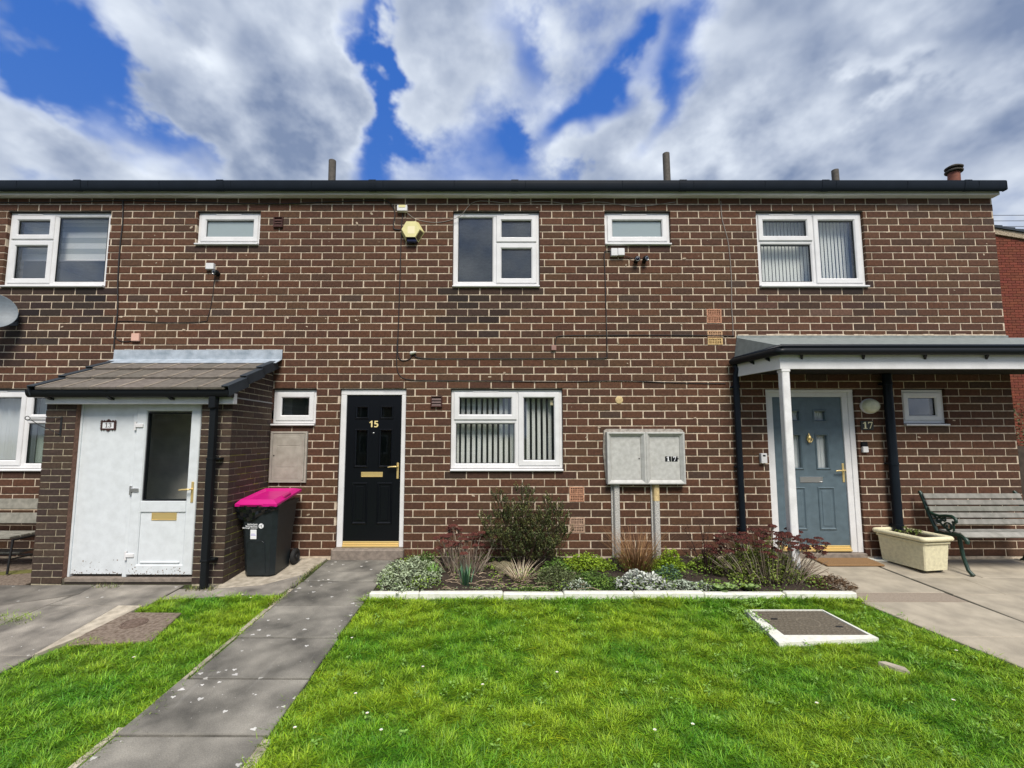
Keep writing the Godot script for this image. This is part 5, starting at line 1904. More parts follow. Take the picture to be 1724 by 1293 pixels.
func build_ground() -> void:
	# one sheet out to the horizon
	var mb := MB.new()
	var xs := [-300.0, -60.0, -12.0, -4.0, 4.0, 12.0, 60.0, 300.0]
	var zs := [-300.0, -40.0, -9.0, 0.0, 2.0, 4.0, 7.0, 12.0, 40.0, 300.0]
	for i in xs.size() - 1:
		for j in zs.size() - 1:
			mb.face(Vector3(xs[i], gy(zs[j]) - 0.03, zs[j]), Vector3(xs[i + 1], gy(zs[j]) - 0.03, zs[j]), Vector3(xs[i + 1], gy(zs[j + 1]) - 0.03, zs[j + 1]), Vector3(xs[i], gy(zs[j + 1]) - 0.03, zs[j + 1]), Vector3.UP)
	structure("ground", mb, M.turf)
	# path to the black door
	var path := paving("path", "dark concrete slab path with white lichen flecks leading to the black door")
	var cuts := [0.087, 0.53, 0.84, 1.475, 2.12, 2.715, 3.29, 3.88, 4.47, 5.06, 5.65]
	for k in cuts.size() - 1:
		var a: float = cuts[k] + 0.008; var b: float = cuts[k + 1] - 0.010
		var xl := -2.325 + sin(k * 2.1) * 0.012 - (0.03 if k == 5 or k == 6 else 0.0)
		var xr := -1.445 + sin(k * 1.7) * 0.012
		flag(path, "slab", [v2(xl, a), v2(xr, a), v2(xr, b), v2(xl, b)], rand(-0.003, 0.005), M.slab_dark, [0.95, 1.1, 0.9, 1.02, 0.94, 1.05, 1.0, 1.15, 0.95, 1.0][k])
	# pale concrete haunching that shows along the edge of the slabs
	var hz := 1.02
	while hz < 5.3:
		var l := rand(0.25, 0.62)
		var w := rand(0.012, 0.035)
		flag(path, "haunching", [v2(-2.352 - w - (0.03 if hz > 2.7 and hz < 3.9 else 0.0), hz), v2(-2.338 - (0.03 if hz > 2.7 and hz < 3.9 else 0.0), hz), v2(-2.338 - (0.03 if hz > 2.7 and hz < 3.9 else 0.0), hz + l), v2(-2.350 - w * rand(0.5, 1.4) - (0.03 if hz > 2.7 and hz < 3.9 else 0.0), hz + l)], rand(-0.008, -0.003), M.slab_pale, rand(0.75, 1.1))
		hz += l + rand(0.0, 0.02)
	flag(path, "slab", [v2(-1.62, 3.31), v2(-1.40, 3.30), v2(-1.38, 3.56), v2(-1.60, 3.58)], -0.012, M.slab_pale, 0.9)
	# paving before the porch and under the bin
	var left := paving("porch_paving", "worn grey concrete paving in front of the porch")
	flag(left, "slab", [v2(-7.9, 0.95), v2(-6.05, 0.95), v2(-5.25, 1.55), v2(-7.9, 1.75)], 0.0, M.slab_left, 0.62)
	flag(left, "slab", [v2(-6.03, 0.945), v2(-4.62, 0.945), v2(-4.55, 1.20), v2(-5.22, 1.545)], 0.002, M.slab_left, 0.58)
	flag(left, "slab", [v2(-4.61, 0.93), v2(-3.62, 0.93), v2(-3.62, 1.47), v2(-4.62, 1.47), v2(-4.57, 1.2)], -0.002, M.slab_left, 0.95)
	flag(left, "slab", [v2(-5.24, 1.56), v2(-4.57, 1.215), v2(-4.63, 1.478), v2(-4.63, 2.38), v2(-5.26, 2.38)], 0.001, M.slab_left, 0.9)
	flag(left, "slab", [v2(-4.62, 1.478), v2(-3.90, 1.478), v2(-3.80, 2.40), v2(-4.62, 2.40)], -0.002, M.slab_left, 1.0)
	flag(left, "edging_strip", [v2(-3.885, 1.48), v2(-3.645, 1.48), v2(-3.69, 2.06), v2(-3.795, 2.40), v2(-3.79, 2.40)], 0.004, M.slab_pale, 1.05)
	flag(left, "slab", [v2(-5.26, 2.39), v2(-3.79, 2.41), v2(-3.80, 3.1), v2(-5.26, 3.1)], 0.0, M.slab_left, 0.75)
	flag(left, "slab", [v2(-7.9, 1.77), v2(-5.27, 1.57), v2(-5.28, 3.1), v2(-7.9, 3.1)], 0.0, M.slab_left, 0.9)
	flag(left, "slab", [v2(-5.26, 3.11), v2(-3.80, 3.11), v2(-3.80, 4.4), v2(-5.26, 4.4)], 0.0, M.slab_left, 0.85)
	flag(left, "apron", [v2(-3.19, 0.005), v2(-2.37, 0.005), v2(-2.40, 0.55), v2(-2.75, 0.92), v2(-3.24, 1.02)], -0.004, M.slab_pale, 0.92)
	flag(left, "apron", [v2(-3.61, 1.03), v2(-3.245, 1.03), v2(-2.76, 0.93), v2(-2.41, 0.56), v2(-2.37, 0.9), v2(-2.43, 1.16), v2(-3.2, 1.24), v2(-3.61, 1.30)], -0.010, M.slab_left, 1.0)
	flag(left, "mossy_slab", [v2(-7.9, 0.02), v2(-5.42, 0.02), v2(-5.42, 0.93), v2(-7.9, 0.93)], 0.0, M.red_cover, 0.9)
	for k in 4:
		flag(left, "moss_patch", [v2(-5.75 - k * 0.17, 0.42 + k * 0.05), v2(-5.45, 0.40), v2(-5.45, 0.49), v2(-5.85 - k * 0.15, 0.55 + k * 0.06)], 0.006 + k * 0.0005, M.moss_mortar, 0.6, 0.02)
	# small round inspection cover in a red-brown slab
	var t := thing("inspection_cover", "round cast-iron stopcock cover in a red-brown slab near the porch", "inspection cover")
	flag(t, "slab", [v2(-3.80, 1.62), v2(-3.14, 1.64), v2(-3.02, 2.16), v2(-3.66, 2.24)], 0.002, M.red_cover, 1.0)
	mb = MB.new()
	mb.col = Color(0.55, 0.5, 0.5)
	mb.xf = Transform3D(Basis(Vector3.RIGHT, atan(FALL)), Vector3(-3.42, gy(1.86) + 0.002, 1.86))
	mb.lathe([Vector2(0.105, 0.0), Vector2(0.105, 0.006), Vector2(0.092, 0.006), Vector2(0.090, 0.001), Vector2(0.086, 0.001), Vector2(0.084, 0.006), Vector2(0.05, 0.006), Vector2(0.048, 0.009), Vector2(0.0, 0.009)], 28)
	part(t, "lid", mb, M.red_cover)
	# buff paving to the blue-grey door
	var right := paving("patio", "buff concrete paving before the blue-grey door and the green bench")
	var tones := [1.0, 0.93, 1.06, 0.97, 1.02, 0.9]
	flag(right, "slab", [v2(3.60, 0.03), v2(4.69, 0.03), v2(4.70, 0.47), v2(3.50, 0.47)], 0.0, M.slab_buff, 0.98)
	flag(right, "slab", [v2(3.50, 0.476), v2(4.70, 0.476), v2(4.745, 1.155), v2(3.72, 1.155)], 0.001, M.slab_buff, 1.0)
	flag(right, "pebble_strip", [v2(3.715, 1.16), v2(4.745, 1.16), v2(4.765, 1.385), v2(3.70, 1.385)], 0.002, M.slab_pebble, 1.0)
	flag(right, "slab", [v2(3.66, 1.39), v2(4.765, 1.39), v2(4.845, 2.10), v2(3.84, 2.10)], 0.0, M.slab_buff, 1.02)
	flag(right, "slab", [v2(3.84, 2.106), v2(4.847, 2.106), v2(4.92, 2.75), v2(4.02, 2.75)], 0.001, M.slab_buff, 0.96)
	flag(right, "slab", [v2(4.02, 2.756), v2(4.92, 2.756), v2(5.02, 3.6), v2(4.28, 3.6)], 0.0, M.slab_buff, 0.92)
	flag(right, "slab", [v2(4.28, 3.606), v2(5.02, 3.606), v2(5.1, 4.6), v2(4.6, 4.6)], 0.0, M.slab_buff, 0.95)
	var zc := [0.03, 0.72, 1.2, 1.95, 2.7, 3.5, 4.4]
	for k in zc.size() - 1:
		var a: float = zc[k] + 0.004; var b: float = zc[k + 1] - 0.003
		var edge := func(z: float) -> float: return 4.708 + z * 0.075
		var xx: float = edge.call(a)
		var xm: Array = [5.62, 5.35, 5.75, 5.6, 5.8, 5.7]
		flag(right, "slab", [v2(xx, a), v2(xm[k], a), v2(xm[k], b), v2(edge.call(b), b)], rand(-0.001, 0.003), M.slab_buff, tones[k] * 0.98)
		flag(right, "slab", [v2(xm[k] + 0.006, a), v2(6.75, a), v2(6.75, b), v2(xm[k] + 0.006, b)], rand(-0.001, 0.003), M.slab_buff, tones[(k + 2) % 6])
		flag(right, "slab", [v2(6.756, a), v2(8.6, a), v2(8.6, b), v2(6.756, b)], rand(-0.001, 0.003), M.slab_buff, tones[(k + 4) % 6])
	# manhole in the lawn
	t = thing("manhole_cover", "rusty rectangular manhole cover with a white painted rim in the lawn", "manhole cover")
	mb = MB.new()
	var top := 0.014
	var po := [v2(2.345, 1.598), v2(3.115, 1.598), v2(3.205, 2.155), v2(2.30, 2.235)]
	var pi := [v2(2.40, 1.615), v2(3.095, 1.615), v2(3.165, 2.105), v2(2.425, 2.105)]
	for k in 4:
		var j := (k + 1) % 4
		var a := Vector3(po[k].x, gy(po[k].y) - 0.06, po[k].y); var b := Vector3(po[j].x, gy(po[j].y) - 0.06, po[j].y)
		var a1 := a + Vector3(0, 0.06 + top, 0); var b1 := b + Vector3(0, 0.06 + top, 0)
		var c := Vector3(pi[k].x, gy(pi[k].y) + top + 0.002, pi[k].y); var d := Vector3(pi[j].x, gy(pi[j].y) + top + 0.002, pi[j].y)
		mb.face(a, b, b1, a1, a + b - Vector3(5.4, -1, 3.7))
		mb.face(a1, b1, d, c, Vector3.UP)
		mb.face(c, d, d - Vector3(0, 0.05, 0), c - Vector3(0, 0.05, 0), Vector3(2.75, 0, 1.9) - c)
	part(t, "painted_rim", mb, M.kerb)
	flag(t, "lid", [v2(2.408, 1.622), v2(3.088, 1.622), v2(3.158, 2.098), v2(2.432, 2.098)], 0.012, M.iron_cover, 1.0, 0.04)
	for e in [[2.52, 1.80], [3.02, 1.95]]:
		mb = MB.new()
		mb.xf = Transform3D(Basis(Vector3.RIGHT, atan(FALL)), Vector3(e[0], gy(e[1]) + 0.0145, e[1]))
		mb.box(Vector3(-0.03, 0, -0.012), Vector3(0.03, 0.003, 0.012), 0.001)
		part(t, "lifting_key_slot", mb, M.black_metal)
	mb = MB.new()
	mb.xf = Transform3D(Basis(Vector3.RIGHT, atan(FALL)), Vector3(2.80, gy(1.86) + 0.0115, 1.86))
	mb.lathe([Vector2(0.10, 0.0), Vector2(0.10, 0.003), Vector2(0.085, 0.003), Vector2(0.083, 0.0)], 24)
	part(t, "cast_ring", mb, M.iron_cover)
	mb = MB.new()
	mb.xf = Transform3D(Basis(Vector3.RIGHT, atan(FALL)), Vector3(0, gy(1.86) + 0.0115, 1.86))
	for i in 15:
		for j in 10:
			var sx := 2.46 + i * 0.045 + (0.0225 if j % 2 else 0.0); var sz := -0.21 + j * 0.047
			if sx > 3.08 + sz * 0.14 or Vector2(sx - 2.80, sz).length() < 0.12: continue
			mb.box(Vector3(sx - 0.013, 0.0, sz - 0.006), Vector3(sx + 0.013, 0.004, sz + 0.006), 0.0015)
	part(t, "tread_studs", mb, M.iron_cover, "stuff")
	# broken stone in the grass
	t = thing("broken_slab_piece", "small broken piece of pale stone lying in the lawn below the manhole", "stone")
	flag(t, "stone", [v2(2.91, 2.505), v2(2.96, 2.50), v2(3.05, 2.59), v2(3.035, 2.64), v2(2.97, 2.59)], 0.012, M.slab_pale, 0.9, 0.06)


# ---------------------------------------------------------------- bin, benches, planter, mat
func slanted_box(mb: MB, lo: Array, hi: Array, bev: float) -> void:
	# two rectangles [x0, x1, z0, z1, y] joined, with chamfered upright edges
	var r := []
	for e in [lo, hi]:
		r.append([Vector3(e[0] + bev, e[4], e[3]), Vector3(e[1] - bev, e[4], e[3]), Vector3(e[1], e[4], e[3] - bev), Vector3(e[1], e[4], e[2] + bev), Vector3(e[1] - bev, e[4], e[2]), Vector3(e[0] + bev, e[4], e[2]), Vector3(e[0], e[4], e[2] + bev), Vector3(e[0], e[4], e[3] - bev)])
	var mid := Vector3((lo[0] + lo[1]) * 0.5, lo[4], (lo[2] + lo[3]) * 0.5)
	for k in 8:
		var j := (k + 1) % 8
		mb.face(r[0][k], r[0][j], r[1][j], r[1][k], (r[0][k] + r[0][j]) * 0.5 - mid)
	for k in range(1, 7):
		mb.face3(r[0][0], r[0][k], r[0][k + 1], Vector3.DOWN)
		mb.face3(r[1][0], r[1][k], r[1][k + 1], Vector3.UP)

func build_furniture() -> void:
	wheelie_bin()
	bench_iron()
	bench_old()
	planter()
	# door mat
	var t := thing("door_mat", "brown coir doormat before the blue-grey door", "doormat", Vector3(4.42, gy(0.2) + 0.008, 0.215))
	var mb := MB.new()
	mb.box(Vector3(-0.37, -0.006, -0.14), Vector3(0.36, 0.018, 0.14), 0.008)
	var o := part(t, "mat", mb, M.mat_coir)
	t.rotation = Vector3(atan(FALL), 0, 0)
	t = thing("floor_plate", "pale mortar patch with a small grey grate beside the doormat", "grate", Vector3(4.93, gy(0.08), 0.08))
	mb = MB.new()
	upright(mb, [v2(-0.15, -0.06), v2(0.10, -0.06), v2(0.19, 0.07), v2(0.0, 0.10), v2(-0.10, 0.06)], 0.0, 0.012)
	part(t, "mortar_patch", mb, M.kerb)
	mb = MB.new()
	mb.box(Vector3(-0.06, 0.012, -0.02), Vector3(0.06, 0.017, 0.04), 0.002)
	part(t, "grate", mb, M.dish)

func wheelie_bin() -> void:
	var t := thing("wheelie_bin", "black wheelie bin with a bright pink lid in the porch corner", "bin", Vector3(-2.945, gy(0.45) + 0.002, 0.44))
	t.rotation = Vector3(0, 0.0, 0)
	var mb := MB.new()
	# tapered body with a wheel recess, rolled rim
	slanted_box(mb, [-0.150, 0.205, -0.18, 0.255, 0.0], [-0.185, 0.225, -0.235, 0.285, 0.55], 0.05)
	slanted_box(mb, [-0.186, 0.226, -0.236, 0.286, 0.55], [-0.205, 0.235, -0.265, 0.30, 0.80], 0.045)
	slanted_box(mb, [-0.225, 0.245, -0.285, 0.315, 0.79], [-0.232, 0.250, -0.295, 0.325, 0.835], 0.04)
	part(t, "body", mb, M.bin_body)
	mb = MB.new()
	var y0 := 0.13; var y1 := 0.40
	var fz := func(y: float) -> float: return 0.2555 + y / 0.55 * 0.030
	var pts := [Vector3(-0.11, y0, fz.call(y0)), Vector3(-0.11, y1 - 0.03, fz.call(y1)), Vector3(-0.08, y1, fz.call(y1)), Vector3(0.07, y1, fz.call(y1)), Vector3(0.10, y1 - 0.03, fz.call(y1)), Vector3(0.11, y0 - 0.1, fz.call(y0 - 0.1))]
	mb.tube(pts, 0.005, 6)
	part(t, "front_rib", mb, M.bin_body)
	for x in [0.207, 0.212]:
		mb = MB.new()
		mb.box(Vector3(x, 0.25 if x < 0.21 else 0.5, -0.05), Vector3(x + 0.022, 0.53, 0.17), 0.008)
	# lid: sloping up to the hinge, with a raised centre and grips
	mb = MB.new()
	var lid := [[-0.235, 0.255, 0.335, 0.838], [-0.235, 0.255, -0.30, 0.995]]
	var A := Vector3(-0.238, 0.842, 0.345); var B := Vector3(0.258, 0.842, 0.345); var C := Vector3(0.258, 0.945, -0.300); var D := Vector3(-0.238, 0.945, -0.300)
	var dn := Vector3(0, -0.030, 0)
	mb.face(A, B, B + dn, A + dn, Vector3(0, 0, 1))
	mb.face(B, C, C + dn, B + dn, Vector3(1, 0, 0))
	mb.face(C, D, D + dn, C + dn, Vector3(0, 0, -1))
	mb.face(D, A, A + dn, D + dn, Vector3(-1, 0, 0))
	mb.face(A + dn, B + dn, C + dn, D + dn, Vector3.DOWN)
	# top steps up to an inner plateau
	var up := Vector3(0, 0.055, 0)
	var a := A + Vector3(0.045, -0.006, -0.035) + up; var b := B + Vector3(-0.06, -0.006, -0.035) + up
	var c := C + Vector3(-0.06, -0.010, 0.06) + up * 0.5; var d := D + Vector3(0.045, -0.010, 0.06) + up * 0.5
	mb.face(A, B, b, a, Vector3(0, 1, 1)); mb.face(B, C, c, b, Vector3(1, 1, 0)); mb.face(C, D, d, c, Vector3(0, 1, -1)); mb.face(D, A, a, d, Vector3(-1, 1, 0))
	# sunk middle
	var i := [a.lerp(c, 0.12), b.lerp(d, 0.12), c.lerp(a, 0.12), d.lerp(b, 0.12)]
	var o := [a, b, c, d]
	for k in 4:
		var j := (k + 1) % 4
		var s := Vector3(0, -0.022, 0)
		mb.face(o[k], o[j], i[j] + s, i[k] + s, Vector3.UP)
	mb.face(i[0] + Vector3(0, -0.022, 0), i[1] + Vector3(0, -0.022, 0), i[2] + Vector3(0, -0.022, 0), i[3] + Vector3(0, -0.022, 0), Vector3.UP)
	var lp := part(t, "lid", mb, M.bin_lid)
	mb = MB.new()
	mb.box(Vector3(-0.185, 0.815, 0.331), Vector3(0.095, 0.840, 0.3515), 0.006)
	var gp := part(lp, "grip_recess", mb, M.bin_lid)
	mb = MB.new(); mb.col = Color(0.35, 0.3, 0.3)
	mb.box(Vector3(-0.172, 0.821, 0.330), Vector3(0.082, 0.834, 0.3525), 0.002)
	part(lp, "grip_slot", mb, M.bin_lid)
	mb = MB.new(); mb.col = Color(0.75, 0.7, 0.7)
	mb.xf = Transform3D(Basis(Vector3.RIGHT, 0.16), Vector3(0.0, 0.915, 0.10))
	mb.box(Vector3(0.20, -0.03, -0.12), Vector3(0.252, 0.004, 0.05), 0.008)
	part(lp, "side_grip", mb, M.bin_lid)
	# black liner caught under the lid
	mb = MB.new()
	var n := 26
	var path := []
	for k in n + 1:
		var u := float(k) / n
		var x: float; var z: float
		if u < 0.2:
			x = -0.248; z = lerpf(-0.05, 0.335, u / 0.2)
		elif u < 0.75:
			x = lerpf(-0.248, 0.268, (u - 0.2) / 0.55); z = 0.338
		else:
			x = 0.266; z = lerpf(0.335, -0.12, (u - 0.75) / 0.25)
		var hang := 0.060 + 0.13 * exp(-pow((u - 0.36) / 0.17, 2.0)) + rand(-0.006, 0.006)
		if u > 0.75: hang = lerpf(0.05, 0.012, (u - 0.75) / 0.25)
		var wob := rand(-0.008, 0.009)
		path.append([x, z, hang, wob])
	for k in n:
		var p = path[k]; var q = path[k + 1]
		for s in 4:
			var f0 := s / 4.0; var f1 := (s + 1) / 4.0
			var mk := func(e: Array, f: float) -> Vector3:
				var y0b: float = 0.822 + (0.335 - e[1]) * 0.16
				var out: float = 0.010 * sin(f * 9.0 + e[0] * 40.0) + e[3] * f - f * 0.035
				var nx := 0.0; var nz := 1.0
				if e[0] < -0.247: nx = -1.0; nz = 0.0
				elif e[0] > 0.264: nx = 1.0; nz = 0.0
				return Vector3(e[0] + nx * out, y0b - f * e[2], e[1] + nz * out + 0.006)
			mb.quad(mk.call(p, f0), mk.call(q, f0), mk.call(q, f1), mk.call(p, f1))
	part(t, "liner_bag", mb, M.bin_bag)
	# axle, wheels, handle
	for s in [-1.0, 1.0]:
		var wx: float = 0.245 if s > 0 else -0.205
		mb = MB.new()
		mb.xf = Transform3D(Basis(Vector3(0, 0, 1), -PI / 2), Vector3(wx, 0.10, -0.215))
		mb.lathe([Vector2(0.03, -0.026), Vector2(0.088, -0.026), Vector2(0.100, -0.018), Vector2(0.100, 0.018), Vector2(0.088, 0.026), Vector2(0.066, 0.026), Vector2(0.062, 0.016), Vector2(0.03, 0.016), Vector2(0.026, 0.03), Vector2(0.0, 0.03)], 28)
		part(t, "wheel", mb, M.rubber)
	mb = MB.new()
	mb.tube([Vector3(-0.2, 0.10, -0.215), Vector3(0.24, 0.10, -0.215)], 0.012, 8)
	part(t, "axle", mb, M.black_metal)
	mb = MB.new()
	mb.tube([Vector3(-0.18, 0.89, -0.29), Vector3(-0.18, 0.90, -0.35), Vector3(0.20, 0.90, -0.35), Vector3(0.20, 0.89, -0.29)], 0.014, 8)
	part(t, "handle", mb, M.bin_body)
	# council print and sticker on the front
	var tilt := Basis(Vector3.RIGHT, 0.055)
	var rows := ["Rotherham", "Metropolitan", "Borough Council"]
	for k in 3:
		var l := lettering(t, "council_text", rows[k], 0.016, 0.001, M.white_print, Vector3(0.012, 0.598 - k * 0.021, 0.2898 - k * 0.001), "Droid Sans", 700)
		(l.mesh as TextMesh).horizontal_alignment = HORIZONTAL_ALIGNMENT_RIGHT
		l.basis = tilt
	mb = MB.new()
	mb.xf = Transform3D(tilt * Basis(Vector3.RIGHT, PI / 2), Vector3(0.055, 0.578, 0.2885))
	mb.lathe([Vector2(0.030, 0.0), Vector2(0.030, 0.0012), Vector2(0.0, 0.0012)], 24)
	var lg := part(t, "council_emblem", mb, M.white_print)
	mb = MB.new()
	for e in [[Vector2(-0.022, 0.0), Vector2(0.006, 0.004)], [Vector2(0.004, 0.003), Vector2(0.016, 0.022)], [Vector2(0.004, 0.0), Vector2(0.014, -0.022)]]:
		mb.tube([Vector3(0.055 + e[0].x, 0.578 + e[0].y, 0.2903), Vector3(0.055 + e[1].x, 0.578 + e[1].y, 0.2903)], 0.0026, 5)
	part(t, "emblem_lines", mb, M.bin_body)
	mb = MB.new()
	mb.xf = Transform3D(tilt, Vector3(-0.035, 0.480, 0.2815))
	mb.box(Vector3(-0.036, -0.055, 0.0), Vector3(0.036, 0.055, 0.0015), 0.0006)
	var st := part(t, "sticker", mb, M.white_print)
	mb = MB.new()
	mb.xf = Transform3D(tilt, Vector3(-0.035, 0.480, 0.2833))
	mb.box(Vector3(-0.028, -0.014, 0.0), Vector3(0.028, -0.004, 0.0005))
	mb.box(Vector3(-0.028, 0.002, 0.0), Vector3(0.018, 0.008, 0.0005))
	part(st, "print", mb, M.lilac_print)

# cast-iron bench ends and timber slats
func bench_iron() -> void:
	var g0 := gy(0.35)
	var t := thing("garden_bench", "garden bench with green cast-iron scroll ends and silvery slats under the canopy", "bench", Vector3(6.16, 0, 0), "benches")
	var half := 0.63
	# profile of an end in (z, y)
	for s in [-1.0, 1.0]:
		var x: float = s * half
		var e := Node3D.new()
		e.name = numbered(t, "iron_end")
		t.add_child(e)
		var mb := MB.new()
		var P := func(z: float, y: float) -> Vector3: return Vector3(x, y, z)
		# back upright that curls over at the top and runs down into the rear leg
		mb.tube([P.call(0.085, 0.885), P.call(0.10, 0.865), P.call(0.135, 0.78), P.call(0.175, 0.66), P.call(0.225, 0.54), P.call(0.27, 0.44), P.call(0.29, 0.40)], [0.018, 0.022, 0.021, 0.021, 0.021, 0.021, 0.02], 8)
		mb.tube([P.call(0.29, 0.42), P.call(0.24, 0.30), P.call(0.18, 0.14), P.call(0.13, gy(0.13) + 0.03), P.call(0.10, gy(0.1) + 0.005)], [0.02, 0.019, 0.018, 0.02, 0.022], 8)
		part(e, "back_upright", mb, M.green_iron)
		mb = MB.new()
		# seat rail and front leg
		mb.tube([P.call(0.28, 0.40), P.call(0.36, 0.385), P.call(0.46, 0.40), P.call(0.56, 0.415), P.call(0.63, 0.40), P.call(0.665, 0.36), P.call(0.66, 0.33)], [0.02, 0.02, 0.02, 0.022, 0.024, 0.026, 0.02], 8)
		part(e, "seat_rail", mb, M.green_iron)
		mb = MB.new()
		mb.tube([P.call(0.57, 0.40), P.call(0.58, 0.30), P.call(0.60, 0.16), P.call(0.645, gy(0.65) + 0.06), P.call(0.70, gy(0.7) + 0.012)], [0.022, 0.021, 0.019, 0.02, 0.023], 8)
		part(e, "front_leg", mb, M.green_iron)
		mb = MB.new()
		# arm rest with a scrolled tip
		var arm := [P.call(0.175, 0.66), P.call(0.25, 0.615), P.call(0.34, 0.605), P.call(0.43, 0.622), P.call(0.50, 0.625), P.call(0.545, 0.60), P.call(0.55, 0.565), P.call(0.525, 0.545), P.call(0.50, 0.56)]
		mb.tube(arm, [0.018, 0.018, 0.018, 0.019, 0.02, 0.02, 0.018, 0.015, 0.012], 8)
		part(e, "arm_rest", mb, M.green_iron)
		mb = MB.new()
		# scrolls between the arm and the seat
		for sc in [[0.33, 0.545, 0.045, 0.0, 1.0], [0.445, 0.49, 0.055, PI, -1.0], [0.40, 0.57, 0.03, 0.6, 1.0]]:
			var sp := []
			for k in 18:
				var u := k / 17.0
				var r: float = sc[2] * (1.0 - 0.65 * u)
				var a: float = sc[3] + sc[4] * u * TAU * 1.15
				sp.append(P.call(sc[0] + r * cos(a), sc[1] + r * sin(a)))
			mb.tube(sp, 0.011, 6)
		mb.tube([P.call(0.27, 0.60), P.call(0.32, 0.54), P.call(0.39, 0.48), P.call(0.46, 0.43), P.call(0.50, 0.41)], 0.012, 6)
		mb.tube([P.call(0.51, 0.57), P.call(0.515, 0.50), P.call(0.51, 0.44), P.call(0.48, 0.405)], 0.012, 6)
		part(e, "scrollwork", mb, M.green_iron)
	# slats: back then seat
	var ss := [[0.128, 0.830, 0.074], [0.158, 0.752, 0.074], [0.190, 0.674, 0.074], [0.222, 0.597, 0.072], [0.255, 0.520, 0.07], [0.365, 0.425, 0.0], [0.455, 0.428, 0.0], [0.545, 0.438, 0.0], [0.620, 0.425, 0.0]]
	for k in ss.size():
		var e = ss[k]
		var mb := MB.new()
		var tone: float = [1.0, 0.95, 0.85, 1.0, 1.05, 1.1, 1.0, 0.95, 1.3][k]
		mb.col = Color(tone, tone * (1.04 if k == 2 else 1.0), tone) * 0.75
		if e[2] > 0.0:
			mb.xf = Transform3D(Basis(Vector3.RIGHT, -0.40), Vector3(0, e[1], e[0] + 0.024))
			mb.box(Vector3(-half - 0.01, -0.034, -0.011), Vector3(half + 0.01, 0.034, 0.011), 0.005)
		else:
			mb.xf = Transform3D(Basis(Vector3.RIGHT, 0.12 if k < 8 else 0.6), Vector3(0, e[1], e[0]))
			mb.box(Vector3(-half - 0.01, -0.011, -0.040), Vector3(half + 0.01, 0.011, 0.040), 0.005)
		part(t, "slat", mb, M.bench_wood)

func bench_old() -> void:
	var t := thing("garden_bench", "weathered grey bench with a thin black metal frame left of the porch", "bench", Vector3(-6.45, gy(0.4), 0.0), "benches")
	var mb: MB
	for k in 2:
		mb = MB.new()
		mb.xf = Transform3D(Basis(Vector3.RIGHT, -0.22), Vector3(0, 0.76 - k * 0.175, 0.20 + k * 0.038))
		mb.box(Vector3(-0.62, -0.067, -0.012), Vector3(0.56 - k * 0.0, 0.067, 0.012), 0.006)
		part(t, "back_slat", mb, M.old_wood)
	for k in 3:
		mb = MB.new()
		mb.box(Vector3(-0.62, 0.405, 0.28 + k * 0.125), Vector3(0.50, 0.435, 0.395 + k * 0.125), 0.006)
		mb.col = Color(1.1, 1.05, 0.85)
		part(t, "seat_slat", mb, M.old_wood)
	for x in [-0.55, 0.53]:
		mb = MB.new()
		mb.tube([Vector3(x, 0.84, 0.155), Vector3(x, 0.42, 0.27), Vector3(x, 0.20, 0.20), Vector3(x, 0.0, 0.12)], 0.022, 8)
		mb.tube([Vector3(x, 0.40, 0.25), Vector3(x, 0.395, 0.64)], 0.014, 6)
		mb.tube([Vector3(x, 0.395, 0.63), Vector3(x, 0.0, 0.66)], 0.012, 6)
		mb.tube([Vector3(x, 0.16, 0.19), Vector3(x, 0.17, 0.645)], 0.010, 6)
		part(t, "frame_end", mb, M.black_metal)
	mb = MB.new()
	mb.tube([Vector3(-0.55, 0.17, 0.40), Vector3(0.53, 0.17, 0.40)], 0.010, 6)
	part(t, "stretcher", mb, M.black_metal)
	# a plank lying on the rail below the seat
	t = thing("loose_plank", "pale grey plank lying across the lower rail of the weathered bench", "plank", Vector3(-6.45, gy(0.4), 0.0))
	mb = MB.new()
	mb.box(Vector3(-0.5, 0.181, 0.24), Vector3(0.40, 0.20, 0.42), 0.004)
	part(t, "board", mb, M.old_wood)

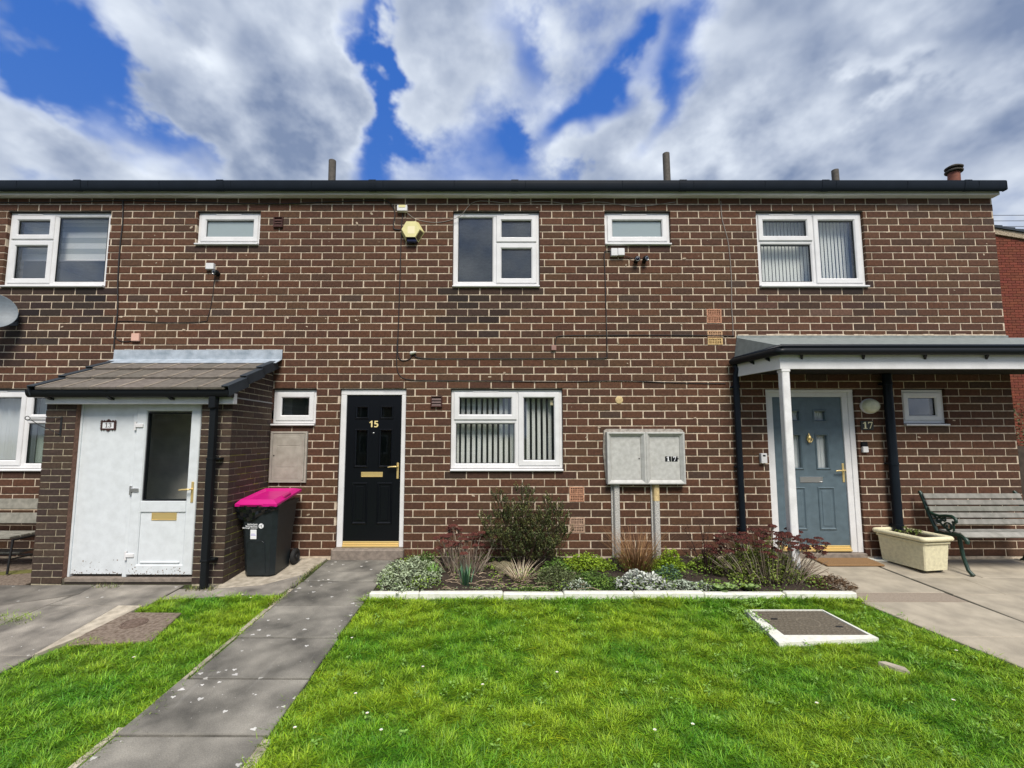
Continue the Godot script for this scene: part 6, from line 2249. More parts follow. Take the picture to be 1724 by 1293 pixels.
func planter() -> void:
	var t := thing("planter", "cream rectangular stone-effect planter with a rolled rim beside the green bench", "planter", Vector3(5.155, gy(0.30) + 0.012, 0.335))
	t.rotation = Vector3(0, 0.16, 0)
	var mb := MB.new()
	slanted_box(mb, [-0.163, 0.163, -0.268, 0.268, 0.012], [-0.185, 0.185, -0.29, 0.29, 0.335], 0.012)
	part(t, "tub", mb, M.planter)
	# two rolls of the rim
	for e in [[0.335, 0.192, 0.297, 0.013], [0.385, 0.205, 0.310, 0.030]]:
		mb = MB.new()
		var hx: float = e[1]; var hz: float = e[2]
		var q := []
		for k in 4:
			var cx: float = (hx - 0.03) * [1, -1, -1, 1][k]
			var cz: float = (hz - 0.03) * [1, 1, -1, -1][k]
			for s in 4:
				var a := PI / 2 * k + PI / 2 * s / 3.0
				q.append(Vector3(cx + 0.03 * cos(a), e[0], cz + 0.03 * sin(a)))
		q.append(q[0])
		mb.tube(q, e[3], 10, false)
		part(t, "rim", mb, M.planter)
	mb = MB.new()
	mb.box(Vector3(-0.175, 0.30, -0.28), Vector3(0.175, 0.352, 0.28))
	part(t, "soil", mb, M.soil)
	for s in [-1.0, 1.0]:
		for u in [-1.0, 1.0]:
			mb = MB.new()
			mb.box(Vector3(s * 0.11 - 0.03, -0.012, u * 0.2 - 0.03), Vector3(s * 0.11 + 0.03, 0.013, u * 0.2 + 0.03), 0.003)
			part(t, "foot", mb, M.slate)
	# a small leafy plant in it
	var p := thing("potted_plant", "small green leafy plant growing in the cream planter", "plant", t.position + Vector3(0.03, 0.352, -0.02))
	mb = MB.new()
	var lf := MB.new()
	for k in 26:
		var a := rand(0, TAU)
		var l := rand(0.05, 0.15)
		var top := Vector3(cos(a) * l, rand(0.03, 0.10), sin(a) * l)
		mb.col = Color(0.10, 0.09, 0.04)
		mb.tube([Vector3(0, -0.01, 0), top * 0.6 + Vector3(0, 0.03, 0), top], 0.003, 4, false)
		for j in 3:
			var g := rand(0.8, 1.2)
			lf.col = Color(0.15 * g, 0.21 * g, 0.04 * g)
			var d := Vector3(rand(-1, 1), rand(-0.3, 0.5), rand(-1, 1)).normalized() * rand(0.03, 0.055)
			lf.leaf(top * rand(0.7, 1.0) + Vector3(0, 0.01, 0), d, d.cross(Vector3(rand(-0.3, 0.3), 1, rand(-0.3, 0.3))), rand(0.018, 0.03), 0.3)
	part(p, "stems", mb, M.twig)
	part(p, "foliage", lf, M.leaf, "stuff")


# ---------------------------------------------------------------- beyond the end of the terrace
func build_neighbours() -> void:
	var t := thing("neighbour_house", "red brick house with a mortared verge beyond the end of the terrace", "house")
	var mb := MB.new()
	var z := -6.0
	var x0 := 12.4; var x1 := 21.0
	# top of the wall falls gently to the right
	var top := func(x: float) -> float: return 7.53 - (x - 13.77) * 0.17
	mb.prism(PackedVector2Array([Vector2(x0, -0.3), Vector2(x1, -0.3), Vector2(x1, top.call(x1) - 0.25), Vector2(x0, top.call(x0) - 0.25)]), z - 8.0, z - 0.012)
	part(t, "wall_core", mb, M.red_mortar)
	mb = MB.new()
	var row := 0
	while row < 100:
		var y0 := -0.2 + row * 0.075
		var x := x0 + (0.0 if row % 2 else -0.1125)
		while x < 16.5:
			var a := maxf(x, x0)
			var b := x + 0.215
			x += 0.225
			if y0 + 0.065 > top.call(b) - 0.26: continue
			var g := rand(0.82, 1.2)
			mb.col = Color(0.235 * g, 0.056 * g * rand(0.9, 1.15), 0.030 * g)
			mb.brick(a, b, y0, y0 + 0.065, z - 0.02, z + rand(-0.001, 0.001), 0.002)
		row += 1
	part(t, "brickwork", mb, M.red_brick, "stuff")
	# undercloak, mortar bed and the dark tiles on the verge
	mb = MB.new()
	mb.prism(PackedVector2Array([Vector2(x0 - 0.2, top.call(x0 - 0.2) - 0.27), Vector2(x1, top.call(x1) - 0.27), Vector2(x1, top.call(x1) - 0.10), Vector2(x0 - 0.2, top.call(x0 - 0.2) - 0.10)]), z - 8.05, z + 0.05)
	part(t, "verge_mortar", mb, M.verge_mortar)
	var xx := x0 - 0.25
	while xx < x1:
		mb = MB.new()
		mb.prism(PackedVector2Array([Vector2(xx, top.call(xx) - 0.10), Vector2(xx + 0.345, top.call(xx + 0.345) - 0.095), Vector2(xx + 0.345, top.call(xx + 0.345) - 0.005), Vector2(xx, top.call(xx) - 0.045)]), z - 8.1, z + 0.09)
		part(t, "verge_tile", mb, M.verge)
		xx += 0.35
	# hedge and dark fence seen past the corner
	t = thing("garden_fence", "dark timber fence beyond the corner of the end house", "fence")
	for k in 20:
		mb = MB.new()
		var fx := 8.3 + k * 0.16
		mb.box(Vector3(fx, -0.05, -2.03), Vector3(fx + 0.15, 1.45 + rand(-0.01, 0.01), -2.01 + rand(0, 0.004)), 0.003)
		part(t, "board", mb, M.fence_wood)
	mb = MB.new()
	mb.box(Vector3(8.3, 0.3, -2.07), Vector3(11.5, 0.38, -2.03)); mb.box(Vector3(8.3, 1.1, -2.07), Vector3(11.5, 1.18, -2.03))
	part(t, "rail", mb, M.fence_wood)
	t = thing("garden_shrub", "olive green shrub rising behind the dark fence at the corner", "shrub", Vector3(9.75, 0, -2.6))
	mb = MB.new()
	for k in 9:
		var a := rand(0, TAU)
		mb.col = Color(0.07, 0.05, 0.03)
		mb.tube([Vector3(rand(-0.2, 0.2), -0.05, 0), Vector3(cos(a) * 0.3, 1.0, sin(a) * 0.2), Vector3(cos(a) * 0.7, rand(1.7, 2.2), sin(a) * 0.35)], [0.03, 0.02, 0.008], 5)
	part(t, "branches", mb, M.twig)
	mb = MB.new()
	for k in 4200:
		var p := Vector3(rand(-1.0, 1.0), rand(0.3, 2.35), rand(-0.4, 0.4))
		if Vector2(p.x / 1.05, (p.y - 1.2) / 1.25).length() > rand(0.6, 1.05): continue
		var g := rand(0.6, 1.3)
		mb.col = Color(0.13 * g, 0.11 * g, 0.045 * g) if rng.randf() < 0.5 else Color(0.06 * g, 0.085 * g, 0.03 * g)
		var d := Vector3(rand(-1, 1), rand(-0.6, 0.8), rand(-1, 1)).normalized() * rand(0.04, 0.08)
		mb.leaf(p, d, d.cross(Vector3(rand(-1, 1), 1, rand(-1, 1))), 0.028, 0.2)
	part(t, "foliage", mb, M.leaf, "stuff")
	# wires over the neighbouring roof
	for k in 3:
		t = thing("overhead_wire", ["lowest of three thin overhead wires above the red brick house's roof", "middle one of three thin overhead wires above the red brick house's roof", "topmost of three thin overhead wires above the red brick house's roof"][k], "wire", Vector3.ZERO, "overhead wires")
		mb = MB.new()
		var q := []
		for s in 13:
			var u := s / 12.0
			q.append(Vector3(lerpf(24.0, 70.0, u), [16.35, 16.75, 17.15][k] - 0.8 * 4.0 * u * (1.0 - u) + 1.0 * u, lerpf(-24.0, -22.0, u)))
		mb.tube(q, 0.018, 5)
		part(t, "wire", mb, M.cable)

	# houses across the street, which the panes mirror
	for k in 4:
		opposite_house(k, -24.0 + k * 13.0)

func opposite_house(k: int, x0: float) -> void:
	var t := thing("opposite_house", ["brown brick house with a grey roof across the street beyond the porch end", "buff brick house across the street facing the porch", "brown brick house across the street facing the black door", "buff brick house across the street facing the blue-grey door"][k], "house", Vector3(x0, gy(9.0), 25.0), "houses across the street")
	var w := 10.5
	var holes := []
	for e in [[0.9, 2.6], [4.2, 5.4], [7.6, 9.4]]:
		holes.append([e[0], e[1], 3.3, 4.5])
	holes.append([0.9, 2.9, 0.9, 2.2]); holes.append([7.4, 9.4, 0.9, 2.2]); holes.append([4.4, 5.35, 0.0, 2.1])
	var mb := MB.new()
	mb.col = Color(0.20, 0.11, 0.07) if k % 2 == 0 else Color(0.30, 0.22, 0.14)
	holed(mb, 0.0, w, -0.2, 5.1, 0.0, holes, Vector3(0, 0, -1))
	mb.box(Vector3(0, -0.2, 0.25), Vector3(w, 5.1, 8.0))
	part(t, "wall", mb, M.red_brick)
	mb = MB.new()
	mb.prism(PackedVector2Array([Vector2(-0.4, 5.05), Vector2(8.4, 5.05), Vector2(4.0, 7.7)]), -w - 0.3, 0.3)
	var rf := part(t, "roof", mb, M.verge)
	rf.transform = Transform3D(Basis(Vector3.UP, -PI / 2), Vector3.ZERO)
	for o in holes:
		var win := Node3D.new()
		win.name = numbered(t, "door" if o[2] == 0.0 else "window")
		t.add_child(win)
		mb = MB.new()
		mb.xf = Transform3D(Basis(Vector3.UP, PI), Vector3.ZERO)
		ring(mb, -o[1], -o[0], o[2], o[3], 0.09, -0.2, -0.05, 0.01, 0.01)
		part(win, "frame", mb, M.upvc)
		mb = MB.new()
		mb.face(Vector3(o[0], o[2], 0.12), Vector3(o[1], o[2], 0.12), Vector3(o[1], o[3], 0.12), Vector3(o[0], o[3], 0.12), Vector3(0, 0, -1))
		part(win, "leaf" if o[2] == 0.0 else "pane", mb, M.black_door if o[2] > 0.0 else M.blue_door)


# ---------------------------------------------------------------- flower bed
func plant(called: String, label: String, category: String, x: float, z: float, group := "") -> Node3D:
	return thing(called, label, category, Vector3(x, gy(z) - 0.012, z), group)

func scatter_leaf(mb: MB, p: Vector3, size: float, w: float, up := 0.4, droop := 0.2) -> void:
	var d := Vector3(rand(-1, 1), rand(-0.3, 1.0) * up + up * 0.4, rand(-1, 1)).normalized() * size
	mb.leaf(p, d, d.cross(Vector3(rand(-0.6, 0.6), 1, rand(-0.6, 0.6))), w, droop)

func tone(c: Color, lo := 0.75, hi := 1.3) -> Color:
	var g := rand(lo, hi)
	return Color(c.r * g, c.g * g, c.b * g)

func build_bed() -> void:
	var mb := MB.new()
	# lumpy soil
	var nz := FastNoiseLite.new()
	nz.seed = 4
	nz.frequency = 3.0
	nz.fractal_octaves = 4
	var hgt := func(x: float, z: float) -> float: return gy(z) - 0.006 + nz.get_noise_2d(x, z) * 0.045 + 0.015
	var st := 0.045
	var ix := int((3.66 + 1.42) / st)
	for i in ix:
		for j in 26:
			var x0 := -1.42 + i * st; var z0 := 0.003 + j * 0.0465
			var x1 := x0 + st; var z1 := z0 + 0.0465
			if x1 > 3.63 and z0 < 0.0: continue
			mb.face(Vector3(x0, hgt.call(x0, z0), z0), Vector3(x1, hgt.call(x1, z0), z0), Vector3(x1, hgt.call(x1, z1), z1), Vector3(x0, hgt.call(x0, z1), z1), Vector3.UP)
	structure("flower_bed_soil", mb, M.soil)
	# white painted edging stones
	var t := thing("garden_edging", "white painted concrete edging along the front of the flower bed", "edging")
	var cuts := [-1.43, -0.905, -0.02, 0.62, 1.36, 2.1, 2.95, 3.70]
	for k in cuts.size() - 1:
		mb = MB.new()
		var a: float = cuts[k] + 0.002; var b: float = cuts[k + 1] - 0.002
		var z0 := 1.212 + sin(k * 1.3) * 0.006
		var y := gy(1.25) + 0.046 + sin(k * 2.2) * 0.006
		mb.xf = Transform3D(Basis(Vector3.UP, sin(k * 3.1) * 0.006) * Basis(Vector3(0, 0, 1), sin(k * 1.9) * 0.004), Vector3((a + b) * 0.5, y, z0))
		var hl := (b - a) * 0.5
		mb.box(Vector3(-hl, -0.13, 0.0), Vector3(hl, 0.0, 0.075), 0.011)
		part(t, "edging_stone", mb, M.kerb)
	evergreen_shrub()
	sedum("dried_sedum", "dried sedum with dark red heads on grey stems left of the evergreen shrub", -0.50, 0.50, 0.40, 0.64, 150, 42, 0.30)
	sedum("dried_sedum", "large dried sedum with dark red heads spilling round the white canopy post", 3.08, 0.74, 0.66, 0.70, 260, 84, 0.52)
	silver_mat("silver_leaf_plant", "pale silver-green leafy mat in the path corner of the bed", -1.10, 0.74, 0.37, 0.50, 0.22, 2300, Color(0.36, 0.43, 0.27), 0.055, 0.018)
	silver_mat("silver_leaf_plant", "bright silvery woolly plant in front of the brown ornamental grass", 1.52, 1.00, 0.30, 0.17, 0.20, 620, Color(0.55, 0.58, 0.52), 0.07, 0.026)
	silver_mat("silver_leaf_plant", "low silver-grey spreading plant between the woolly plant and the rosettes", 2.02, 1.03, 0.32, 0.14, 0.10, 620, Color(0.36, 0.42, 0.32), 0.05, 0.018)
	silver_mat("silver_leaf_plant", "small silver-grey tuft at the edging beside the bleached straw clump", 0.76, 1.04, 0.22, 0.13, 0.10, 330, Color(0.36, 0.42, 0.32), 0.05, 0.016)
	silver_mat("silver_leaf_plant", "sparse grey-green seedlings along the edging below the daffodil shoots", -0.12, 1.10, 0.62, 0.07, 0.04, 360, Color(0.16, 0.21, 0.10), 0.04, 0.018)
	silver_mat("moss_cushion", "dense mossy green cushion spreading before the yellow-green groundcover", 1.02, 0.86, 0.33, 0.31, 0.08, 5200, Color(0.085, 0.165, 0.026), 0.022, 0.008)
	silver_mat("golden_groundcover", "bright yellow-green groundcover right of the evergreen shrub", 1.02, 0.40, 0.36, 0.17, 0.20, 1500, Color(0.24, 0.36, 0.015), 0.032, 0.022)
	silver_mat("golden_groundcover", "bright yellow-green mound under the number 17 cable cover", 2.02, 0.46, 0.20, 0.17, 0.30, 1100, Color(0.24, 0.37, 0.012), 0.032, 0.022)
	silver_mat("golden_groundcover", "yellow-green tufts growing among the dead dark stems", 2.56, 0.42, 0.30, 0.13, 0.22, 800, Color(0.20, 0.31, 0.018), 0.032, 0.022)
	silver_mat("leafy_plant", "mid-green leafy clump at the foot of the evergreen shrub", 0.62, 0.62, 0.18, 0.16, 0.24, 520, Color(0.10, 0.19, 0.03), 0.05, 0.022)
	silver_mat("feathery_plant", "feathery grey-green mound between the straw clump and the mossy cushion", 0.60, 0.92, 0.24, 0.22, 0.24, 1500, Color(0.15, 0.19, 0.075), 0.05, 0.007)
	silver_mat("leafy_plant", "low green ground ivy along the edging before the feathery mound", 0.30, 1.12, 0.34, 0.06, 0.06, 420, Color(0.13, 0.20, 0.05), 0.035, 0.022)
	silver_mat("leafy_plant", "yellow-green foliage under the dark red sedum heads by the post", 3.02, 0.72, 0.50, 0.32, 0.50, 2600, Color(0.17, 0.22, 0.035), 0.045, 0.02)
	silver_mat("leafy_plant", "ferny green clump in the bed beside the doorstep", -0.98, 0.42, 0.15, 0.12, 0.24, 420, Color(0.11, 0.20, 0.035), 0.055, 0.016)
	silver_mat("wispy_plant", "reddish brown wispy plant at the patio end of the edging", 3.62, 0.98, 0.26, 0.20, 0.14, 900, Color(0.17, 0.10, 0.05), 0.05, 0.006)
	silver_mat("leafy_plant", "blue-green leafy tuft between the brown grass and the golden mound", 1.92, 0.72, 0.16, 0.12, 0.16, 420, Color(0.10, 0.19, 0.11), 0.05, 0.016)
	blades("ornamental_grass", "dry russet ornamental grass in front of the cable covers", 1.60, 0.52, 0.14, 0.62, 420, [Color(0.26, 0.14, 0.055), Color(0.32, 0.19, 0.08), Color(0.17, 0.08, 0.035)], 0.16, 0.006)
	blades("straw_clump", "bleached straw-coloured dead clump in the middle of the bed", 0.18, 0.85, 0.06, 0.30, 110, [Color(0.52, 0.42, 0.28), Color(0.40, 0.31, 0.20), Color(0.60, 0.52, 0.38)], 0.22, 0.010)
	blades("daffodil_shoots", "upright blue-green daffodil shoots with yellow-green bases", -0.43, 0.95, 0.06, 0.30, 46, [Color(0.10, 0.23, 0.12), Color(0.13, 0.28, 0.10), Color(0.09, 0.20, 0.13)], 0.05, 0.016)
	blades("green_shoots", "small fresh green shoots beside the silver-green mat", -0.86, 0.72, 0.06, 0.20, 40, [Color(0.13, 0.28, 0.04), Color(0.16, 0.30, 0.05)], 0.10, 0.016)
	blades("dry_grass_tuft", "thin dry grass tuft at the wall beside the doorstep", -1.14, 0.20, 0.10, 0.26, 60, [Color(0.20, 0.16, 0.07), Color(0.15, 0.17, 0.05)], 0.12, 0.005)
	dead_stems()
	rosettes()
	# seedlings and ground ivy that knit the clumps together
	var gc := MB.new()
	var pn := FastNoiseLite.new()
	pn.seed = 91
	pn.frequency = 2.2
	pn.fractal_octaves = 3
	for k in 9000:
		var x := rand(-1.38, 3.55); var z := rand(0.05, 1.19)
		var q := pn.get_noise_2d(x, z)
		if q < -0.08 + rand(-0.12, 0.12): continue
		if x > -0.75 and x < 0.15 and z > 0.62 and rng.randf() < 0.7: continue
		gc.col = tone(Color(0.13, 0.23, 0.035).lerp(Color(0.22, 0.33, 0.03), clampf(q * 2.0, 0, 1)), 0.65, 1.25)
		scatter_leaf(gc, Vector3(x, gy(z) + rand(0.030, 0.075 + q * 0.12), z), rand(0.018, 0.042), rand(0.010, 0.022), 0.5, 0.25)
	var gi := part(self, "bed_groundcover", gc, M.leaf)
	tag(gi, "low green seedlings and ground ivy spread between the bed plants", "ground cover", "", "stuff")
	# mossy stones
	for e in [[0.0, 0.58, 0.11, "large mossy stone in the bed beneath the evergreen shrub"], [-0.12, 0.40, 0.07, "small mossy stone against the wall behind the larger stone"], [0.04, 0.36, 0.08, "flat grey stone leaning under the evergreen shrub"]]:
		t = plant("stone", e[3], "stone", e[0], e[1], "stones in the flower bed")
		mb = MB.new()
		lump(mb, e[2], int(e[0] * 100) + 7)
		part(t, "stone", mb, M.rock)
	# litter of dry stalks on the soil
	mb = MB.new()
	for k in 110:
		var x := rand(-0.7, 0.9); var z := rand(0.65, 1.17)
		var a := rand(-0.6, 0.6)
		var l := rand(0.04, 0.16)
		mb.col = tone(Color(0.40, 0.31, 0.21))
		var y := gy(z) + rand(0.015, 0.045)
		mb.tube([Vector3(x, y, z), Vector3(x + l * 0.5 * cos(a), y + 0.012, z + l * 0.5 * sin(a)), Vector3(x + l * cos(a), y, z + l * sin(a))], 0.0028, 4, false)
	var lit := part(self, "dry_stalk_litter", mb, M.twig)
	tag(lit, "bleached dry stalks scattered over the flower bed soil", "litter", "", "stuff")

func lump(mb: MB, r: float, id: int) -> void:
	var n := FastNoiseLite.new()
	n.seed = id
	n.frequency = 1.1
	var at := func(a: float, e: float) -> Vector3:
		var d := Vector3(cos(e) * cos(a), sin(e), cos(e) * sin(a))
		return d * r * (1.0 + 0.45 * n.get_noise_3dv(d * 1.6)) * Vector3(1.25, 0.9, 0.9) + Vector3(0, r * 0.45, 0)
	for i in 14:
		for j in 9:
			var a0 := TAU * i / 14.0; var a1 := TAU * (i + 1) / 14.0
			var e0 := -PI / 2 + PI * j / 9.0; var e1 := -PI / 2 + PI * (j + 1) / 9.0
			var q := [at.call(a0, e0), at.call(a1, e0), at.call(a1, e1), at.call(a0, e1)]
			mb.face(q[0], q[1], q[2], q[3], (q[0] + q[2]) * 0.5 - Vector3(0, r * 0.45, 0))

func evergreen_shrub() -> void:
	var t := plant("evergreen_shrub", "dark evergreen shrub with small leaves under the ground-floor window", "shrub", 0.22, 0.40)
	var br := MB.new()
	var lf := MB.new()
	var tips := [[-0.33, 0.93, 0.0], [-0.20, 0.80, 0.08], [-0.48, 0.62, 0.05], [0.0, 1.00, -0.04], [0.07, 0.95, 0.05], [0.0, 0.72, 0.14], [0.38, 0.86, -0.02], [0.28, 0.70, 0.12], [0.52, 0.64, 0.03], [0.55, 0.48, 0.08], [0.18, 0.45, 0.20], [-0.15, 0.45, 0.18], [0.40, 0.35, 0.18], [-0.36, 0.46, 0.14], [0.15, 0.62, 0.1], [-0.26, 0.66, -0.08], [0.46, 0.76, -0.08]]
	for e in tips:
		var tip := Vector3(e[0], e[1], e[2])
		var mid := Vector3(e[0] * 0.55, e[1] * 0.45, e[2] * 0.6)
		br.col = Color(0.055, 0.038, 0.026)
		br.tube([Vector3(e[0] * 0.12, -0.03, 0), mid, tip], [0.013, 0.009, 0.003], 5)
		# sprays of small leaves along the upper part
		for k in 84:
			var u := pow(rng.randf(), 0.7)
			var p := (mid.lerp(tip, u) if rng.randf() < 0.85 else (mid * 0.6).lerp(mid, u))
			var spread := 0.115 * (1.15 - 0.6 * u)
			var q := p + Vector3(rand(-1, 1), rand(-0.5, 0.7), rand(-1, 1)) * spread
			var dir := (q - p).normalized() * 0.5 + Vector3(0, 0.8, 0)
			var l := rand(0.05, 0.10)
			br.tube([p.lerp(q, 0.5), q, q + dir.normalized() * l], 0.0016, 3, false)
			var c := Color(0.055, 0.082, 0.020) if rng.randf() < 0.5 else Color(0.125, 0.140, 0.036)
			if rng.randf() < 0.07: c = Color(0.13, 0.10, 0.05)
			for j in 15:
				lf.col = tone(c, 0.6, 1.4)
				var pp := q + dir.normalized() * l * (j / 14.0)
				var d := (Vector3(rand(-1, 1), 0.25, rand(-1, 1)).normalized() + dir.normalized() * 0.6).normalized() * rand(0.017, 0.028)
				lf.leaf(pp, d, d.cross(Vector3(rand(-0.5, 0.5), 1, rand(-0.5, 0.5))), 0.0105, 0.1)
	part(t, "branches", br, M.twig)
	part(t, "foliage", lf, M.leaf, "stuff")

func sedum(called: String, label: String, x: float, z: float, rad: float, h: float, stems: int, heads: int, lean: float) -> void:
	var t := plant(called, label, "sedum", x, z, "dried sedums")
	var mb := MB.new()
	var hd := MB.new()
	for k in stems:
		var a := rand(0, TAU)
		var r := sqrt(rng.randf())
		var foot := Vector3(cos(a) * r * rad * 0.6, -0.02, sin(a) * r * rad * 0.4)
		var hh := h * rand(0.55, 1.0) * (1.0 - 0.35 * r) * (1.0 if k < heads else rand(0.35, 0.8))
		var tip := Vector3(cos(a) * r * rad * 1.05, hh, sin(a) * r * rad * 0.6)
		mb.col = tone(Color(0.24, 0.18, 0.135) if k % 3 else Color(0.38, 0.32, 0.25), 0.7, 1.3)
		mb.tube([foot, foot.lerp(tip, 0.5) + Vector3(rand(-0.02, 0.02), 0.03, rand(-0.02, 0.02)), tip], [0.0042, 0.0035, 0.0025], 4, false)
		if k < heads:
			# a flat-topped head of many tiny dried flowers
			var hr := rand(0.032, 0.062)
			for j in 64:
				var b := rand(0, TAU)
				var q := sqrt(rng.randf()) * hr
				var p := tip + Vector3(cos(b) * q, 0.012 - q * q / hr * 0.25 + rand(-0.004, 0.006), sin(b) * q)
				hd.col = tone(Color(0.078, 0.017, 0.012) if rng.randf() < 0.7 else Color(0.110, 0.034, 0.022), 0.6, 1.4)
				var s := rand(0.008, 0.014)
				hd.face3(p + Vector3(s, 0, 0), p + Vector3(-s * 0.5, 0, s * 0.87), p + Vector3(0, s * 1.2, 0), Vector3(0.5, 1, 0.5))
				hd.face3(p + Vector3(-s * 0.5, 0, s * 0.87), p + Vector3(-s * 0.5, 0, -s * 0.87), p + Vector3(0, s * 1.2, 0), Vector3(-1, 1, 0))
				hd.face3(p + Vector3(-s * 0.5, 0, -s * 0.87), p + Vector3(s, 0, 0), p + Vector3(0, s * 1.2, 0), Vector3(0.5, 1, -0.5))
				if j % 4 == 0:
					mb.tube([tip - Vector3(0, 0.035, 0), p], 0.0014, 3, false)
	part(t, "stems", mb, M.twig)
	part(t, "flower_heads", hd, M.twig, "stuff")

func silver_mat(called: String, label: String, x: float, z: float, rx: float, rz: float, h: float, count: int, c: Color, size: float, w: float) -> void:
	var t := plant(called, label, "plant", x, z)
	var mb := MB.new()
	var st := MB.new()
	var n := FastNoiseLite.new()
	n.seed = int(x * 131 + z * 17)
	n.frequency = 5.0
	for k in count:
		var a := rand(0, TAU)
		var r := sqrt(rng.randf())
		var edge := 1.0 + 0.25 * n.get_noise_2d(cos(a) * 0.3, sin(a) * 0.3)
		var px := cos(a) * r * rx * edge; var pz := sin(a) * r * rz * edge
		var dome := h * (1.0 - r * r * 0.75) * (0.75 + 0.6 * n.get_noise_2d(px, pz))
		var y := dome * (1.0 - 0.65 * pow(rng.randf(), 2.0))
		var at := Vector3(px, maxf(y, 0.008), pz)
		var slope := (gy(z + pz) - gy(z))
		at.y += slope
		mb.col = tone(c, 0.68, 1.3)
		scatter_leaf(mb, at, size * rand(0.6, 1.15), w * rand(0.7, 1.2), 0.55, 0.25)
		if k % 9 == 0:
			st.col = Color(c.r * 0.5 + 0.02, c.g * 0.42 + 0.01, c.b * 0.4 + 0.01)
			st.tube([Vector3(px * 0.7, slope - 0.015, pz * 0.7), at], 0.002, 3, false)
	part(t, "stems", st, M.twig)
	part(t, "foliage", mb, M.leaf, "stuff")

func blades(called: String, label: String, x: float, z: float, rad: float, h: float, count: int, cs: Array, lean: float, w: float) -> void:
	var t := plant(called, label, "plant", x, z)
	var mb := MB.new()
	for k in count:
		var a := rand(0, TAU)
		var r := sqrt(rng.randf()) * rad
		var p := Vector3(cos(a) * r, -0.015, sin(a) * r)
		var l := h * rand(0.5, 1.08)
		var out := Vector3(cos(a), 0, sin(a)) * (0.3 + r / rad) + Vector3(rand(-0.5, 0.5), 0, rand(-0.5, 0.5))
		mb.col = tone(cs[rng.randi() % cs.size()], 0.75, 1.25)
		mb.blade(p, Vector3(out.x * lean * l * 2.0, l, out.z * lean * l * 2.0), Vector3(out.x * lean * l * 1.6, -l * lean * 0.9, out.z * lean * l * 1.6) + Vector3(0.001, 0, 0.001), w * rand(0.7, 1.2))
	part(t, "blades", mb, M.leaf, "stuff")

func dead_stems() -> void:
	var t := plant("dead_rose_stems", "dark dead branching stems before the wall left of the slim downpipe", "plant", 2.42, 0.58)
	var mb := MB.new()
	var lf := MB.new()
	for k in 30:
		var a := rand(0, TAU)
		var h := rand(0.2, 0.40) if k > 5 else rand(0.45, 0.62)
		var tip := Vector3(cos(a) * 0.26, h, sin(a) * 0.14)
		mb.col = tone(Color(0.035, 0.016, 0.012))
		var mid := tip * 0.5 + Vector3(rand(-0.04, 0.04), 0.04, rand(-0.03, 0.03))
		mb.tube([Vector3(tip.x * 0.2, -0.02, tip.z * 0.2), mid, tip], [0.0045, 0.0035, 0.002], 4, false)
		for j in 3:
			var q := mid.lerp(tip, rand(0.2, 1.0))
			var e := q + Vector3(rand(-0.07, 0.07), rand(0.02, 0.08), rand(-0.05, 0.05))
			mb.tube([q, e], 0.0018, 3, false)
			for i in 4:
				lf.col = tone(Color(0.040, 0.018, 0.012) if rng.randf() < 0.8 else Color(0.07, 0.05, 0.02))
				scatter_leaf(lf, q.lerp(e, rng.randf()), 0.022, 0.012)
	part(t, "stems", mb, M.twig)
	part(t, "withered_leaves", lf, M.leaf, "stuff")

func rosettes() -> void:
	for e in [[2.33, 1.12, 0.15, "pale green rosette leaning over the edging beside the spreading silver plant"], [2.46, 1.10, 0.12, "middle pale green rosette at the edging"], [2.66, 1.10, 0.15, "pale green rosette at the edging below the large dried sedum"]]:
		var t := plant("leaf_rosette", e[3], "plant", e[0], e[1], "pale green rosettes along the edging")
		for k in 15:
			var mb := MB.new()
			var a := TAU * k / 15.0 * 2.39
			var l: float = e[2] * rand(0.7, 1.1)
			mb.col = tone(Color(0.25, 0.36, 0.13), 0.85, 1.2)
			var d := Vector3(cos(a), rand(0.55, 1.5), sin(a)).normalized() * l
			var side := d.cross(Vector3.UP).normalized() * l * 0.24
			var up := side.cross(d).normalized()
			if up.y < 0: up = -up
			var p := Vector3(0, 0.01, 0)
			# spoon-shaped: narrow foot, broad end
			var pts := [[0.0, 0.2], [0.4, 0.55], [0.72, 1.0], [0.92, 0.75], [1.0, 0.0]]
			for j in 4:
				var u = pts[j]; var v = pts[j + 1]
				var A: Vector3 = p + d * u[0] - Vector3(0, u[0] * u[0] * l * 0.25, 0); var B: Vector3 = p + d * v[0] - Vector3(0, v[0] * v[0] * l * 0.25, 0)
				mb.face(A - side * u[1], A + side * u[1], B + side * v[1], B - side * v[1], up)
			part(t, "leaf", mb, M.leaf)


# ---------------------------------------------------------------- lawn
func tuft(id: int, count: int, h: float, spread: float, w: float) -> ArrayMesh:
	var r := RandomNumberGenerator.new()
	r.seed = id
	var mb := MB.new()
	for k in count:
		var a := r.randf() * TAU
		var p := Vector3(cos(a), 0, sin(a)) * spread * sqrt(r.randf())
		var l := h * r.randf_range(0.45, 1.1)
		var b := r.randf() * TAU
		var lean := r.randf_range(0.15, 1.9)
		var g := r.randf_range(0.55, 1.4)
		mb.col = Color(g * r.randf_range(0.9, 1.15), g, g * 0.9) * 0.45
		if r.randf() < 0.085: mb.col = Color(1.0, 0.7, 0.75)
		mb.blade(p - Vector3(0, 0.008, 0), Vector3(cos(b) * l * lean * 0.6, l, sin(b) * l * lean * 0.6), Vector3(cos(b) * l * lean * 0.7, -l * lean * 0.45, sin(b) * l * lean * 0.7), w * r.randf_range(0.7, 1.25))
	return mb.mesh(M.grass)

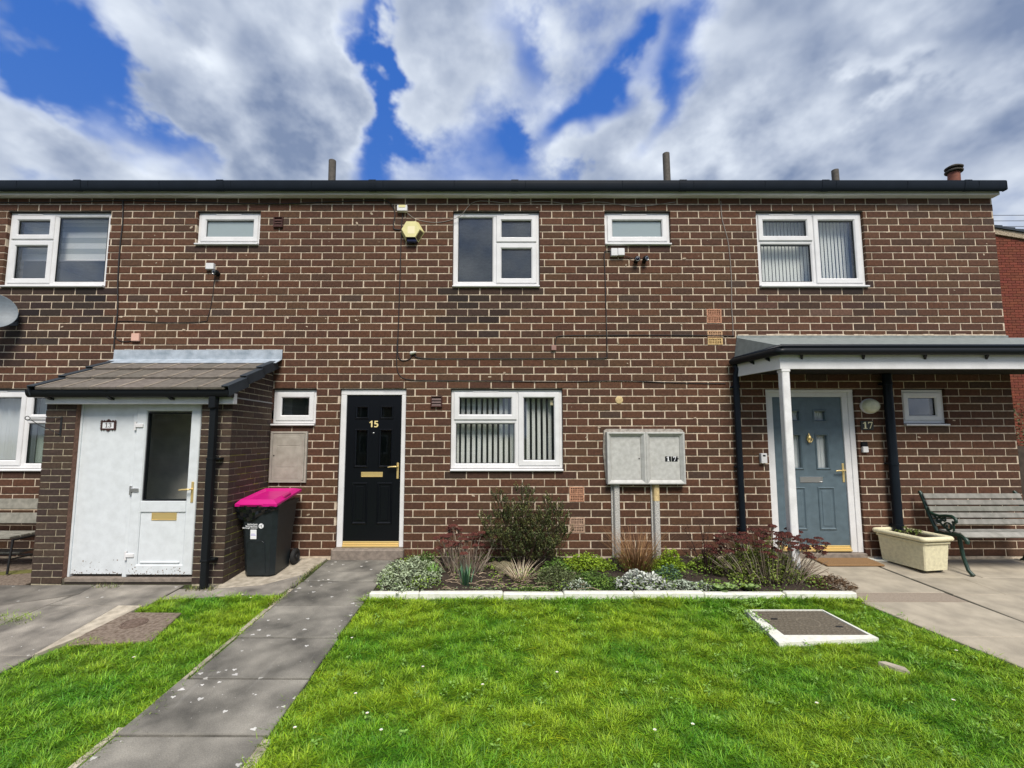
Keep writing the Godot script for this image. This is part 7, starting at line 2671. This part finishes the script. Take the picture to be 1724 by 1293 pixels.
func spray(parent: Node, called: String, mesh: Mesh, rows: PackedFloat32Array) -> void:
	var mm := MultiMesh.new()
	mm.transform_format = MultiMesh.TRANSFORM_3D
	mm.use_colors = true
	mm.mesh = mesh
	mm.instance_count = rows.size() / 16
	mm.buffer = rows
	var o := MultiMeshInstance3D.new()
	o.name = numbered(parent, called)
	o.multimesh = mm
	parent.add_child(o)
	o.set_meta("kind", "stuff")

func lawn_right(z: float) -> float:      # right-hand edge of the lawn, along the patio
	return 3.655 + (z - 1.31) * 0.26 + 0.012 * sin(z * 9.0)

func build_lawn() -> void:
	var meshes := [tuft(1, 9, 0.050, 0.030, 0.0042), tuft(2, 8, 0.070, 0.028, 0.0045), tuft(3, 10, 0.036, 0.034, 0.0042), tuft(4, 7, 0.062, 0.024, 0.0055)]
	var patch := FastNoiseLite.new()
	patch.seed = 77
	patch.frequency = 0.9
	patch.fractal_octaves = 3
	var small := FastNoiseLite.new()
	small.seed = 78
	small.frequency = 5.0
	small.fractal_octaves = 3
	var areas := [
		["lawn_grass", "lush green front lawn between the slab path and the patio", -1.50, 4.9, 1.27, 5.4, 6600],
		["lawn_grass", "strip of lawn between the slab path and the porch paving", -3.80, -2.29, 1.12, 5.4, 6600],
		["lawn_grass", "small patch of grass growing in the porch paving", -5.4, -4.40, 1.58, 1.98, 6000],
	]
	for ai in 3:
		var e = areas[ai]
		var t := Node3D.new()
		t.name = numbered(self, e[0])
		add_child(t)
		tag(t, e[1], "grass", "", "stuff")
		var rows := [PackedFloat32Array(), PackedFloat32Array(), PackedFloat32Array(), PackedFloat32Array()]
		var total := int((e[3] - e[2]) * (e[5] - e[4]) * e[6])
		for k in total:
			var x := rand(e[2], e[3]); var z := rand(e[4], e[5])
			if z > 3.9 and rng.randf() < (z - 3.9) * 0.45: continue
			var fray := small.get_noise_2d(x * 3.0, z * 3.0) * 0.07
			if ai == 0:
				if x < -1.442 + fray or x > lawn_right(z) + fray: continue
				if z < 1.295 and x < 3.72: continue
				if x > 2.31 and x < 3.20 and z > 1.59 and z < 2.21 - (x - 2.3) * 0.09: continue
				if x > 2.91 and x < 3.05 and z > 2.52 and z < 2.63 and absf((z - 2.5) - (x - 2.90)) < 0.06: continue
			elif ai == 1:
				if x > -2.325 + fray: continue
				var lim := 1.20 if x > -3.2 else 1.26
				if z < lim + fray: continue
				# the red-brown slab and the pale strip cut into it
				if x < -3.05 + fray and x < -3.14 + (z - 1.64) * 0.22 and z > 1.60 and z < 2.17 + fray: continue
				if x < -3.62 and z < 1.62: continue
				if x < -3.80 + (0.06 if z < 2.6 else 0.0) + fray: continue
				if x < -3.66 and z < 2.32: continue
			else:
				if Vector2((x + 4.80) / 0.42, (z - 1.79) / 0.17).length() > 1.0 + fray * 6.0: continue
			var n := patch.get_noise_2d(x, z)
			var m := small.get_noise_2d(x, z)
			# yellower, shorter, mossier patches against deep green tufts
			var yel := clampf(0.44 + n * 0.75 + m * 0.6 + rand(-0.2, 0.2), 0.0, 1.0)
			var c := Color(0.068, 0.255, 0.005).lerp(Color(0.245, 0.390, 0.010), yel)
			var g := rand(0.6, 1.4) * 2.22
			var kind := 0
			var q := m + rand(-0.25, 0.25)
			if q > 0.22: kind = 1
			elif q < -0.16: kind = 2
			elif rng.randf() < 0.22: kind = 3
			var s := rand(0.75, 1.2) * (1.0 + m * 0.35)
			if ai == 0 and z < 1.40 and z < 1.33 + rand(0, 0.07): s *= 1.55
			var a := rand(0, TAU)
			var cs := cos(a) * s; var sn := sin(a) * s
			var y := gy(z) - 0.028
			rows[kind].append_array(PackedFloat32Array([cs, rand(-0.5, 0.5) * s, sn, x, 0.0, s * rand(0.7, 1.15), 0.0, y, -sn, rand(-0.5, 0.5) * s, cs, z, c.r * g, c.g * g, c.b * g, 1.0]))
		for k in 4:
			if rows[k].size(): spray(t, "grass", meshes[k], rows[k])
	# clover and broad-leaved weeds
	var mb := MB.new()
	for k in 240:
		var cx: float; var cz: float
		if k < 60:
			cx = rand(2.15, 2.45); cz = rand(1.60, 2.10)
		elif k < 80:
			cx = rand(2.3, 2.8); cz = rand(1.36, 1.55)
		elif k < 95:
			cx = rand(3.2, 3.5); cz = rand(1.7, 2.6)
		else:
			cx = rand(-1.3, 3.9); cz = rand(1.5, 3.9)
		if cx > 2.42 and cx < 3.18 and cz > 1.58 and cz < 2.2: continue
		for j in 7:
			mb.col = tone(Color(0.17, 0.31, 0.05), 0.75, 1.3)
			var d := Vector3(rand(-1, 1), rand(0.1, 0.5), rand(-1, 1)).normalized() * rand(0.016, 0.034)
			mb.leaf(Vector3(cx + rand(-0.025, 0.025), gy(cz) - 0.02 + rand(0.02, 0.055), cz + rand(-0.025, 0.025)), d, d.cross(Vector3(rand(-0.2, 0.2), 1, rand(-0.2, 0.2))), rand(0.012, 0.02), 0.15)
	var w := part(self, "broadleaf_weeds", mb, M.leaf)
	tag(w, "clover and broad-leaved weeds scattered through the lawn", "weeds", "", "stuff")
	# grass and weeds in the joints by the bin
	mb = MB.new()
	for k in 420:
		var x := 0.0; var z := 0.0
		if k < 150:
			z = rand(0.25, 0.85); x = -2.35 + rand(-0.05, 0.01)
		elif k < 260:
			x = rand(-3.5, -3.2); z = rand(1.0, 1.1)
		elif k < 330:
			x = rand(-4.55, -4.3); z = 0.97 + rand(-0.03, 0.06)
		else:
			z = rand(0.9, 1.5); x = -2.35 + rand(-0.04, 0.02)
		mb.col = tone(Color(0.12, 0.17, 0.03) if rng.randf() < 0.6 else Color(0.20, 0.18, 0.06), 0.7, 1.3)
		var l := rand(0.02, 0.07)
		mb.blade(Vector3(x, gy(z) - 0.01, z), Vector3(rand(-0.03, 0.03), l, rand(-0.03, 0.03)), Vector3(rand(-0.03, 0.03), -0.01, rand(-0.03, 0.03)), 0.005)
	w = part(self, "joint_weeds", mb, M.leaf)
	tag(w, "weeds growing in the paving joints around the bin and porch", "weeds", "", "stuff")
	# daisies
	for e in [[-0.62, 2.63], [-0.16, 2.85], [-1.02, 2.95], [-0.88, 3.15], [0.38, 2.70], [-1.28, 3.28], [1.15, 3.25], [3.62, 2.40], [2.05, 3.05], [-2.75, 1.30], [-2.62, 1.38], [2.98, 3.02], [0.9, 3.3], [-2.9, 2.5], [-1.30, 2.20], [-0.75, 3.3]]:
		var t := thing("daisy", "tiny white daisy flower in the lawn", "flower", Vector3(e[0], gy(e[1]) - 0.03, e[1]), "daisies in the lawn")
		mb = MB.new()
		mb.col = Color(0.10, 0.2, 0.04)
		mb.tube([Vector3(0, 0, 0), Vector3(0.004, 0.068, 0.004)], 0.0014, 4)
		part(t, "stalk", mb, M.twig)
		mb = MB.new()
		mb.col = Color(0.85, 0.85, 0.86)
		for k in 11:
			var a := TAU * k / 11.0
			var d := Vector3(cos(a), 0.35, sin(a)).normalized() * 0.013
			mb.leaf(Vector3(0.004, 0.068, 0.004), d, d.cross(Vector3.UP), 0.0055, 0.0)
		part(t, "petals", mb, M.leaf)
		mb = MB.new()
		mb.col = Color(0.7, 0.5, 0.04)
		mb.lathe([Vector2(0.0045, 0.068), Vector2(0.003, 0.0715), Vector2(0.0, 0.0725)], 8, Vector3(0.004, 0, 0.004))
		part(t, "eye", mb, M.twig)
